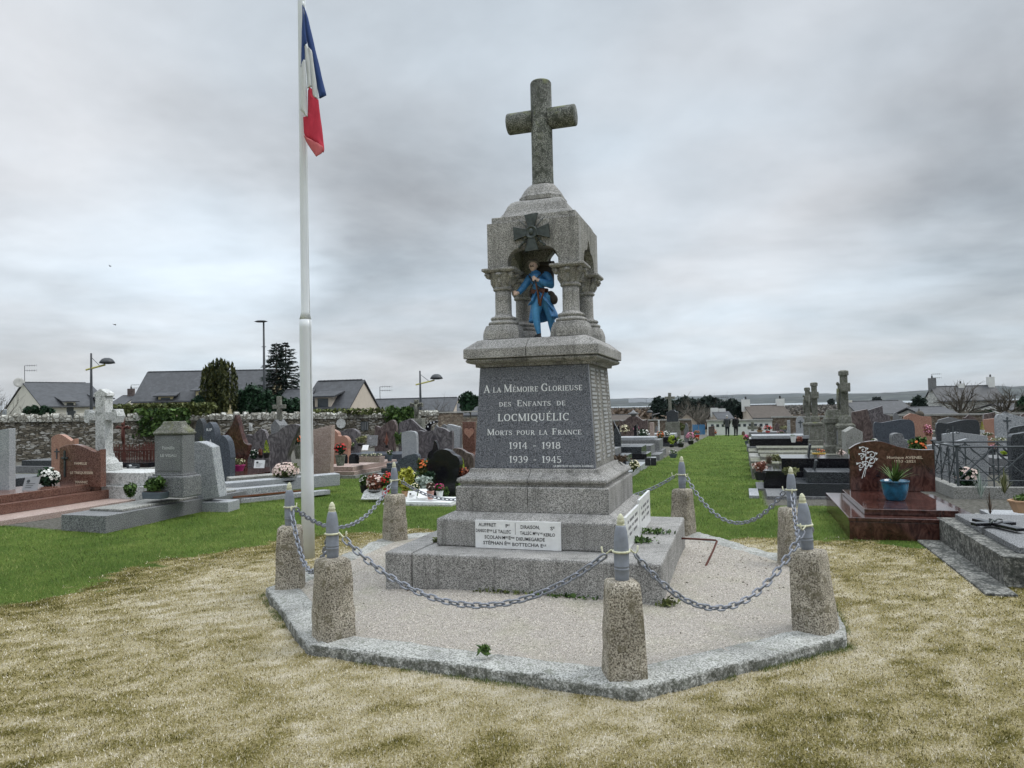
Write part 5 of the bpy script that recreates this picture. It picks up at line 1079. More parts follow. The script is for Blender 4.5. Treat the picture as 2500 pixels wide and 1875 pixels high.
plant('silver grey dusty foliage before the large black headstone',1014,1062,1158,1203,13.,'leaf_silver',None,None,cat='shrub')
plant('dry pink plant in a rose coloured pot on the white slab',1040,1062,1178,1219,12.5,'leaf_brown','petal_rose',(.5,'pot_rose',.8),fn=10)
plant('magenta cyclamen in a white pot with black pattern',1060,1087,1180,1214,12.6,'leaf_green','petal_magenta',(.45,'white_paint',.65),fn=40)
plant('dark green leaves spreading from the rightmost pot of the flower grave',1083,1097,1188,1212,12.8,'leaf_green',None,None,cat='shrub')
plaque('white book plaque with black writing on the marble slab',993,1016,1200,1218,12.6,'white_enamel',35,'letter_black'); plaque('white open book plaque resting beside the rose coloured pot',1018,1044,1196,1216,12.6,'white_enamel',50)
plaque('pale stone leaf-shaped plaque lying on the lawn by the red candle',881,932,1194,1219,13.1,'white_stone',50,None,prof='round')
P=W(939,1214,12.9); o=MB().lathe([(.0,0),(.035,0),(.038,.09),(.03,.10),(.0,.10)],n=16).build('grave_candle',M['pot_red'],smooth=True); o.location=tuple(P); tag(o,'red plastic grave candle beside the left bollard','candle')
tomb('small mossy concrete block at the left foot of the memorial steps',-3.0,-2.5,5.0,5.9,[('block',0,0,0,0,-.06,.14,'concrete'),('capping',.03,.03,.03,.03,.1405,.17,'concrete')])
tomb('grey ridged step tomb between the pink tomb and the blue-black headstone',-6.9,-5.6,9.2,11.2,[('base_slab',0,0,0,0,-.08,.14,'pale_granite'),('tomb_step',.1,.1,.1,.1,.1405,.26,'dark_granite'),('lid',.2,.2,.2,.2,.2605,.38,'blue_granite')])
# stone crucifix
P=W(1018,1050,29); t=thing('stone_crucifix','weathered stone crucifix with a figure, standing on a square pillar before the wall','cross',(P[0],P[1],gz(P[0],P[1])),R(10)); z1=float(W(1018,1022,29)[2])-t.location.z; z2=float(W(1018,972,29)[2])-t.location.z
MB().sq([(.34,-.1),(.34,.6),(.30,.62),(.28,z1)]).build('pillar',M['old_stone'],t,bevel=.02); m2=MB(); m2.box(-.09,.09,-.08,.08,z1,z2-.06); m2.box(-.26,.26,-.075,.075,z2-.36,z2-.2); m2.build('cross_body',M['old_stone'],t,bevel=.02); m2=MB(); m2.tube([(0,-.12,z1+.1),(.02,-.14,z1+.35),(0,-.13,z2-.25)],[.04,.06,.07],8); m2.tube([(-.24,-.1,z2-.2),(0,-.13,z2-.27),(.24,-.1,z2-.2)],.035,6); m2.ell((0,-.14,z2-.14),(.06,.06,.08)); m2.build('christ_figure',M['old_stone'],t,smooth=True)
# =============== left of the aisle, long tombs with their feet to the grass ===============
def tomb_u(label,v0,v1,uf,L,tiers,grp=None): return tomb(label,uf-L,uf,v0,v1,tiers,grp=grp)
tomb_u('nearest pale slab tomb left of the grass aisle, with a thick kerb',10.6,12.0,-.75,2.4,[('base_slab',0,0,0,0,-.1,.14,'pale_granite'),('tomb_box',.1,.55,.25,.1,.1405,.40,'grey_tomb_granite')])
plant('pale rose bush in a pot on the nearest slab left of the aisle',1536,1563,1122,1150,17.3,'leaf_olive','petal_cream',None,cat='flowers',fn=40)
tomb_u('grey tomb with white reflecting lid, second left of the aisle',12.6,13.9,-.8,2.5,[('base_slab',0,0,0,0,-.1,.16,'pale_granite'),('tomb_box',.1,.4,.1,.1,.1605,.42,'dark_granite'),('lid',.2,.7,.15,.15,.4205,.6,'grey_tomb_granite')])
for i,(x,lb) in enumerate(((1576,'left of two small black upright plaques at the foot of the grey tomb'),(1590,'right of two small black upright plaques at the foot of the grey tomb'))): plaque(lb,x-1,x+12,1118,1137,18.5+i*.4,'black_granite',4,None)
tomb_u('black polished tomb with white stripe lid, third left of the aisle',15.4,16.8,-.85,2.5,[('base_slab',0,0,0,0,-.1,.16,'pale_granite'),('tomb_box',.1,.15,.1,.1,.1605,.34,'black_granite'),('lid',.2,.3,.1,.1,.3405,.56,'dark_granite')])
tomb_u('grey granite tomb with a stepped lid behind the black polished one',18.2,19.6,-.9,2.5,[('base_slab',0,0,0,0,-.1,.2,'grey_tomb_granite'),('tomb_box',.1,.3,.1,.1,.2005,.5,'grey_tomb_granite')])
plant('white cyclamen in a square dark pot at the aisle edge',1633,1654,1098,1118,21.5,'leaf_green','petal_white',(.5,'pot_slate',.9),fn=24)
tomb_u('long high grey tomb with two flat books on its sloping lid',21.0,22.5,-1.1,2.7,[('base_slab',0,0,0,0,-.1,.22,'grey_tomb_granite'),('tomb_box',.1,.1,.1,.1,.2205,.62,'grey_tomb_granite'),('lid',.2,.3,.2,.2,.6205,.72,'pale_granite')])
plant('green ball-shaped cypress in a black pot at the aisle edge',1631,1649,1060,1092,29,'leaf_lime',None,(.18,'pot_black',.7))
plant('white begonias in a dark box beside the aisle edge behind the ball cypress',1652,1672,1071,1092,31,'leaf_green','petal_white',(.45,'pot_black',.8),fn=24)
plant('large pink hydrangea in a pot beside the grass aisle',1674,1699,1055,1085,35,'leaf_green','petal_pink',(.3,'pot_black',.6),fn=60)
plant('orange flowers in a pot near the blue gate',1692,1711,1050,1068,43,'leaf_green','petal_orange',(.35,'pot_red',.7),fn=30)
plant('small green plant with orange blooms by the far end of the aisle',1697,1708,1066,1078,40,'leaf_green','petal_orange',None,cat='flowers',fn=14)
tomb_u('dark stepped tomb with white stripes near the far left end of the aisle',31,33,-1.3,2.8,[('base_slab',0,0,0,0,-.1,.2,'dark_granite'),('tomb_box',.1,.1,.1,.1,.2005,.5,'black_granite'),('lid',.2,.2,.2,.2,.5005,.66,'pale_granite')])
plant('orange and yellow mixed flowers on a far tomb left of the ball cypress',1602,1622,1051,1074,29.5,'leaf_olive','petal_orange',None,cat='flowers',fn=30)
plant('white chrysanthemum ball on a far tomb beside the orange flowers',1618,1638,1051,1066,30.5,'leaf_dark','petal_white',None,cat='flowers',fn=60)
plant('cream and red bouquet on a far headstone right of the memorial',1514,1538,1036,1062,27,'leaf_brown','petal_cream',None,cat='flowers',fn=60)
plant('black pot of red and white flowers close to the right side of the memorial',1500,1514,1062,1085,26,'leaf_dark','petal_white',(.3,'pot_black',.7),fn=20)
plant('cluster of small white blooms among black vases in the far rows',1556,1585,1046,1068,30,'leaf_dark','petal_white',None,cat='flowers',fn=24)
hs(1497,1514,1028,24.5,'concave','black_granite','black curved headstone just right of the memorial',thick=.12)
hs(1498,1517,1044,22,'wave','dark_granite','second black headstone with a round white emblem right of the memorial',thick=.12)
hs(1511,1583,1016,35,'scroll','brown_granite','wide brown scrolled headstone with a tiny urn on its crest',thick=.2,marks=lambda r_,o,w,h,b0:(MB().lathe([(.1,h),(.12,h+.06),(.26,h+.1),(.26,h+.14),(.1,h+.2),(.03,h+.3)],cx=w*.5,cy=.1).build('urn',M['grey_tomb_granite'],o,smooth=True)))
hs(1546,1556,1036,30,'slant','black_granite','narrow black pillar headstone with a pale top',thick=.3)
hs(1585,1597,1032,34,'flat','pink_granite','narrow pink granite pillar in the far left rows',thick=.3)
hs(1605,1611,1026,38,'flat','white_stone','slim white post-shaped headstone in the far left rows',thick=.2)
P=W(1625,1060,42); t=thing('monument_stele','tall dark stele with a shouldered top on a wide base in the far left rows','headstone',(P[0],P[1],gz(P[0],P[1])),0); zz=lambda y:float(W(1640,y,42)[2])-t.location.z
MB().box(0,.80,0,.7,-.1,zz(1030)).build('pedestal',M['old_stone'],t,bevel=.02); m2=MB(); w_=.66; m2.prism([(.07,zz(1030)),(.73,zz(1030)),(.73,zz(1006)),(.60,zz(1005)),(.52,zz(1001)),(.28,zz(1001)),(.2,zz(1005)),(.07,zz(1006))],.12,.5); m2.build('stele_body',M['dark_granite'],t,bevel=.01)
P=W(1637,1040,50); t=thing('stone_cross','plain grey stone cross silhouetted against the pines beyond the far left rows','cross',(P[0],P[1],gz(P[0],P[1])),R(-12)); zz=lambda y:float(W(1637,y,50)[2])-t.location.z
MB().sq([(.35,-.1),(.33,.8),(.2,.9)]).build('pedestal',M['old_stone'],t,bevel=.02); m2=MB(); m2.box(-.09,.09,-.09,.09,.9,zz(959)); m2.box(-.34,.34,-.085,.085,zz(974),zz(968)); m2.build('cross_body',M['old_stone'],t,bevel=.01)
hs(1668,1682,1033,44,'round','grey_tomb_granite','pale grey crescent-shaped headstone near the blue gate',thick=.2)
plant('green potted shrub in front of the crescent headstone',1655,1675,1030,1053,42,'leaf_olive',None,None,cat='shrub')
for x0,x1,yt,d_,pr,mt,lb in [(1478,1496,1050,26,'arch','dark_granite','dark arched headstone nearest the right side face of the memorial'),(1564,1580,1050,38,'arch','dark_granite','small dark arched headstone among black vases'),(1640,1662,1045,46,'gable','grey_tomb_granite','dark glossy plaque-like headstone leaning before the tall stele'),(1598,1606,1040,44,'arch','grey_tomb_granite','small grey headstone between the pink pillar and white post')]:
    hs(x0,x1,yt,d_,pr,mt,lb,thick=.12)
# =============== right of the aisle ===============
tomb('dark speckled granite tomb with a stepped lid at the right aisle edge',2.2,4.35,6.62,7.75,[('base_slab',0,0,0,0,-.1,.05,'grey_tomb_granite'),('tomb_box',.38,0,.08,.06,.0505,.27,'dark_granite'),('lid',.68,0,.2,.15,.2705,.46,'dark_granite')])
tomb('glossy black tomb with a white-reflecting lid behind the dark speckled one',2.1,4.6,7.95,9.1,[('base_slab',-.05,0,0,0,-.12,.04,'grey_tomb_granite'),('tomb_box',.08,0,.03,.03,.0405,.38,'black_granite'),('lid',.42,0,.06,.06,.3805,.62,'black_granite')])
for x0,x1,y0,y1,d_,lb in ((1970,1984,1085,1126,14.2,'black slanted plaque standing on the glossy black tomb'),(1984,1996,1124,1157,12.9,'black slanted plaque standing on the dark speckled tomb')):
    P=W(x0,y1,d_); t=thing('memorial_plaque',lb,'plaque',tuple(P),0); k=d_/FPX; m2=MB(); m2.prism([(0,0),(.035,0),(.035+.06,(y1-y0)*k),(.06,(y1-y0)*k)],0,.22); m2.build('plate',M['dark_granite'],t,bevel=.003); MB().box(-.03,.10,.01,.2,-.02,.002).build('foot',M['black_granite'],t)
plant('rust coloured heather in a black pot at the right aisle edge',1838,1874,1124,1172,13.6,'leaf_red','petal_rose',(.40,'pot_black',.75),fn=20,dens=1.6,lsz=.6)
plant('pale euonymus twigs in front of the glossy black tomb',1912,1950,1137,1172,12.5,'leaf_hebe',None,(.25,'pot_slate',.4),dens=.8)
plant('orange heather on the edge behind the glossy black tomb',1865,1890,1110,1132,15.6,'leaf_brown',None,None,cat='shrub',kind='tuft')
plant('pale yellow leafy plant beside the orange heather',1882,1908,1106,1128,15.7,'leaf_hebe',None,None,cat='shrub')
P=G(1835,1190); o=MB().box(0,.17,0,1.1,-.1,.04).build('edging_slab',M['pale_granite'],None,bevel=.01); o.location=(1.90,6.8,gz(1.8,7)); tag(o,'short pale granite slab set in the grass at the right aisle edge','stone slab')
for v0,v1,h1,mt,lb in ((10.2,11.6,.26,'old_stone','old mossy stone kerb grave behind the glossy black tomb'),(12.4,13.9,.30,'old_stone','old lichened stone kerb grave, second behind the glossy black tomb'),(14.8,16.2,.30,'concrete','worn brown stone kerb grave with white rubble on it'),(17.4,18.9,.34,'old_stone','old grey stone kerb grave before the first tall cross')):
    tomb(lb,2.0,4.7,v0,v1,[('kerb_block',0,0,0,0,-.1,h1,mt),('top_slab',.25,.2,.2,.2,h1+.0005,h1+.10,'old_stone')])
plant('pansies in a round yellow bowl behind the slanted plaque',1983,2016,1096,1122,15.2,'leaf_dark','petal_orange',(.62,'pot_yellow',.9),fn=16)
plant('dry mauve heather right of the yellow bowl',2043,2066,1097,1120,15.,'leaf_brown','petal_rose',None,cat='shrub',kind='tuft',fn=30)
tomb('black tomb with pale stripes in the far rows right of the aisle',2.0,4.8,24.5,26.5,[('base_slab',0,0,0,0,-.1,.25,'grey_tomb_granite'),('tomb_box',.1,.1,.1,.1,.2505,.55,'black_granite'),('lid',.2,.2,.2,.2,.5505,.68,'pale_granite')])
plant('bright red poinsettia-like bloom on the far black tomb',1863,1886,1038,1056,36,'leaf_dark','petal_red',(.2,'pot_red',.5),fn=60)
plant('pink flowers in a pale pot at the far right aisle edge',1815,1834,1060,1086,36,'leaf_green','petal_magenta',(.35,'pot_slate',.6),fn=40)
plant('dry grass bunch in a brown bowl on a far tomb',1846,1864,1038,1055,38,'leaf_brown',None,(.3,'terracotta',.8),'tuft')
plant('pale cream shrub in a grey bowl on a far tomb',1902,1922,1038,1056,36,'leaf_hebe',None,(.35,'pot_slate',.9))
plant('dried red plant in the far rows before the narrow cross',1944,1960,1064,1080,27,'leaf_red',None,None,cat='shrub')
plant('white vase-like urn with green plants on the black far tomb',1930,1944,1060,1080,28,'leaf_green',None,(.7,'white_enamel',.9))
hs(1942,1966,1019,42,'round','pale_granite','pale arched headstone with an inset dark cross in the far right rows',thick=.2,cross=(.5,.62,.45,'dark_iron'),base=(.12,.5,'pale_granite'))
hs(1921,1931,1026,38,'flat','pale_granite','narrow pale pillar left of the arched far headstone',thick=.25)
P=W(1838,1060,52); t=thing('stone_cross','short dark stone cross low behind the aisle near the white niche wall','cross',(P[0],P[1],gz(P[0],P[1])),R(-20)); MB().box(-.1,.1,-.08,.08,-.1,1.15).build('upright',M['old_stone'],t,bevel=.03); MB().box(-.36,.36,-.075,.075,.62,.86).build('arms',M['old_stone'],t,bevel=.03)
def side_cross(x,ytop,d_,w,label,bt=None):
    P=W(x,1000,d_); g0=gz(P[0],P[1]); t=thing('stone_cross',label,'cross',(P[0],P[1],g0),0); zt=float(W(x,ytop,d_)[2])-g0; k=zt
    MB().sq([(w*1.55,-.1),(w*1.55,k*.20),(w*1.4,k*.215)]).build('lower_pedestal',M['old_stone'],t,bevel=.02)
    m2=MB().sq([(w*1.35,k*.2155),(w*1.3,k*.40),(w*1.48,k*.415),(w*1.48,k*.44),(w*1.1,k*.46)]); m2.build('pedestal',M['old_stone'],t,bevel=.012)
    MB().box(w*-1.36,w*-1.28,-w*.9,w*.9,k*.24,k*.38).build('inscribed_panel',M['grey_tomb_granite'],t,bevel=.01)
    MB().sq([(w*.95,k*.4605),(w*.95,k*.50),(w*.8,k*.53),(w*.62,k*.545),(w*.58,k*.995)],).build('shaft',M['old_stone'],t,bevel=.015)
    m2=MB()
    for s in (1,-1): m2.box(-w*.62,w*.62,s*w*.58 if s>0 else -w*2.2,w*2.2 if s>0 else -w*.58,k*.80,k*.86); m2.box(-w*.75,w*.75,(w*1.7 if s>0 else -w*2.35),(w*2.35 if s>0 else -w*1.7),k*.785,k*.875)
    m2.build('arms',M['old_stone'],t,bevel=.01); m2=MB(); m2.sq([(w*.75,k*.955),(w*.75,k*1.0),(w*.4,k*1.01)]); m2.build('top_block',M['old_stone'],t,bevel=.01)
    m2=MB(); m2.tube([(-w*.85,0,k*.60),(-w*1.0,0,k*.70),(-w*.9,0,k*.82)],[w*.18,w*.3,w*.3],8); m2.ell((-w*1.0,0,k*.87),(w*.26,w*.26,w*.33)); m2.build('christ_figure',M['old_stone'],t,smooth=True); return t
side_cross(1972,947,29.5,.145,'smallest of the three tall stone crosses seen edge-on, leftmost and farthest')
side_cross(1989,935,26.5,.16,'middle of the three tall stone crosses seen edge-on')
side_cross(2062,906,19.5,.155,'tallest and nearest of the three edge-on stone crosses, right beside the tan stele')
P=W(2037,1095,20.); t=thing('stele','square old stone stele without a cross, left of the tallest edge-on cross','headstone',(P[0],P[1],gz(P[0],P[1])),0); zt=float(W(2037,1000,20)[2])-t.location.z; MB().sq([(.26,-.1),(.26,zt*.36),(.21,zt*.38),(.205,zt*.76)]).build('body',M['old_stone'],t,bevel=.02); MB().sq([(.25,zt*.7605),(.25,zt*.84),(.2,zt*.9),(.16,zt)],cut=.2).build('cap',M['old_stone'],t,bevel=.01)
hs(2062,2110,1043,16.5,'gable','concrete','tan concrete stele with a stepped shoulder beside the tallest edge-on cross',thick=.7,zb=-.1)
hp('d',[(193,320),(190,228),(247,217),(262,268),(267,325)],22,'brown_granite','tall dark red-brown headstone with a slanted top behind the humped blue-black one',.25,False)
hp('d',[(250,270),(248,222),(302,205),(305,235),(330,240),(332,265)],27,'violet_granite','ribbed brown-grey headstone behind the tall dark red-brown one',.2,False)
hp('d',[(275,350),(272,270),(300,267),(350,258),(390,255),(418,270),(421,350)],17.5,'blue_granite','wide humped blue-black speckled headstone behind the maroon Avenel one',.14)
hp('d',[(342,360),(338,312),(372,307),(384,328),(402,333),(403,360)],14.8,'grey_tomb_granite','small grey-green headstone with a curved notch behind the maroon Avenel one',.3)
plant('red and green croton-like bouquet right behind the Avenel headstone',2221,2263,1066,1122,13.6,'leaf_green','petal_orange',None,cat='flowers',fn=40,dens=1.3)
hp('d',[(378,280),(381,245),(405,232),(425,236),(445,243),(481,245),(483,280)],24,'salmon_granite','salmon red winged headstone with a carved cross in the far right rows',.15,False,cross=(.2,.8,.3,'brown_granite'))
hp('d',[(505,345),(500,271),(540,269),(590,258),(630,256),(656,267),(659,345)],19.5,'dark_granite','wide dark grey headstone with a softly humped top behind the pale gabled ones',.14)
hp('d',[(525,345),(523,309),(575,301),(686,315),(688,345)],16.6,'pale_granite','pale grey gabled headstone, the rear of the two behind the iron railing',.14,False)
hp('d',[(472,450),(468,350),(560,339),(612,325),(660,345),(686,362),(686,450)],13.9,'pale_granite','pale grey headstone with a low gable, directly behind the iron railing',.14,False)
hp('d',[(675,310),(673,255),(714,251),(718,310)],22,'salmon_granite','reddish square headstone left of the pale one with a dark cross',.14,False)
hp('d',[(720,330),(718,247),(742,236),(772,235),(820,246),(870,248),(875,330)],18.5,'pale_granite','pale blue-grey humped headstone with a thin dark cross, near the right edge',.14,cross=(.27,.84,.34,'dark_iron'))
hp('d',[(770,330),(768,292),(800,280),(850,275),(900,285),(905,330)],15,'dark_granite','dark arched headstone at the right edge, the rear of two',.14)
hp('d',[(775,400),(773,319),(802,307),(860,300),(930,315),(935,400)],12.5,'dark_granite','dark blue-grey arched headstone at the right edge, the front of two',.2)
hp('d',[(673,252),(675,236),(714,228),(716,252)],27,'brown_granite','dark headstone with red flowers on top in a far right row',.2,False)
hs(2290,2350,1018,30,'gable','grey_tomb_granite','low gabled grey headstone in a far row under the stone house',thick=.2)
plant('pink rose bush between the winged and the dark humped headstone',2256,2276,1034,1068,19,'leaf_red','petal_pink',None,cat='flowers',fn=30)
plant('yellow conifer in a white pot beside the dark humped headstone',2393,2404,1030,1058,20,'leaf_yellow',None,(.3,'white_enamel',.9),'cone')
plant('bright lime moss-like plant in a box near the right edge',2442,2462,1100,1114,14.5,'leaf_lime',None,(.25,'pot_black',.9))
plant('white flowers by the reddish headstone in the right rows',2400,2425,1055,1066,19,'leaf_olive','petal_white',None,cat='flowers',fn=24)
plant('white rosettes beside the dark tomb behind the railing on the right',2412,2470,1066,1080,17,'leaf_hebe','petal_white',None,cat='flowers',fn=30)
for u0,u1,v0,v1,mt,lb in ((7.4,9.6,9.6,11.,'concrete','low concrete kerb tomb between the railing and the right edge'),(7.2,9.4,12.2,13.6,'grey_tomb_granite','grey slab tomb at the right edge behind the concrete one'),(4.4,5.6,9.4,11.6,'black_granite','black slab tomb behind the Avenel headstone with flowers on it'),(5.6,7.0,14.5,16.4,'brown_granite','brown slab tomb before the winged headstone'),(9.5,11.3,14.4,16.,'old_stone','old stone slab tomb below the dark-cross headstone')):
    tomb(lb,u0,u1,v0,v1,[('base_slab',0,0,0,0,-.12,.2,mt),('lid',.12,.12,.12,.12,.2005,.38,mt)])
# Avenel tomb
t=tomb('glossy maroon tomb with wide polished ledges, in front of the Avenel headstone',3.0,4.42,2.62,5.05,[('base_block',0,0,0,.0,-.12,.215,'maroon_granite'),('ledge',-.01,-.01,-.01,0,.2155,.262,'maroon_granite'),('lid',.20,.21,.22,.2,.2625,.335,'maroon_granite')])
P=np.array([3.22,4.78,.0]); P[2]=0
t=thing('headstone','glossy maroon headstone with Monique AVENEL 1953-2021 and a white rose engraving','headstone',(3.30,4.72,0.262),0); wq=1.10; zt=float(W(2120,1077,float((np.array([3.6,4.72,0])-CAM)@FW))[2])-.262
m2=MB(); stone_mesh(m2,wq,zt,'monique',.12); ho=m2.build('headstone_slab',M['maroon_granite'],t,bevel=.005)
text_on(ho,'Monique AVENEL',.46,wq*.655,zt*.645,.038,'letter_gold'); text_on(ho,'1953 -2021',.27,wq*.655,zt*.57,.036,'letter_gold')
m2=MB(); rs=[(.17,.82,.05),(.27,.72,.055),(.26,.60,.065),(.15,.70,.04),(.13,.50,.05),(.20,.53,.05)]
for fx,fz_,r_ in rs:
    cx,cz=wq*fx,zt*fz_
    m2.tube([(cx+r_*q*math.cos(q*9),-.003,cz+r_*q*math.sin(q*9)) for q in np.linspace(.15,1,22)],.006,5)
    for a in (0,2.1,4.2): m2.prism([(cx+r_*1.0*math.cos(a),cz+r_*1.0*math.sin(a)),(cx+r_*1.5*math.cos(a+.35),cz+r_*1.5*math.sin(a+.35)),(cx+r_*1.05*math.cos(a+.8),cz+r_*1.05*math.sin(a+.8))],-.004,-.0005)
m2.tube([(wq*.2,-.003,zt*.78),(wq*.19,-.003,zt*.5),(wq*.14,-.003,zt*.25)],.005,5); m2.tube([(wq*.25,-.003,zt*.62),(wq*.19,-.003,zt*.42),(wq*.17,-.003,zt*.28)],.004,5); m2.build('rose_engraving',M['letter_white'],ho)
P=W(2186,1218,9.45); P[2]=.262; t=thing('potted_plant','green strappy plant in a large glazed teal pot on the maroon Avenel tomb','potted plant',tuple(P),0); t.scale=(.86,.86,.86)
m2=MB().lathe([(.0,0),(.125,0),(.135,.01),(.165,.09),(.183,.18),(.19,.25),(.192,.27),(.203,.275),(.203,.30),(.185,.30),(.178,.25),(.0,.24)],n=36); m2.build('pot',M['pot_teal'],t,smooth=True); MB().lathe([(.178,.255),(0,.27)],n=16).build('soil',M['soil'],t)
V=[];T=[];g_=np.random.default_rng(4)
for i in range(46):
    a=g_.random()*2*PI; sp=.25+.75*g_.random(); up_=.17+.1*g_.random()
    if i%9==0: up_,sp=.30,.35
    for s in range(5):
        def pt(q): return np.array([math.cos(a)*.37*sp*q,math.sin(a)*.37*sp*q,.25+up_*(1.5*q-.75*sp*q*q)])
        p,q=pt(s/5),pt((s+1)/5); sv=np.array([-math.sin(a),math.cos(a),0])*.014; f0=1-(s/5)**2*.7; f1=1-((s+1)/5)**2*.97; V+=[p-sv*f0,p+sv*f0,q+sv*f1,q-sv*f1]; T+=[.2+.8*g_.random()]*4
leaf_obj('leaves',[(np.array(V),np.array(T))],'leaf_green',t)
# near right tomb with black cross on a polished slab
t=tomb('lichen-stained concrete tomb with a polished grey slab, nearest at the right edge',3.95,5.6,.50,2.75,[('concrete_box',0,0,0,0,-.15,.27,'lichen_concrete')]); 
m2=MB(); m2.ring([[(.17,.16,.2705),(1.5,.16,.2705),(1.5,2.15,.2705),(.17,2.15,.2705)],[(.17,.16,.325),(1.5,.16,.325),(1.5,2.15,.325),(.17,2.15,.325)],[(.20,.19,.335),(1.5,.19,.335),(1.5,2.12,.335),(.20,2.12,.335)]]); m2.build('polished_slab',M['grey_tomb_granite'],t,bevel=.004)
MB().box(-.24,-.001,-.35,2.1,-.12,.028).build('paving_strip',M['lichen_concrete'],t,bevel=.01)
cr=thing('lying_cross','black polished cross lying flat on the grey slab of the nearest right tomb','cross',(float(W(2432,1284,7.3)[0]),float(W(2432,1284,7.3)[1]),.262),R(20)); MB().box(-.045,.045,-.34,.30,.02,.05).build('upright',M['black_granite'],cr,bevel=.004); MB().box(-.21,-.046,-.005,.085,.02,.05).build('arm',M['black_granite'],cr,bevel=.004); MB().box(.046,.21,-.005,.085,.02,.05).build('arm',M['black_granite'],cr,bevel=.004); m2=MB(); m2.tube([(-.1,-.05,.055),(0,.04,.07),(.05,.16,.06)],.01,6); m2.tube([(0,.02,.06),(.08,.08,.075),(.14,.1,.06)],.008,6); m2.build('bronze_rose',M['bronze_green'],cr,smooth=True)
tomb('dark weathered concrete box tomb cut by the right edge of the photo',6.3,8.2,3.6,5.6,[('concrete_box',0,0,0,0,-.15,.42,'lichen_concrete'),('top_slab',.03,.03,.03,.03,.4205,.5,'concrete')])
P=W(2425,1268,7.9); o=None
t=thing('flower_trough','tan octagonal planter with green sprigs on the path beside the Avenel tomb','planter',(5.13,3.55,.16),R(20)); m2=MB(); m2.ring([[(.20*a*sx_,.12*a*sy_,z) for sx_,sy_ in ((-1,-.5),(-.6,-1),(.6,-1),(1,-.5),(1,.5),(.6,1),(-.6,1),(-1,.5))] for a,z in ((.75,0),(1,.13),(1.07,.135),(1.07,.155),(.95,.156),(.9,.12))]); m2.build('planter',M['terracotta'],t,bevel=.004); MB().box(-.14,.14,-.08,.08,.10,.14).build('soil',M['soil'],t); leaf_obj('foliage',[leaves(160,(.16,.09,.06),(0,0,.17),.025,77,.2,3,1)],'leaf_green',t)
tomb('pale low slab under the tan planter between the two right-hand tombs',4.75,6.3,3.0,4.3,[('base_slab',0,0,0,0,-.1,.10,'concrete'),('top_slab',.05,.05,.05,.05,.1005,.155,'pale_granite')])
# iron railing grave
rg=thing('grave_railing','dark iron railing with crossed bars and scrolls around the grave right of the Avenel one','railing',(5.25,7.0,gz(6,7.5)),R(0)); LX,LY,HZ=2.1,1.55,.86
RM=Matrix.Rotation(R(4),4,'Z')
MB().box(-.1,LX+.1,-.1,.05,-.1,.2).box(-.1,.05,.0501,LY+.1,-.1,.2).box(LX-.05,LX+.1,.0501,LY+.1,-.1,.2).build('stone_kerb',M['concrete'],rg,bevel=.01)
def rail_side(p,q,n):
    p,q=Vector(p),Vector(q); d=(q-p)
    for z in (HZ,.30): m2=MB(); m2.tube([p+Vector((0,0,z)),q+Vector((0,0,z))],.016 if z>.5 else .010,8); m2.build('rail',M['dark_iron'],rg)
    for i in range(n+1):
        c=p+d*i/n; m2=MB(); m2.tube([c+Vector((0,0,.1)),c+Vector((0,0,HZ))],.012,6); m2.ell(c+Vector((0,0,.55)),(.022,.022,.03),8,6); m2.build('post',M['dark_iron'],rg)
        if i<n:
            e=p+d*(i+1)/n
            for a,b in ((c,e),(e,c)): m2=MB(); m2.tube([a+Vector((0,0,.30)),b+Vector((0,0,HZ-.02))],.011,6); m2.build('brace',M['dark_iron'],rg)
            mid=(c+e)/2; rr=d.length/n*.36; dn=d.normalized(); m2=MB(); m2.tube([mid+dn*(rr*math.cos(a))+Vector((0,0,HZ-.06-rr*.9*abs(math.sin(a)))) for a in np.linspace(0,PI,14)],.008,5); m2.build('arch_bar',M['dark_iron'],rg)
rail_side((0,0,0),(LX,0,0),4); rail_side((0,LY,0),(LX,LY,0),4); rail_side((0,0,0),(0,LY,0),3); rail_side((LX,0,0),(LX,LY,0),3)
for x,y in ((0,0),(LX,0),(0,LY),(LX,LY)): MB().lathe([(.02,.1),(.022,HZ),(.05,HZ+.02),(.05,HZ+.035),(.015,HZ+.05)],cx=x,cy=y,n=10).build('corner_post',M['dark_iron'],rg)
P=W(2330,1140,12.6); t=thing('iron_cross','openwork wrought iron cross with curls rising inside the grave railing','cross',(P[0],P[1],gz(P[0],P[1])),YAW); z2=float(W(2330,1041,12.6)[2])-t.location.z
m2=MB(); m2.tube([(0,0,0),(0,0,z2)],.011,6); m2.tube([(-.17,0,z2-.27),(.17,0,z2-.27)],.011,6); m2.build('bars',M['dark_iron'],t)
for s in (1,-1):
    for zc_,r_ in ((z2-.10,.05),(z2-.40,.055),(z2-.62,.09)):
        m2=MB(); m2.tube([(s*(.05+r_*.6+r_*q*math.cos(q*8)),0,zc_+r_*q*math.sin(q*8)) for q in np.linspace(.2,1,20)],.007,5); m2.build('scroll',M['dark_iron'],t)
    m2=MB(); m2.tube([(s*.02,0,z2-.75),(s*.12,0,z2-.62),(s*.25,0,z2-.68),(s*.36,0,z2-.55)],.008,5); m2.build('scroll',M['dark_iron'],t)
plant('pink azalea bush inside the iron railing',2335,2388,1138,1190,12.6,'leaf_dark','petal_rose',None,cat='shrub',fn=70)
plant('straw-coloured ornamental grass inside the iron railing at its right end',2425,2480,1150,1205,10.5,'leaf_hebe',None,None,cat='shrub',kind='spiky',dens=1.4)
plant('dry grey twiggy plant hanging over the path before the iron railing',2365,2425,1150,1215,9.6,'leaf_silver',None,None,cat='shrub',kind='spiky',dens=.8)
plant('dark dried seed heads beside the tan planter',2395,2440,1205,1255,8.6,'leaf_brown',None,None,cat='shrub',kind='spiky',dens=.7)
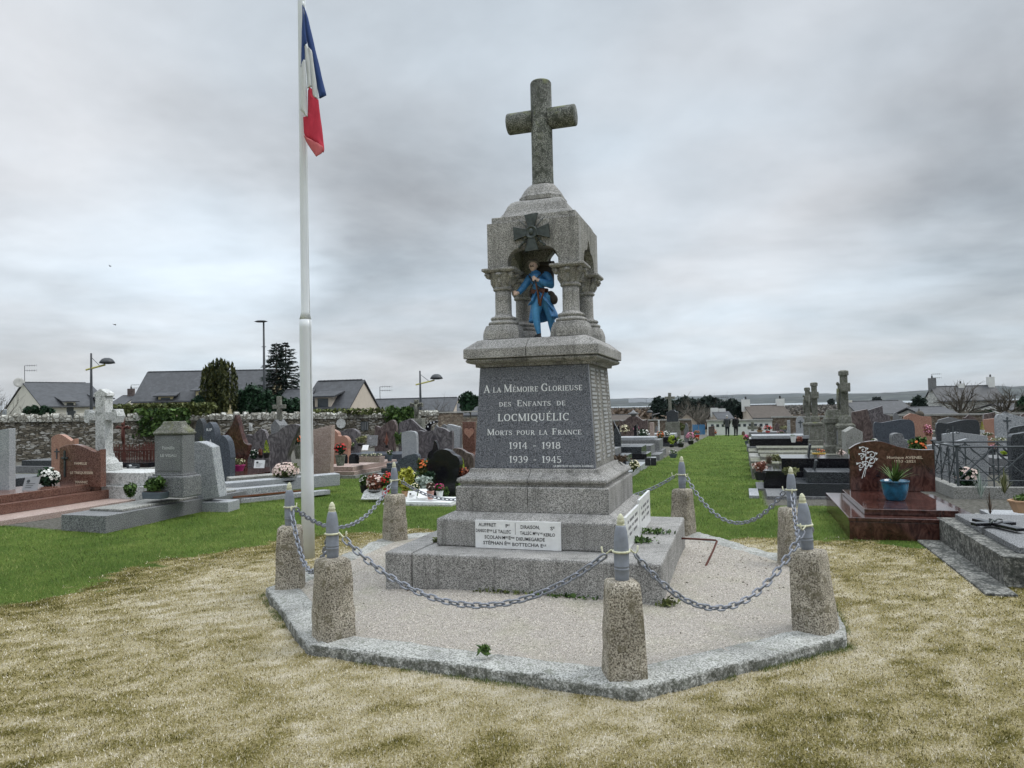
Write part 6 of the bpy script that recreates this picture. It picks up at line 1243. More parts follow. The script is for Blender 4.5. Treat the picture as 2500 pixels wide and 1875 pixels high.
# weeds round the memorial
def weed(label,x,y,d,w,h,leaf,seed,kind='tuft'):
    P=W(x,y,d); n_=tag(leaf_obj('weed',[leaves(70,(w,w*.7,h),(0,0,h*.8),.018,seed,.1,3,1.2)],leaf,None),label,'weed'); n_.location=tuple(P); return n_
for i,(u,v,wd,lb) in enumerate([(-.1,-1.2,.35,'dark moss strip growing at the foot of the stepped base under the front chain'),(.42,-1.2,.28,'second moss strip at the foot of the stepped base, nearer the front bollard'),(-.87,-.70,.1,'green moss in the corner left of the marble plaque'),(.98,.12,.2,'dark creeping weed under the side marble plaques'),(.92,-.35,.16,'small creeping weed at the front end of the side plaques'),(1.2,-1.15,.12,'grass tuft at the right front corner of the stepped base'),(.60,.50,.12,'dead dark weed on the moulding at the right side of the inscription')]):
    z={0:.06,1:.06,2:.37,3:.37,4:.37,5:.05,6:1.03}[i]; o=leaf_obj('weed',[leaves(150,(wd,.05 if i<2 else wd*.5,.03 if i<4 else .04),(0,0,0.015),.02,i+50,.1,2,.6)],'leaf_olive' if i in(2,5,0) else 'leaf_brown' if i==6 else 'leaf_green',None); o.location=(u,v,z); tag(o,lb,'weed')
weed('silvery green weed at the foot of the right front bollard',1992,1565,5.9,.10,.04,'leaf_silver',5); weed('small green weed in the front kerb joint',1182,1595,4.55,.05,.03,'leaf_green',6); weed('dark moss tuft by the front kerb corner',1625,1663,4.4,.04,.02,'leaf_dark',7)

plant('yellow and white daisies crowded between the yellow-green bush and the white slab',1000,1022,1150,1180,13.4,'leaf_green','petal_cream',None,cat='flowers',fn=60)
plant('dark green ferny leaves behind the silver foliage by the black headstone',1030,1062,1148,1180,13.6,'leaf_dark',None,None,cat='shrub')
plant('red poppies in front of the swirl-patterned headstone',1106,1126,1152,1180,14.6,'leaf_dark','petal_red',None,cat='flowers',fn=40)
for u0,u1,v0,v1,mt,h1,lb in ((5.4,7.2,20.2,22.,'grey_tomb_granite',.4,'grey granite tomb in the row beyond the winged red headstone'),(8.2,10.2,18.4,20.,'dark_granite',.45,'dark tomb beside the reddish square headstone'),(11.5,13.4,17.6,19.4,'pale_granite',.4,'pale tomb beyond the dark-cross headstone at the right edge'),(5.2,6.9,26.,28.,'brown_granite',.45,'brown tomb in the far right rows before the grey-roofed building'),(8.4,10.4,26.4,28.4,'grey_tomb_granite',.45,'grey tomb in the far right rows below the stone house'),(12.4,14.6,27.,29.,'pale_granite',.5,'pale tomb in the far right rows below the bare tree'),(6.2,8.2,34.,36.,'grey_tomb_granite',.6,'far grey tomb near the right part of the end wall'),(11.,13.4,36.,38.,'old_stone',.6,'far old stone tomb near the right part of the end wall'),(2.1,4.6,30.5,32.3,'old_stone',.45,'old stone tomb between the far black striped tomb and the niche wall'),(2.1,4.6,38.,40.,'grey_tomb_granite',.6,'far grey tomb right of the aisle before the niche wall')):
    tomb(lb,u0,u1,v0,v1,[('base_slab',0,0,0,0,-.15,h1*.5,mt),('lid',.12,.12,.12,.12,h1*.5+.0005,h1,mt)])
for x0,x1,yt,d_,pr,mt,lb in ((2150,2176,1012,33,'arch','pale_granite','pale arched headstone in a far row left of the winged red one'),(2180,2204,1008,36,'wave','grey_tomb_granite','grey wavy headstone in a far row left of the winged red one'),(2350,2385,1012,34,'hump','brown_granite','brown humped headstone in a far row under the bare tree'),(2440,2475,1005,34,'arch','grey_tomb_granite','grey arched headstone in a far row under the pollard tree'),(2001,2016,1024,34,'arch','old_stone','small old arched headstone between the edge-on crosses'),(1890,1905,1032,44,'hump','brown_granite','brown headstone before the right part of the niche wall'),(2490,2530,1010,30,'wave','brown_granite','brown wavy headstone in a far row at the right edge'),(2120,2140,1014,38,'gable','grey_tomb_granite','grey gabled headstone peeping beyond the ribbed one')):
    hs(x0,x1,yt,d_,pr,mt,lb,thick=.14)
for x0,x1,y0,y1,d_,lf,fl,lb in ((2150,2172,1046,1066,20,'leaf_green','petal_white','white cyclamen between the blue-black and the tall dark red headstones'),(2128,2142,1070,1090,15.5,'leaf_green','petal_white','small white blooms at the left foot of the blue-black headstone'),(2418,2440,1085,1102,15,'leaf_olive','petal_pink','pink flowers on the slab before the pale headstone with the dark cross'),(1895,1915,1050,1064,33,'leaf_green','petal_pink','small pink flowers on the far black striped tomb'),(1475,1492,1085,1105,21,'leaf_green','petal_cream','cream flowers on a tomb just right of the memorial'),(2080,2100,1050,1066,24,'leaf_dark','petal_red','red flowers at the foot of the tall slanted headstone'),(1545,1562,1040,1060,34,'leaf_dark','petal_pink','pink flowers before the wide brown scrolled headstone')):
    plant(lb,x0,x1,y0,y1,d_,lf,fl,(.3,'pot_black',.7),fn=30)
# =============== enclosing walls ===============
def wall_run(name,label,p0,p1,ztop0,ztop1,th,mat,cop=None,coph=.25,extra=None,group=None,moss=False):
    p0,p1=Vector(p0),Vector(p1); d=(p1-p0); L=d.length; a=math.atan2(d.y,d.x); t=thing(name,label,'wall',(p0.x,p0.y,0),a,group); N=max(2,int(L/.5)); mb=MB(); rs=[]
    for i in range(N+1):
        s=i/N; x=L*s; zt=ztop0+(ztop1-ztop0)*s-coph*(1 if cop else 0); q=p0+d*s; zb=gz(q.x,q.y)-.4; j=(float(fbm(np.array(x),np.array(0.),.9,8,3))-.5)*.08
        rs.append([(x,j,zb),(x,j,zt),(x,th+j,zt),(x,th+j,zb)])
    mb.ring(rs); mb.build('masonry',M[mat],t)
    if cop:
        rr=random.Random(int(L*7)); mb=MB(); x=0
        while x<L:
            w=rr.uniform(.10,.26); s=x/L; zt=ztop0+(ztop1-ztop0)*s-coph; h=coph*rr.uniform(.75,1.12); o=rr.uniform(-.03,.03); tl=rr.uniform(-.05,.05)
            mb.ring([[(x,-.06+o,zt),(x+w*.94,-.06+o,zt),(x+w*.94,th+.05,zt),(x,th+.05,zt)],[(x+tl,-.05+o,zt+h*.7),(x+w*.94+tl,-.05+o,zt+h*.65),(x+w*.94+tl,th+.04,zt+h*.65),(x+tl,th+.04,zt+h*.7)],[(x+.02+tl,.05,zt+h),(x+w*.9+tl,.05,zt+h*.95),(x+w*.9+tl,th-.05,zt+h*.95),(x+.02+tl,th-.05,zt+h)]]); x+=w
        mb.build('coping_stones',M[cop],t)
    return t
A=W(-140,1000,25.5); B=W(1022,1000,33.5)
zA=float(W(-140,1012,25.5)[2]); zB=float(W(1022,1004,33.5)[2])
wl=wall_run('rubble_wall','long rubble stone wall with upright coping stones along the left of the cemetery',(A[0],A[1],0),(B[0],B[1],0),zA,zB,.5,'rubble_stone','coping_stone',.30)
B2=W(1024,1000,33.6); C2=W(1068,1000,34.2); wall_run('rubble_wall','short pillar-like end of rubble wall right of the ivy shrub',(B2[0],B2[1],0),(C2[0],C2[1],0),float(W(1024,1002,33.6)[2]),float(W(1068,1001,34.2)[2]),.5,'rubble_stone','coping_stone',.25)
C3=W(1069,1000,34.3); D3=W(1131,1000,36); t=wall_run('brick_wall','brownish stone wall with a flat brown coping behind the left graves',(C3[0],C3[1],0),(D3[0],D3[1],0),float(W(1069,1009,34.3)[2]),float(W(1131,1008,36)[2]),.35,'brick_stone'); MB().box(0,4,-.06,.4,t and float(W(1100,1008,35)[2]),float(W(1100,1005,35)[2])).build('coping',M['concrete'],t) 
D4=W(1131,1000,36.1); E4=W(1330,1000,40); t=wall_run('brick_wall','lower brown wall running behind the memorial, one step down',(D4[0],D4[1],0),(E4[0],E4[1],0),float(W(1131,1021,36.1)[2]),float(W(1330,1018,40)[2]),.35,'brick_stone')
VW=60.
def wz(x,y): 
    r=ray(x,y); d_=(VW-CAM[1])/r[1]; q=CAM+r*d_; return q
a=wz(1380,1026); b=wz(1688,1026); wall_run('end_wall','grey coped end wall of the cemetery left of the blue gate',(a[0],a[1],0),(b[0],b[1],0),float(a[2]),float(b[2]),.35,'brick_stone')
q=wz(1500,1026); MB()
t=thing('wall_coping','flat pale coping along the end wall left of the blue gate','coping',(a[0],a[1],0),0); MB().box(0,b[0]-a[0],-.1,.45,float(b[2]),float(b[2])+.12).build('coping_slab',M['concrete'],t)
a=wz(1884,1020); b=wz(2620,1016); wall_run('end_wall','low stone end wall of the cemetery, right of the white niche wall',(a[0],a[1],0),(b[0],b[1],0),float(a[2])-.02,float(a[2])-.02,.4,'brick_stone'); t=thing('wall_coping','long pale flat coping on the right part of the end wall','coping',(a[0],a[1],0),0); MB().box(0,b[0]-a[0],-.1,.5,float(a[2])-.02,float(a[2])+.12).build('coping_slab',M['concrete'],t)
# blue gate and niche wall
a=wz(1690,1036); b=wz(1722,1036); t=thing('double_gate','pair of faded blue boarded doors in the far end wall','gate',(a[0],a[1],gz(a[0],a[1])),0); w=(b[0]-a[0])/2; h=float(a[2])-t.location.z
for i in (0,1):
    m2=MB()
    for k2 in range(5): m2.box(i*w+.02+k2*(w-.04)/5,i*w+.01+(k2+1)*(w-.04)/5,-.16,-.1,.05,h-.04*((k2+i)%2))
    m2.build('door_leaf',M['gate_blue'],t)
a=wz(1727,1030); b=wz(1884,1027); t=thing('columbarium','low white wall with small square dark niches at the end of the grass aisle','niche wall',(a[0],a[1]-.7,gz(a[0],a[1])),0); L=b[0]-a[0]; h=float(wz(1800,1028)[2])-t.location.z
MB().box(0,L,0,.6,-.3,h).build('white_wall',M['render_white'],t); MB().box(-.08,L+.08,-.15,.75,h,h+.14).build('coping_slab',M['concrete'],t)
for i in range(11): x=.45+i*(L-.9)/10; MB().box(x-.12,x+.12,-.02,.03,h-.48,h-.24).build('niche',M['window_dark'],t)
for x0,x1,yt,pr,mt,lb in ((1728,1745,1040,'slant','brown_granite','brown slanted headstone before the left end of the white niche wall'),(1809,1819,1053,'round','red_granite','small red round plaque at the far end of the aisle beside the walkers')): hs(x0,x1,yt,60,pr,mt,lb,thick=.3)
plant('orange and yellow flowers before the white niche wall',1738,1752,1048,1063,60,'leaf_brown','petal_orange',None,cat='flowers',fn=30)
def wd_(x):
    r_=ray(x,1005); n=np.array([-(B[1]-A[1]),B[0]-A[0],0]); return float(((A-CAM)@n)/(r_@n))
# flat shrubs on walls
def shrub(name,label,x0,x1,y0,y1,dist,leaf,n=900,sz=.09,depth=.5,trunk=True,clumps=9,cat='shrub',kind='ell',seed=1,group=None,hbelow=.0,shell=.45,trmat='bark'):
    P=W((x0+x1)/2,y1,dist); k=dist/FPX; w=(x1-x0)*k; h=(y1-y0)*k; g0=gz(P[0],P[1]); t=thing(name,label,cat,(P[0],P[1],g0),YAW,group); zb=P[2]-g0; rr=random.Random(seed); parts=[]
    if kind=='sheet':
        g_=np.random.default_rng(seed); m0=n*3; x=g_.uniform(-.5,.5,m0); z=g_.random(m0); ok=(fbm(x*w*.9+seed,z*h*.9,1.,seed,3)+.25*(1-2*abs(x))-.25*abs(z-.65))>.42; x,z=x[ok][:n],z[ok][:n]; m0=len(x); v_,t_=leaves(m0,(.001,.001,.001),(0,0,0),sz,seed); off=np.stack([x*w,g_.uniform(-.22,.12,m0)*(1+0*x),zb+z*h],1); parts=[(v_+np.repeat(off,4,0),t_)]; clumps=0
    for i in range(clumps):
        cx=rr.uniform(-.5,.5)*w*.72; hh=rr.uniform(.2,.78)*h; r_=min(w,h)*rr.uniform(.2,.34)
        if kind=='dome': lim=math.sqrt(max(0.05,1-(2*cx/w)**2)); hh=rr.uniform(.15,.8)*h*lim
        parts.append(leaves(n//clumps,(r_,r_*depth/.5*.8,r_*.85),(cx,rr.uniform(-.3,.3)*w*depth*.5,zb+hh),sz,seed*31+i,shell))
    leaf_obj('crown',parts,leaf,t)
    if trunk: m2=MB(); m2.tube([(0,0,-.1),(.02,0,zb+h*.35)],[.07,.04],7); m2.build('trunk',M[trmat],t,smooth=True)
    return t
shrub('ivy','dark ivy hanging over the rubble wall left of the grey stele',330,462,998,1064,wd_(390)-.25,'leaf_green',1300,.11,.25,False,16,'ivy','sheet',seed=2); shrub('ivy','lighter ivy creeping along the top of the wall under the yellow house',280,530,986,1014,wd_(405)+.1,'leaf_olive',2400,.11,.6,False,16,'ivy','sheet',seed=3)
shrub('ivy','thin yellowish ivy on the wall top before the beige gabled house',760,940,998,1012,wd_(850)+.1,'leaf_olive',600,.10,.5,False,12,'ivy','sheet',seed=4); shrub('ivy','big dark green ivy bush draped over the wall left of the stone crucifix',934,1014,990,1050,wd_(975)-.2,'leaf_green',2600,.13,.45,False,22,'ivy',seed=5)
shrub('garden_shrub','low dark bushes behind the wall under the leftmost house',52,135,990,1014,33,'leaf_dark',1500,.10,.5,True,24,seed=6)
# trees left
def bush_tree(label,x0,x1,y0,y1,dist,leaf,seed,n=2200,sz=.14,name='evergreen_tree',cat='tree',cl=16,kind='dome',gr=None,tr='bark'): return shrub(name,label,x0,x1,y0,y1,dist,leaf,n,sz,.5,True,cl,cat,kind,seed,gr,shell=.35,trmat=tr)
bush_tree('dark green rounded evergreen bush left of the columnar yew',470,506,962,1010,38,'leaf_dark',11,1400)
bush_tree('broad dark green evergreen between the yew and the flagpole',574,668,936,1012,40,'leaf_dark',12,4200,.13,cl=26); bush_tree('dark green evergreen directly left of the flagpole behind the wall',640,745,962,1012,41,'leaf_dark',13,3600,.13,cl=24)
bush_tree('small dark evergreen at the left edge of the memorial above the roofs',1125,1172,953,1003,62,'leaf_dark',14,1600,.22,cl=14)
P=W(537,1005,39); k=39/FPX; t=thing('columnar_yew','tall ragged columnar yew with several tops above the wall','tree',(P[0],P[1],gz(P[0],P[1])),YAW); zb=P[2]-t.location.z; prt=[]; rr=random.Random(3)
for cx,top,w in ((504,905,14),(513,897,14),(522,893,15),(531,889,15),(541,888,15),(550,892,14),(559,896,14),(567,900,13),(536,912,26),(550,918,20),(520,918,20)):
    hh=(1010-top)*k; prt.append(leaves(420,(w*k*.5,.4,hh*.53),((cx-537)*k,rr.uniform(-.4,.4),zb+hh*.5-.1),.10,int(cx*7),.75,2.4,2.)); prt.append(leaves(50,(w*k*.25,.15,hh*.1),((cx-537)*k,0,zb+hh-.05),.08,int(cx*9),.2,3,4.))
leaf_obj('crown',prt,'leaf_yew',t); MB().tube([(0,0,-.1),(0,0,zb+1)],.12,8).build('trunk',M['bark'],t)
# open conifers
def conifer(label,x,y0,y1,dist,halfpx,seed,group):
    P=W(x,y1,dist); k=dist/FPX; g0=gz(P[0],P[1]); t=thing('conifer',label,'tree',(P[0],P[1],g0),0,group); zt=float(W(x,y0,dist)[2])-g0; zb=P[2]-g0; hw=halfpx*k; rr=random.Random(seed); m2=MB(); m2.tube([(0,0,-.2),(0,0,zt*.6),(0,0,zt)],[.14,.09,.02],7); m2.build('trunk',M['needle_dark'] if 0 else M['bark'],t); V=[];T=[]; br=MB()
    z=zb-.6
    while z<zt:
        f=(zt-z)/(zt-zb); L=hw*(.12+.9*min(1,f)**.8)
        for a in range(4):
            an=a*PI/2+rr.uniform(-.6,.6)+z*2; ll=L*rr.uniform(.55,1.12); dr=rr.uniform(-.35,.30); p0=Vector((0,0,z)); p1=Vector((math.cos(an)*ll*.6,math.sin(an)*ll*.6,z+dr*ll*.3-.05)); p2=Vector((math.cos(an)*ll,math.sin(an)*ll,z+dr*ll*.6+.04*ll)); br.tube([p0,p1,p2],[.03,.02,.008],4)
            for q in range(34):
                s=.25+.75*rr.random(); c=p0.lerp(p1,s/.6) if s<.6 else p1.lerp(p2,(s-.6)/.4); dx=Vector((math.cos(an+rr.uniform(-1.1,1.1)),math.sin(an+rr.uniform(-1.1,1.1)),rr.uniform(-.7,.15)))*(.30*ll/hw*.9+.12); n_=Vector((rr.uniform(-1,1),rr.uniform(-1,1),rr.uniform(-.4,.4))).normalized()*.05; V+=[c-n_,c+n_,c+dx+n_*.5,c+dx-n_*.5]; T+=[rr.random()]*4
        z+=(zt-zb)/rr.uniform(22,40)
    br.build('branches',M['bark'],t); leaf_obj('crown',[(np.array([tuple(v) for v in V]),np.array(T))],'needle_dark',t)
conifer('left of two dark open conifers beside the flagpole',676,836,965,62,50,4,'dark open conifers beside the flagpole'); conifer('right of two dark open conifers beside the flagpole',698,835,965,63,54,9,'dark open conifers beside the flagpole')
# bare trees
def bare(label,x,ybase,ytop,dist,spreadpx,seed,name='bare_tree',levels=5,trh=.25,thick=.12,mat='bark',group=None,bend=.5,n0=6,zbase=None,knob=False):
    P=W(x,ybase,dist); g0=gz(P[0],P[1]); t=thing(name,label,'tree',(P[0],P[1],g0),0,group); H=float(W(x,ytop,dist)[2])-g0; rr=random.Random(seed); sp=spreadpx*dist/FPX; z0=H*trh; tr=MB(); cr=MB(); tr.tube([(0,0,-.2),(rr.uniform(-.1,.1)*H*.1,0,z0*.6),(0,0,z0)],[thick*1.2,thick,thick*.85],8)
    if knob: tr.ell((0,0,z0),(thick*2.2,thick*2.,thick*1.9),10,8)
    def grow(p,d,L,r,l):
        pts=[p]; q=p; dd=d.copy()
        for i in range(4): dd=(dd+Vector((rr.uniform(-1,1),rr.uniform(-1,1),rr.uniform(-.3,.5)))*.18*bend*2).normalized(); q=q+dd*L/4; pts.append(q)
        cr.tube(pts,[r,r*.85,r*.72,r*.6,r*.45],5 if l>levels-2 else 3)
        if l>0:
            for i in range(3 if l>1 else 4):
                s=rr.randint(1,4); a=rr.uniform(0,2*PI); perp=dd.orthogonal().normalized(); perp=Matrix.Rotation(a,3,dd)@perp; nd=(dd+perp*rr.uniform(.4,.95)+Vector((0,0,.12))).normalized(); grow(pts[s],nd,L*rr.uniform(.55,.8),r*.5,l-1)
    for i in range(n0):
        a=2*PI*i/n0+rr.uniform(-.3,.3); el=rr.uniform(.35,1.25); d=Vector((math.cos(a)*math.cos(el)*sp/max(H-z0,.1),math.sin(a)*math.cos(el)*sp/max(H-z0,.1),math.sin(el))); L=(H-z0)*.52*d.length; grow(Vector((0,0,z0-.05)),d.normalized(),L,thick*.42,levels-2)
    tr.build('trunk',M[mat],t,smooth=True); leafc=cr.build('crown',M[mat],t); return t
bare('bare tree reaching in from the left edge above the house',-38,1010,880,36,75,21,thick=.13,levels=5); bare('low bare shrub-like tree at the left edge in front of the house gable',-8,1012,955,31,75,22,thick=.08,levels=5,trh=.1)
bare('thin bare tree behind the roofs right of the second street lamp',1080,1005,958,58,30,23,thick=.08,levels=5,trh=.1); bare('slim upright bare sapling near the street lamp on the left',1036,1005,955,70,14,24,thick=.06,levels=4,trh=.1,bend=.3)
bare('large bare tree in front of the white stone house',2346,1016,918,70,66,25,thick=.32,levels=5,trh=.28,n0=9,knob=True); bare('bare pollard tree at the right end of the white stone house',2455,1012,932,74,55,26,thick=.3,levels=5,trh=.35,n0=8,knob=True)
bare('knobbly cut-back pollard tree left of the stone house',2245,1018,992,58,9,27,thick=.16,levels=3,trh=.7,n0=5,knob=True)
bare('tall bare brown tree by the right edge behind the pollard',2488,1000,935,95,50,28,thick=.25,levels=5,trh=.1,n0=8); bare('bare brown thicket tree filling the right edge skyline',2430,1000,945,100,60,29,thick=.2,levels=5,trh=.1,n0=8)
for i,(x,yt) in enumerate(((1755,948),(1768,946),(1783,950),(1796,955))): bare('bare poplar of the row beyond the pines, number %s from the left'%('first','second','third','last')[i],x,990,yt,170,6,40+i,'bare_poplar',4,.05,.18,'bark','bare poplars beyond the pines',.25,7)
for o in bpy.data.objects:
    if o.get('label','').startswith('bare poplar of the row'): o['label']=o['label'].replace(', number ',', the ').replace(' from the left',' one from the left')
bare('pale bare bushy tree in front of the dark pines',1688,1022,962,95,48,31,thick=.2,levels=5,trh=.05,n0=12,mat='pale_bark'); bare('second pale bare tree overlapping the dark pines',1716,1022,970,98,42,32,thick=.2,levels=5,trh=.05,n0=11,mat='pale_bark')
def pine(label,x0,x1,y0,y1,dist,seed,n=2600): return bush_tree(label,x0,x1,y0,y1,dist,'needle_dark',seed,n,.45,'pine_tree',cl=20,gr=None)
pine('dark pine left of the plain stone cross, against the estuary',1590,1645,966,1020,110,61); pine('dark rounded pine in the centre of the far clump',1640,1735,965,1022,120,62,3600); pine('broad dark pine crown over the white niche wall',1705,1775,966,1028,122,63,3600); pine('dark pine at the right end of the far clump',1755,1816,972,1030,118,64,3200)
pine('single dark tree right of the far clump near the chimneys',1796,1818,985,1022,90,65,900)
bush_tree('dark evergreen bush left of the white stone house',2226,2262,965,1008,90,'needle_dark',66,1400,.3); bush_tree('low hedge bush in front of the white stone house',2370,2440,1000,1018,72,'leaf_dark',67,1500,.2)
bush_tree('dark evergreen at the right edge beside the low building',2486,2520,962,1016,80,'leaf_dark',68,1500,.3); bush_tree('umbrella-shaped dark tree in the far marsh on the right',2128,2152,970,982,500,'needle_dark',69,500,1.6); bush_tree('small dark far tree in the marsh beside the tall crosses',2022,2036,975,986,400,'needle_dark',70,400,1.2)
# scrub as stuff
V=[];T=[]
def scrub(x0,x1,y0,y1,d0,d1,n,leaf,label,sz,seed,hgt=1.5):
    g_=np.random.default_rng(seed); P=[]; 
    for i in range(n): x=g_.uniform(x0,x1); d_=d0+(d1-d0)*g_.random()**.8; q=W(x,1000,d_); h=g_.random()**1.5; P.append((q[0],q[1],gz(q[0],q[1])+h*hgt+sz*.1))
    P=np.array(P); d1_=g_.normal(size=(n,3)); d1_/=np.linalg.norm(d1_,axis=1)[:,None]; d2=np.cross(d1_,g_.normal(size=(n,3))); d2/=np.linalg.norm(d2,axis=1)[:,None]; s=sz*(.5+g_.random(n))[:,None]*(1+.5*g_.random((n,1))); Vv=np.stack([P-d1_*s,P+d2*s*.8,P+d1_*s,P-d2*s*.8],1).reshape(-1,3); tag(leaf_obj('scrubland',[(Vv,np.repeat(g_.random(n),4))],leaf,None),label,'scrub',kind='stuff')
scrub(1470,2520,0,0,105,330,34000,'leaf_brown','brown winter scrub between the cemetery and the estuary',.30,5,1.6); scrub(1400,2560,0,0,330,1300,14000,'twig','pale marsh scrub farther out towards the water',1.0,6,1.5); scrub(-100,1250,0,0,105,300,9000,'leaf_brown','brown winter scrub behind the houses on the left',.3,7,1.4)
for y,x0,x1,d_,lb in ((995,1480,1540,430,'white strip of tidal water left of the far pines'),(1004,1470,1512,300,'small white pool of tidal water nearer the cemetery')):
    a=W(x0,y,d_); b=W(x1,y,d_); z=gz(a[0],a[1])+1.6; m2=MB(); m2.box(0,(b[0]-a[0]),0,d_*.16,0,.05); o=m2.build('water',m_w if False else bpy.data.materials['sea_water'],None); o.location=(a[0],a[1],z); o['kind']='structure'
# =============== houses ===============
def house(label,xc,d0,rot,xl,xg,ye,yr,wall,windows=(),dormers=(),chim=(),antenna=None,dish=False,name='house',overh=.25,yc_ground=None,gr=False,roofm='slate_roof'):
    """corner nearest the camera at column xc; long side runs along rot until column xl; gable side runs along rot+90 until column xg"""
    P=W(xc,1000,d0); g0=gz(P[0],P[1]); t=thing(name,label,'house',(P[0],P[1],g0),rot); dl=(math.cos(rot),math.sin(rot),0); dg=(-math.sin(rot),math.cos(rot),0)
    L=len_to_x(P,dl,xl,60); Q=P+np.array(dl)*L if gr else P
    Wd=7. if xg is None else len_to_x(Q,dg,xg,14)
    dq=float((Q-CAM)@FW); ze=float(W(xl if gr else xc,ye,dq)[2])-g0; q=Q+np.array(dg)*Wd/2
    r_=q-CAM; dd=float(r_@FW); xx=1250+FPX*(r_@RT)/dd; zr=float(W(xx,yr,dd)[2])-g0
    MB().prism([(0,-.5),(Wd,-.5),(Wd,ze),(Wd/2,zr-.12),(0,ze)],0,L).xf(Matrix(((0,1,0,0),(1,0,0,0),(0,0,1,0),(0,0,0,1)))).build('wall',M[wall],t)
    sl=(zr-ze)/(Wd/2); o=overh; m2=MB(); zo=ze-o*sl
    for s in (0,1):
        y0,y1=(-o,Wd/2) if s==0 else (Wd+o,Wd/2); ro=MB(); ro.ring([[(-.12,y0,zo+.02),(L+.12,y0,zo+.02),(L+.12,y0,zo+.14),(-.12,y0,zo+.14)],[(-.12,y1,zr+.02),(L+.12,y1,zr+.02),(L+.12,y1,zr+.14),(-.12,y1,zr+.14)]]); roof=ro.build('roof',M[roofm],t)
        if s==0: R0=roof
    rd=MB()
    for i in range(int(L/.35)): rd.tube([(i*.35,Wd/2,zr+.13),(i*.35+.33,Wd/2,zr+.15)],.08,6)
    rd.build('ridge_tiles',M['black_paint'] if 0 else M['slate_roof'],t); MB().tube([(-.1,-o-.05,zo+.03),(L+.1,-o-.05,zo+.03)],.07,6).build('gutter',M['lamp_grey'],t)
    for x,w,z0,z1 in windows:
        f=MB().box(L*x-w/2,L*x+w/2,-.05,.02,ze*z0,ze*z1).build('window',M['render_white'],t); MB().box(L*x-w/2+.08,L*x+w/2-.08,-.07,-.051,ze*z0+.08,ze*z1-.08).build('pane',M['window_dark'],f)
    for x,w,h in dormers:
        dz=ze+h; dy=(h)/sl; b=MB(); b.prism([(L*x-w/2,ze-.9),(L*x+w/2,ze-.9),(L*x+w/2,dz),(L*x-w/2,dz)],-.03,dy+.2); db=b.build('dormer',M[wall],t); MB().ring([[(L*x-w*.8,-.35,dz-.12),(L*x+w*.8,-.35,dz-.12),(L*x+w*.8,-.35,dz),(L*x-w*.8,-.35,dz)],[(L*x-w*.8,dy+1.,dz+.45),(L*x+w*.8,dy+1.,dz+.45),(L*x+w*.8,dy+1.,dz+.6),(L*x-w*.8,dy+1.,dz+.6)]]).build('dormer_roof',M['slate_roof'],db); MB().box(L*x-w*.32,L*x+w*.32,-.06,-.035,ze-.7,dz-.2).build('dormer_window',M['window_dark'],db)
    for x,hh,mt in chim: c=MB().box(L*x-.45,L*x+.45,Wd/2-.3,Wd/2+.3,zr-.6,zr+hh).build('chimney',M[mt],t); MB().lathe([(.12,zr+hh),(.1,zr+hh+.35),(0,zr+hh+.35)],cx=L*x,cy=Wd/2,n=8).build('chimney_pot',M['black_paint'],c)
    if antenna:
        x,h=antenna; m2=MB(); m2.tube([(L*x,Wd/2,zr),(L*x,Wd/2,zr+h)],.035,5)
        for zz_,ln in ((h,.1),(h*.72,.1)):
            m2.tube([(L*x,Wd/2,zr+zz_),(L*x+1.3*math.cos(YAW-rot),Wd/2+1.3*math.sin(YAW-rot),zr+zz_)],.022,4)
            for j in range(5): e=.3+j*.28; cx_,cy_=L*x+e*math.cos(YAW-rot),Wd/2+e*math.sin(YAW-rot); m2.tube([(cx_,cy_,zr+zz_-.12),(cx_,cy_,zr+zz_+.12)],.014,4)
        m2.build('antenna',M['lamp_grey'],t)
    if dish: m2=MB(); m2.lathe([(.01,.0),(.3,.02),(.55,.06),(.57,.045),(.3,-.01),(.01,-.03)],n=24); cdv=Matrix.Rotation(-rot,3,'Z')@Vector((CAM[0]-P[0],CAM[1]-P[1],18)); m2.xf(Matrix.Translation((-.45,Wd/2-.1,zr+.1))@cdv.to_track_quat('Z','Y').to_matrix().to_4x4()); dd_=m2.build('satellite_dish',M['dish_grey'],t,smooth=True)
    return t
house('leftmost cream house with a slate roof, satellite dish and antenna',102,80,R(66),268,-14,993,936,'render_pale',windows=((.42,1.0,.15,.85),),dormers=((.40,1.1,.6),(.93,1.2,.9)),antenna=(.02,2.1),dish=True)
house('pale yellow house with a long slate roof behind the yew',325,76,R(20),655,None,979,911,'render_cream',windows=((.10,.9,.2,.85),(.22,1.1,.1,.9),(.46,.5,.0,.8)),dormers=((.24,1.5,.5),(.52,1.6,1.0),),antenna=None)
house('white house with beige gable and dormer right of the flagpole',738,60,R(3),853,922,995,931,'render_beige',gr=True,windows=(),dormers=((.45,1.5,1.0),),antenna=None)
house('low long house with a slate roof and street lamp in front',900,82,R(8),1105,1130,1003,973,'render_beige',gr=True,antenna=(.05,1.6))
house('grey slate roofed building directly left of the memorial',1118,70,R(22),1260,None,1015,988,'render_pale')
house('slate roof low behind the evergreens and conifers',672,58,R(20),742,None,1000,955,'render_pale')
house('small distant house with chimney between the two left houses',262,110,R(10),298,None,992,968,'render_pale',chim=((.6,1.2,'brown_granite'),),antenna=(.6,1.8))
house('white stone house with slate-hung gable, two chimneys and roof lights on the right',2293,105,R(17),2449,2258,977,946,'white_rubble',windows=((.93,.9,.5,.85),),chim=((.02,1.4,'grey_tomb_granite'),(.47,.5,'render_white'),(.95,1.4,'render_white')),antenna=(.02,2.0))
house('low grey-roofed building beyond the cemetery on the right, before the marsh',2095,88,R(16),2235,None,1012,983,'concrete',chim=((.04,.3,'render_pale'),))
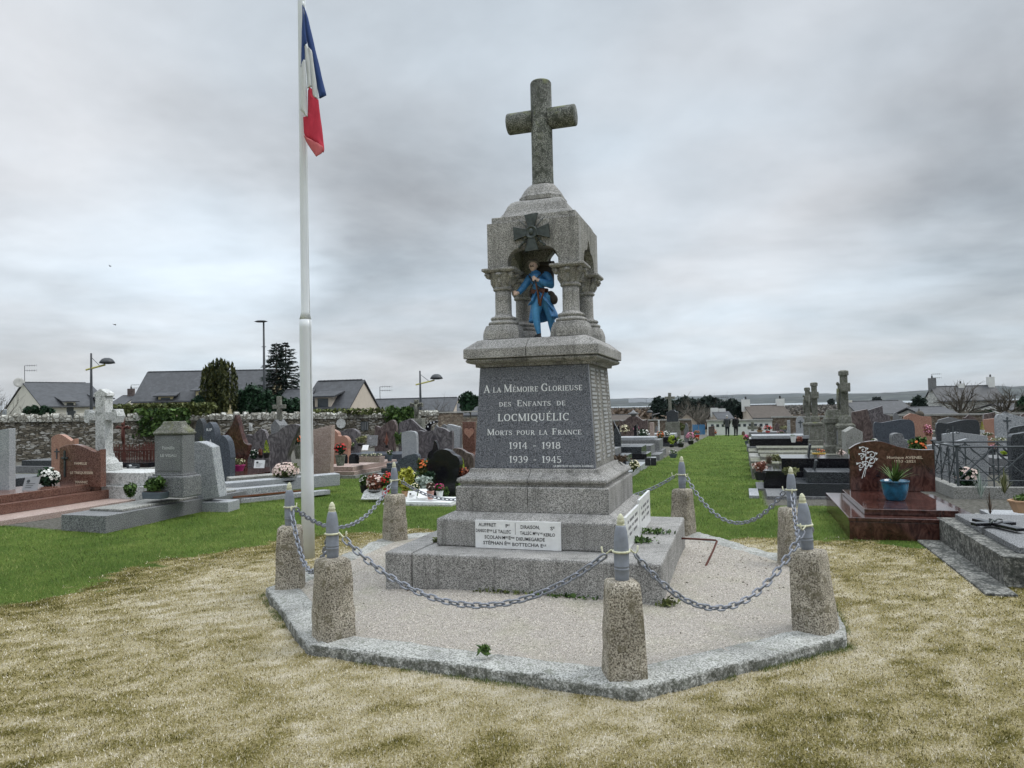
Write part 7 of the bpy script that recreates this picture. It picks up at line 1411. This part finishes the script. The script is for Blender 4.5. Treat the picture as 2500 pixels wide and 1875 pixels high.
house('brown-roofed cottage with two skylights behind the white niche wall',1838,85,R(14),1932,None,1021,993,'render_beige',roofm='old_roof',chim=((.02,.9,'render_white'),(.95,.9,'render_white')))
house('small gabled roof peeping over the end wall left of the blue gate',1700,86,R(100),1712,1652,1030,1009,'render_beige',roofm='old_roof')
house('white house with grey roof corner behind the walkers',1752,92,R(12),1790,None,1024,1007,'render_beige',chim=((.1,.6,'render_white'),(.6,.5,'render_white')),antenna=(.3,2.))
house('small brown-roofed house right of the memorial below the scrub',1478,88,R(12),1560,None,1034,1016,'render_beige',roofm='old_roof')
house('low house with pale walls at the right edge behind the cemetery wall',2465,84,R(14),2520,None,1002,988,'render_white')
house('house roof between the rows of headstones and the stone house',2262,66,R(14),2350,None,1020,998,'concrete')
# distant white buildings
for x0,x1,y0,y1,d_,lb in ((1538,1578,973,981,3350,'wide white warehouse on the left far shore'),(1580,1598,973,981,3340,'smaller white warehouse beside the wide one'),(1886,1892,976,981,3350,'white house in the middle of the far shore cluster'),(1880,1886,978,982,3350,'white house left in the far shore cluster'),(1893,1901,979,982,3350,'white house right in the far shore cluster'),(1815,1822,970,974,3050,'white house high on the far shore slope')):
    a=W(x0,y1,d_); b=W(x1,y1,d_); h=(y1-y0)*d_/FPX; t=thing('far_building',lb,'building',tuple(a),YAW); w=float(np.linalg.norm(b-a)); MB().box(0,w,0,w*.5,-8,h*.65).build('wall',M['far_white'],t); MB().prism([(0,h*.65),(w,h*.65),(w,h*.8),(w*.5,h),(0,h*.8)],0,w*.5).build('roof',M['far_white'] if x0<1700 else M['slate_roof'],t)
# =============== street lamps ===============
def lamp(label,x,ytop,d_,arm=True,yarm=0,xa=0,xb=0,xh=0,col='yellow_arm',ybot=1005):
    P=W(x,ybot,d_); g0=gz(P[0],P[1]); t=thing('street_lamp',label,'street lamp',(P[0],P[1],g0),YAW); k=d_/FPX; zt=float(W(x,ytop,d_)[2])-g0
    MB().lathe([(.11,-.1),(.10,zt*.3),(.055,zt),(0,zt)],n=12).build('pole',M['lamp_grey'],t,smooth=True)
    if arm:
        za=float(W(x,yarm,d_)[2])-g0; MB().tube([((xa-x)*k,0,za-.12),((xb-x)*k,0,za+.18)],.06,6).build('arm',M[col],t); MB().tube([(0,0,zt-.25),((xb-x)*k*.62,0,za+.12)],.018,5).build('stay_cable',M['lamp_grey'],t)
        hx=(xh-x)*k; m2=MB(); m2.lathe([(0,.35),(.15,.34),(.3,.27),(.42,.12),(.47,0),(.2,-.05),(0,-.06)],n=20); m2.xf(Matrix.Translation((hx,0,za+.28))); m2.build('lamp_head',M['lamp_grey'],t,smooth=True)
    else:
        m2=MB(); m2.lathe([(0,.09),(.25,.07),(.42,0),(.25,-.05),(0,-.07)],n=20); m2.xf(Matrix.Translation((-.18,0,zt))@Matrix.Diagonal((1.1,.6,1,1))); m2.build('lamp_head',M['lamp_grey'],t,smooth=True); MB().box(-.14,.14,-.03,.03,zt*.78,zt*.785).build('bracket',M['lamp_grey'],t)
lamp('street lamp with a yellow slanted arm over the leftmost house',223,862,46,True,898,210,257,262,'yellow_arm'); lamp('tall dark street lamp with a flat disc head left of the flagpole',646,784,48,False); lamp('street lamp with a yellow arm between the flagpole and the memorial',1027,905,52,True,935,1016,1062,1067)
lamp('small pale distant street lamp left of the plain stone cross',1594,1004,100,True,1012,1588,1612,1588,'pale_plate',1060)
# =============== memorial tablets on the wall ===============
def on_wall(x,y,dd=.12):
    r_=ray(x,y); n=np.array([-(B[1]-A[1]),B[0]-A[0],0]); n/=np.linalg.norm(n); d_=((A-CAM)@n)/(r_@n); q=CAM+r_*(d_-dd); return q
an=math.atan2(B[1]-A[1],B[0]-A[0])
q=on_wall(832,1034,.05); o=MB().lathe([(0,0),(.19,0),(.22,.02),(.22,.05),(0,.05)],n=8).xf(Matrix.Rotation(PI/2,4,'X')).build('wall_tablet',M['white_stone'],None); o.location=tuple(q); o.rotation_euler=(0,0,an); tag(o,'pale octagonal tablet fixed on the rubble wall','plaque')
q=on_wall(890,1040,.02); t=thing('wall_tablet','dark rectangular iron grille with bars fixed on the rubble wall','grille',tuple(q),an); MB().box(-.17,.17,-.03,0,-.20,.20).build('frame',M['dark_iron'],t); 
for i in range(4): MB().box(-.13+i*.08,-.11+i*.08,-.045,-.031,-.17,.17).build('bar',M['pale_plate'],t)
q=on_wall(612,1042,.02); t=thing('wall_crucifix','small pale stone figure fixed on the wall between headstones','crucifix',tuple(q),an); MB().box(-.07,.07,-.05,0,-.17,.16).build('backing',M['white_stone'],t); MB().tube([(0,-.06,-.13),(.01,-.07,0),(0,-.06,.08)],[.02,.035,.03],6).build('figure',M['white_stone'],t)
# =============== people and birds ===============
def person(label,x,yfeet,ytop,d_,coat,legs,hair,seed,lean=0,hood=False,rot=0):
    P=W(x,yfeet,d_); g0=gz(P[0],P[1]); H=float(W(x,ytop,d_)[2])-g0; t=thing('person',label,'person',(P[0],P[1],g0),YAW+rot); s=H/1.72; V=lambda a,b,c:(a*s,b*s,c*s)
    b=MB(); 
    for sx in (1,-1): b.tube([V(sx*.09,.0,.88),V(sx*.095,-.02,.48),V(sx*.10,.03,.08)],[.085*s,.06*s,.042*s],10); b.tube([V(sx*.10,.03,.05),V(sx*.10,.15,.03)],[.045*s,.035*s],8); b.tube([V(sx*.19,0,1.40),V(sx*.24,.0,1.12),V(sx*.21,.12,.92)],[.05*s,.04*s,.033*s],8); b.ell(V(sx*.20,.16,.89),(.035*s,.045*s,.045*s))
    b.tube([V(0,0,.86),V(0,0,1.1),V(0,0,1.38),V(0,0,1.46),V(0,0,1.56)],[.15*s,.14*s,.17*s,.07*s,.055*s],14,flat=.65); b.ell(V(0,.02,1.62),(.075*s,.09*s,.11*s),12,9); b.ell(V(0,.115,1.60),(.014*s,.02*s,.02*s)); blob(b,'body',M['skin_paint'],t,.018*s,2)
    c=MB(); c.tube([V(0,0,.74),V(0,0,.95),V(0,0,1.2),V(0,0,1.38),V(0,0,1.48)],[.24*s,.225*s,.22*s,.235*s,.10*s],16,flat=.68)
    for sx in (1,-1): c.tube([V(sx*.19,0,1.42),V(sx*.255,.0,1.13),V(sx*.22,.11,.95)],[.075*s,.062*s,.055*s],10)
    if hood: c.tube([V(-.08,-.08,1.44),V(0,-.11,1.40),V(.08,-.08,1.44)],.06*s,8)
    blob(c,'jacket',M[coat],t,.02*s,3)
    c=MB()
    for sx in (1,-1): c.tube([V(sx*.09,.0,.90),V(sx*.10,-.02,.48),V(sx*.10,.02,.10)],[.105*s,.078*s,.062*s],10)
    blob(c,'trousers',M[legs],t,.018*s,2)
    for sx in (1,-1): c=MB(); c.tube([V(sx*.10,.0,.05),V(sx*.10,.17,.035)],[.055*s,.042*s],8); c.build('shoe',M['boot_black'],t,smooth=True)
    c=MB(); c.ell(V(0,-.01,1.645),(.088*s,.10*s,.105*s),14,10); c.build('hair',M[hair],t,smooth=True)
person('person with short grey hair, dark grey jacket and jeans, seen from behind on the aisle',1776,1062.5,1014,60.0,'fabric_grey','fabric_navy','hair_grey',1); person('person in a long black hooded coat at the far end of the aisle',1797,1063,1014,59.3,'fabric_black','fabric_black','hair_dark',2,hood=True,rot=.15)
for x,y,lb,s in ((269,650,'upper of two tiny birds in the left sky',1),(281,792,'lower of two tiny birds in the left sky',-1)):
    q=W(x,y,60); b=MB(); b.ell((0,0,0),(.09,.03,.03)); 
    for w in (1,-1): b.ring([[(-.03,w*.01,0),(.05,w*.01,0),(.05,w*.012,.01),(-.03,w*.012,.01)],[(-.05,w*.14,.07*s),(0,w*.14,.07*s),(0,w*.14,.075*s),(-.05,w*.14,.075*s)],[(-.09,w*.26,.03),(-.07,w*.26,.03),(-.07,w*.26,.033),(-.09,w*.26,.033)]])
    o=b.build('bird',M['fabric_black'],None); o.location=tuple(q); o.rotation_euler=(0,0,.4); tag(o,lb,'bird')

# =============== air ===============
m_=bpy.data.materials.new('haze_air'); m_.use_nodes=True; k=NT(m_.node_tree); pv=k.add('ShaderNodeVolumePrincipled',None,{'Color':(.80,.88,.97,1),'Density':.000045}); o_=k.add('ShaderNodeOutputMaterial'); k.t.links.new(pv.outputs[0],o_.inputs['Volume'])
o=MB().box(-7800,7800,-7800,7800,-18,130).build('haze',m_,None); tag(o,kind='stuff')
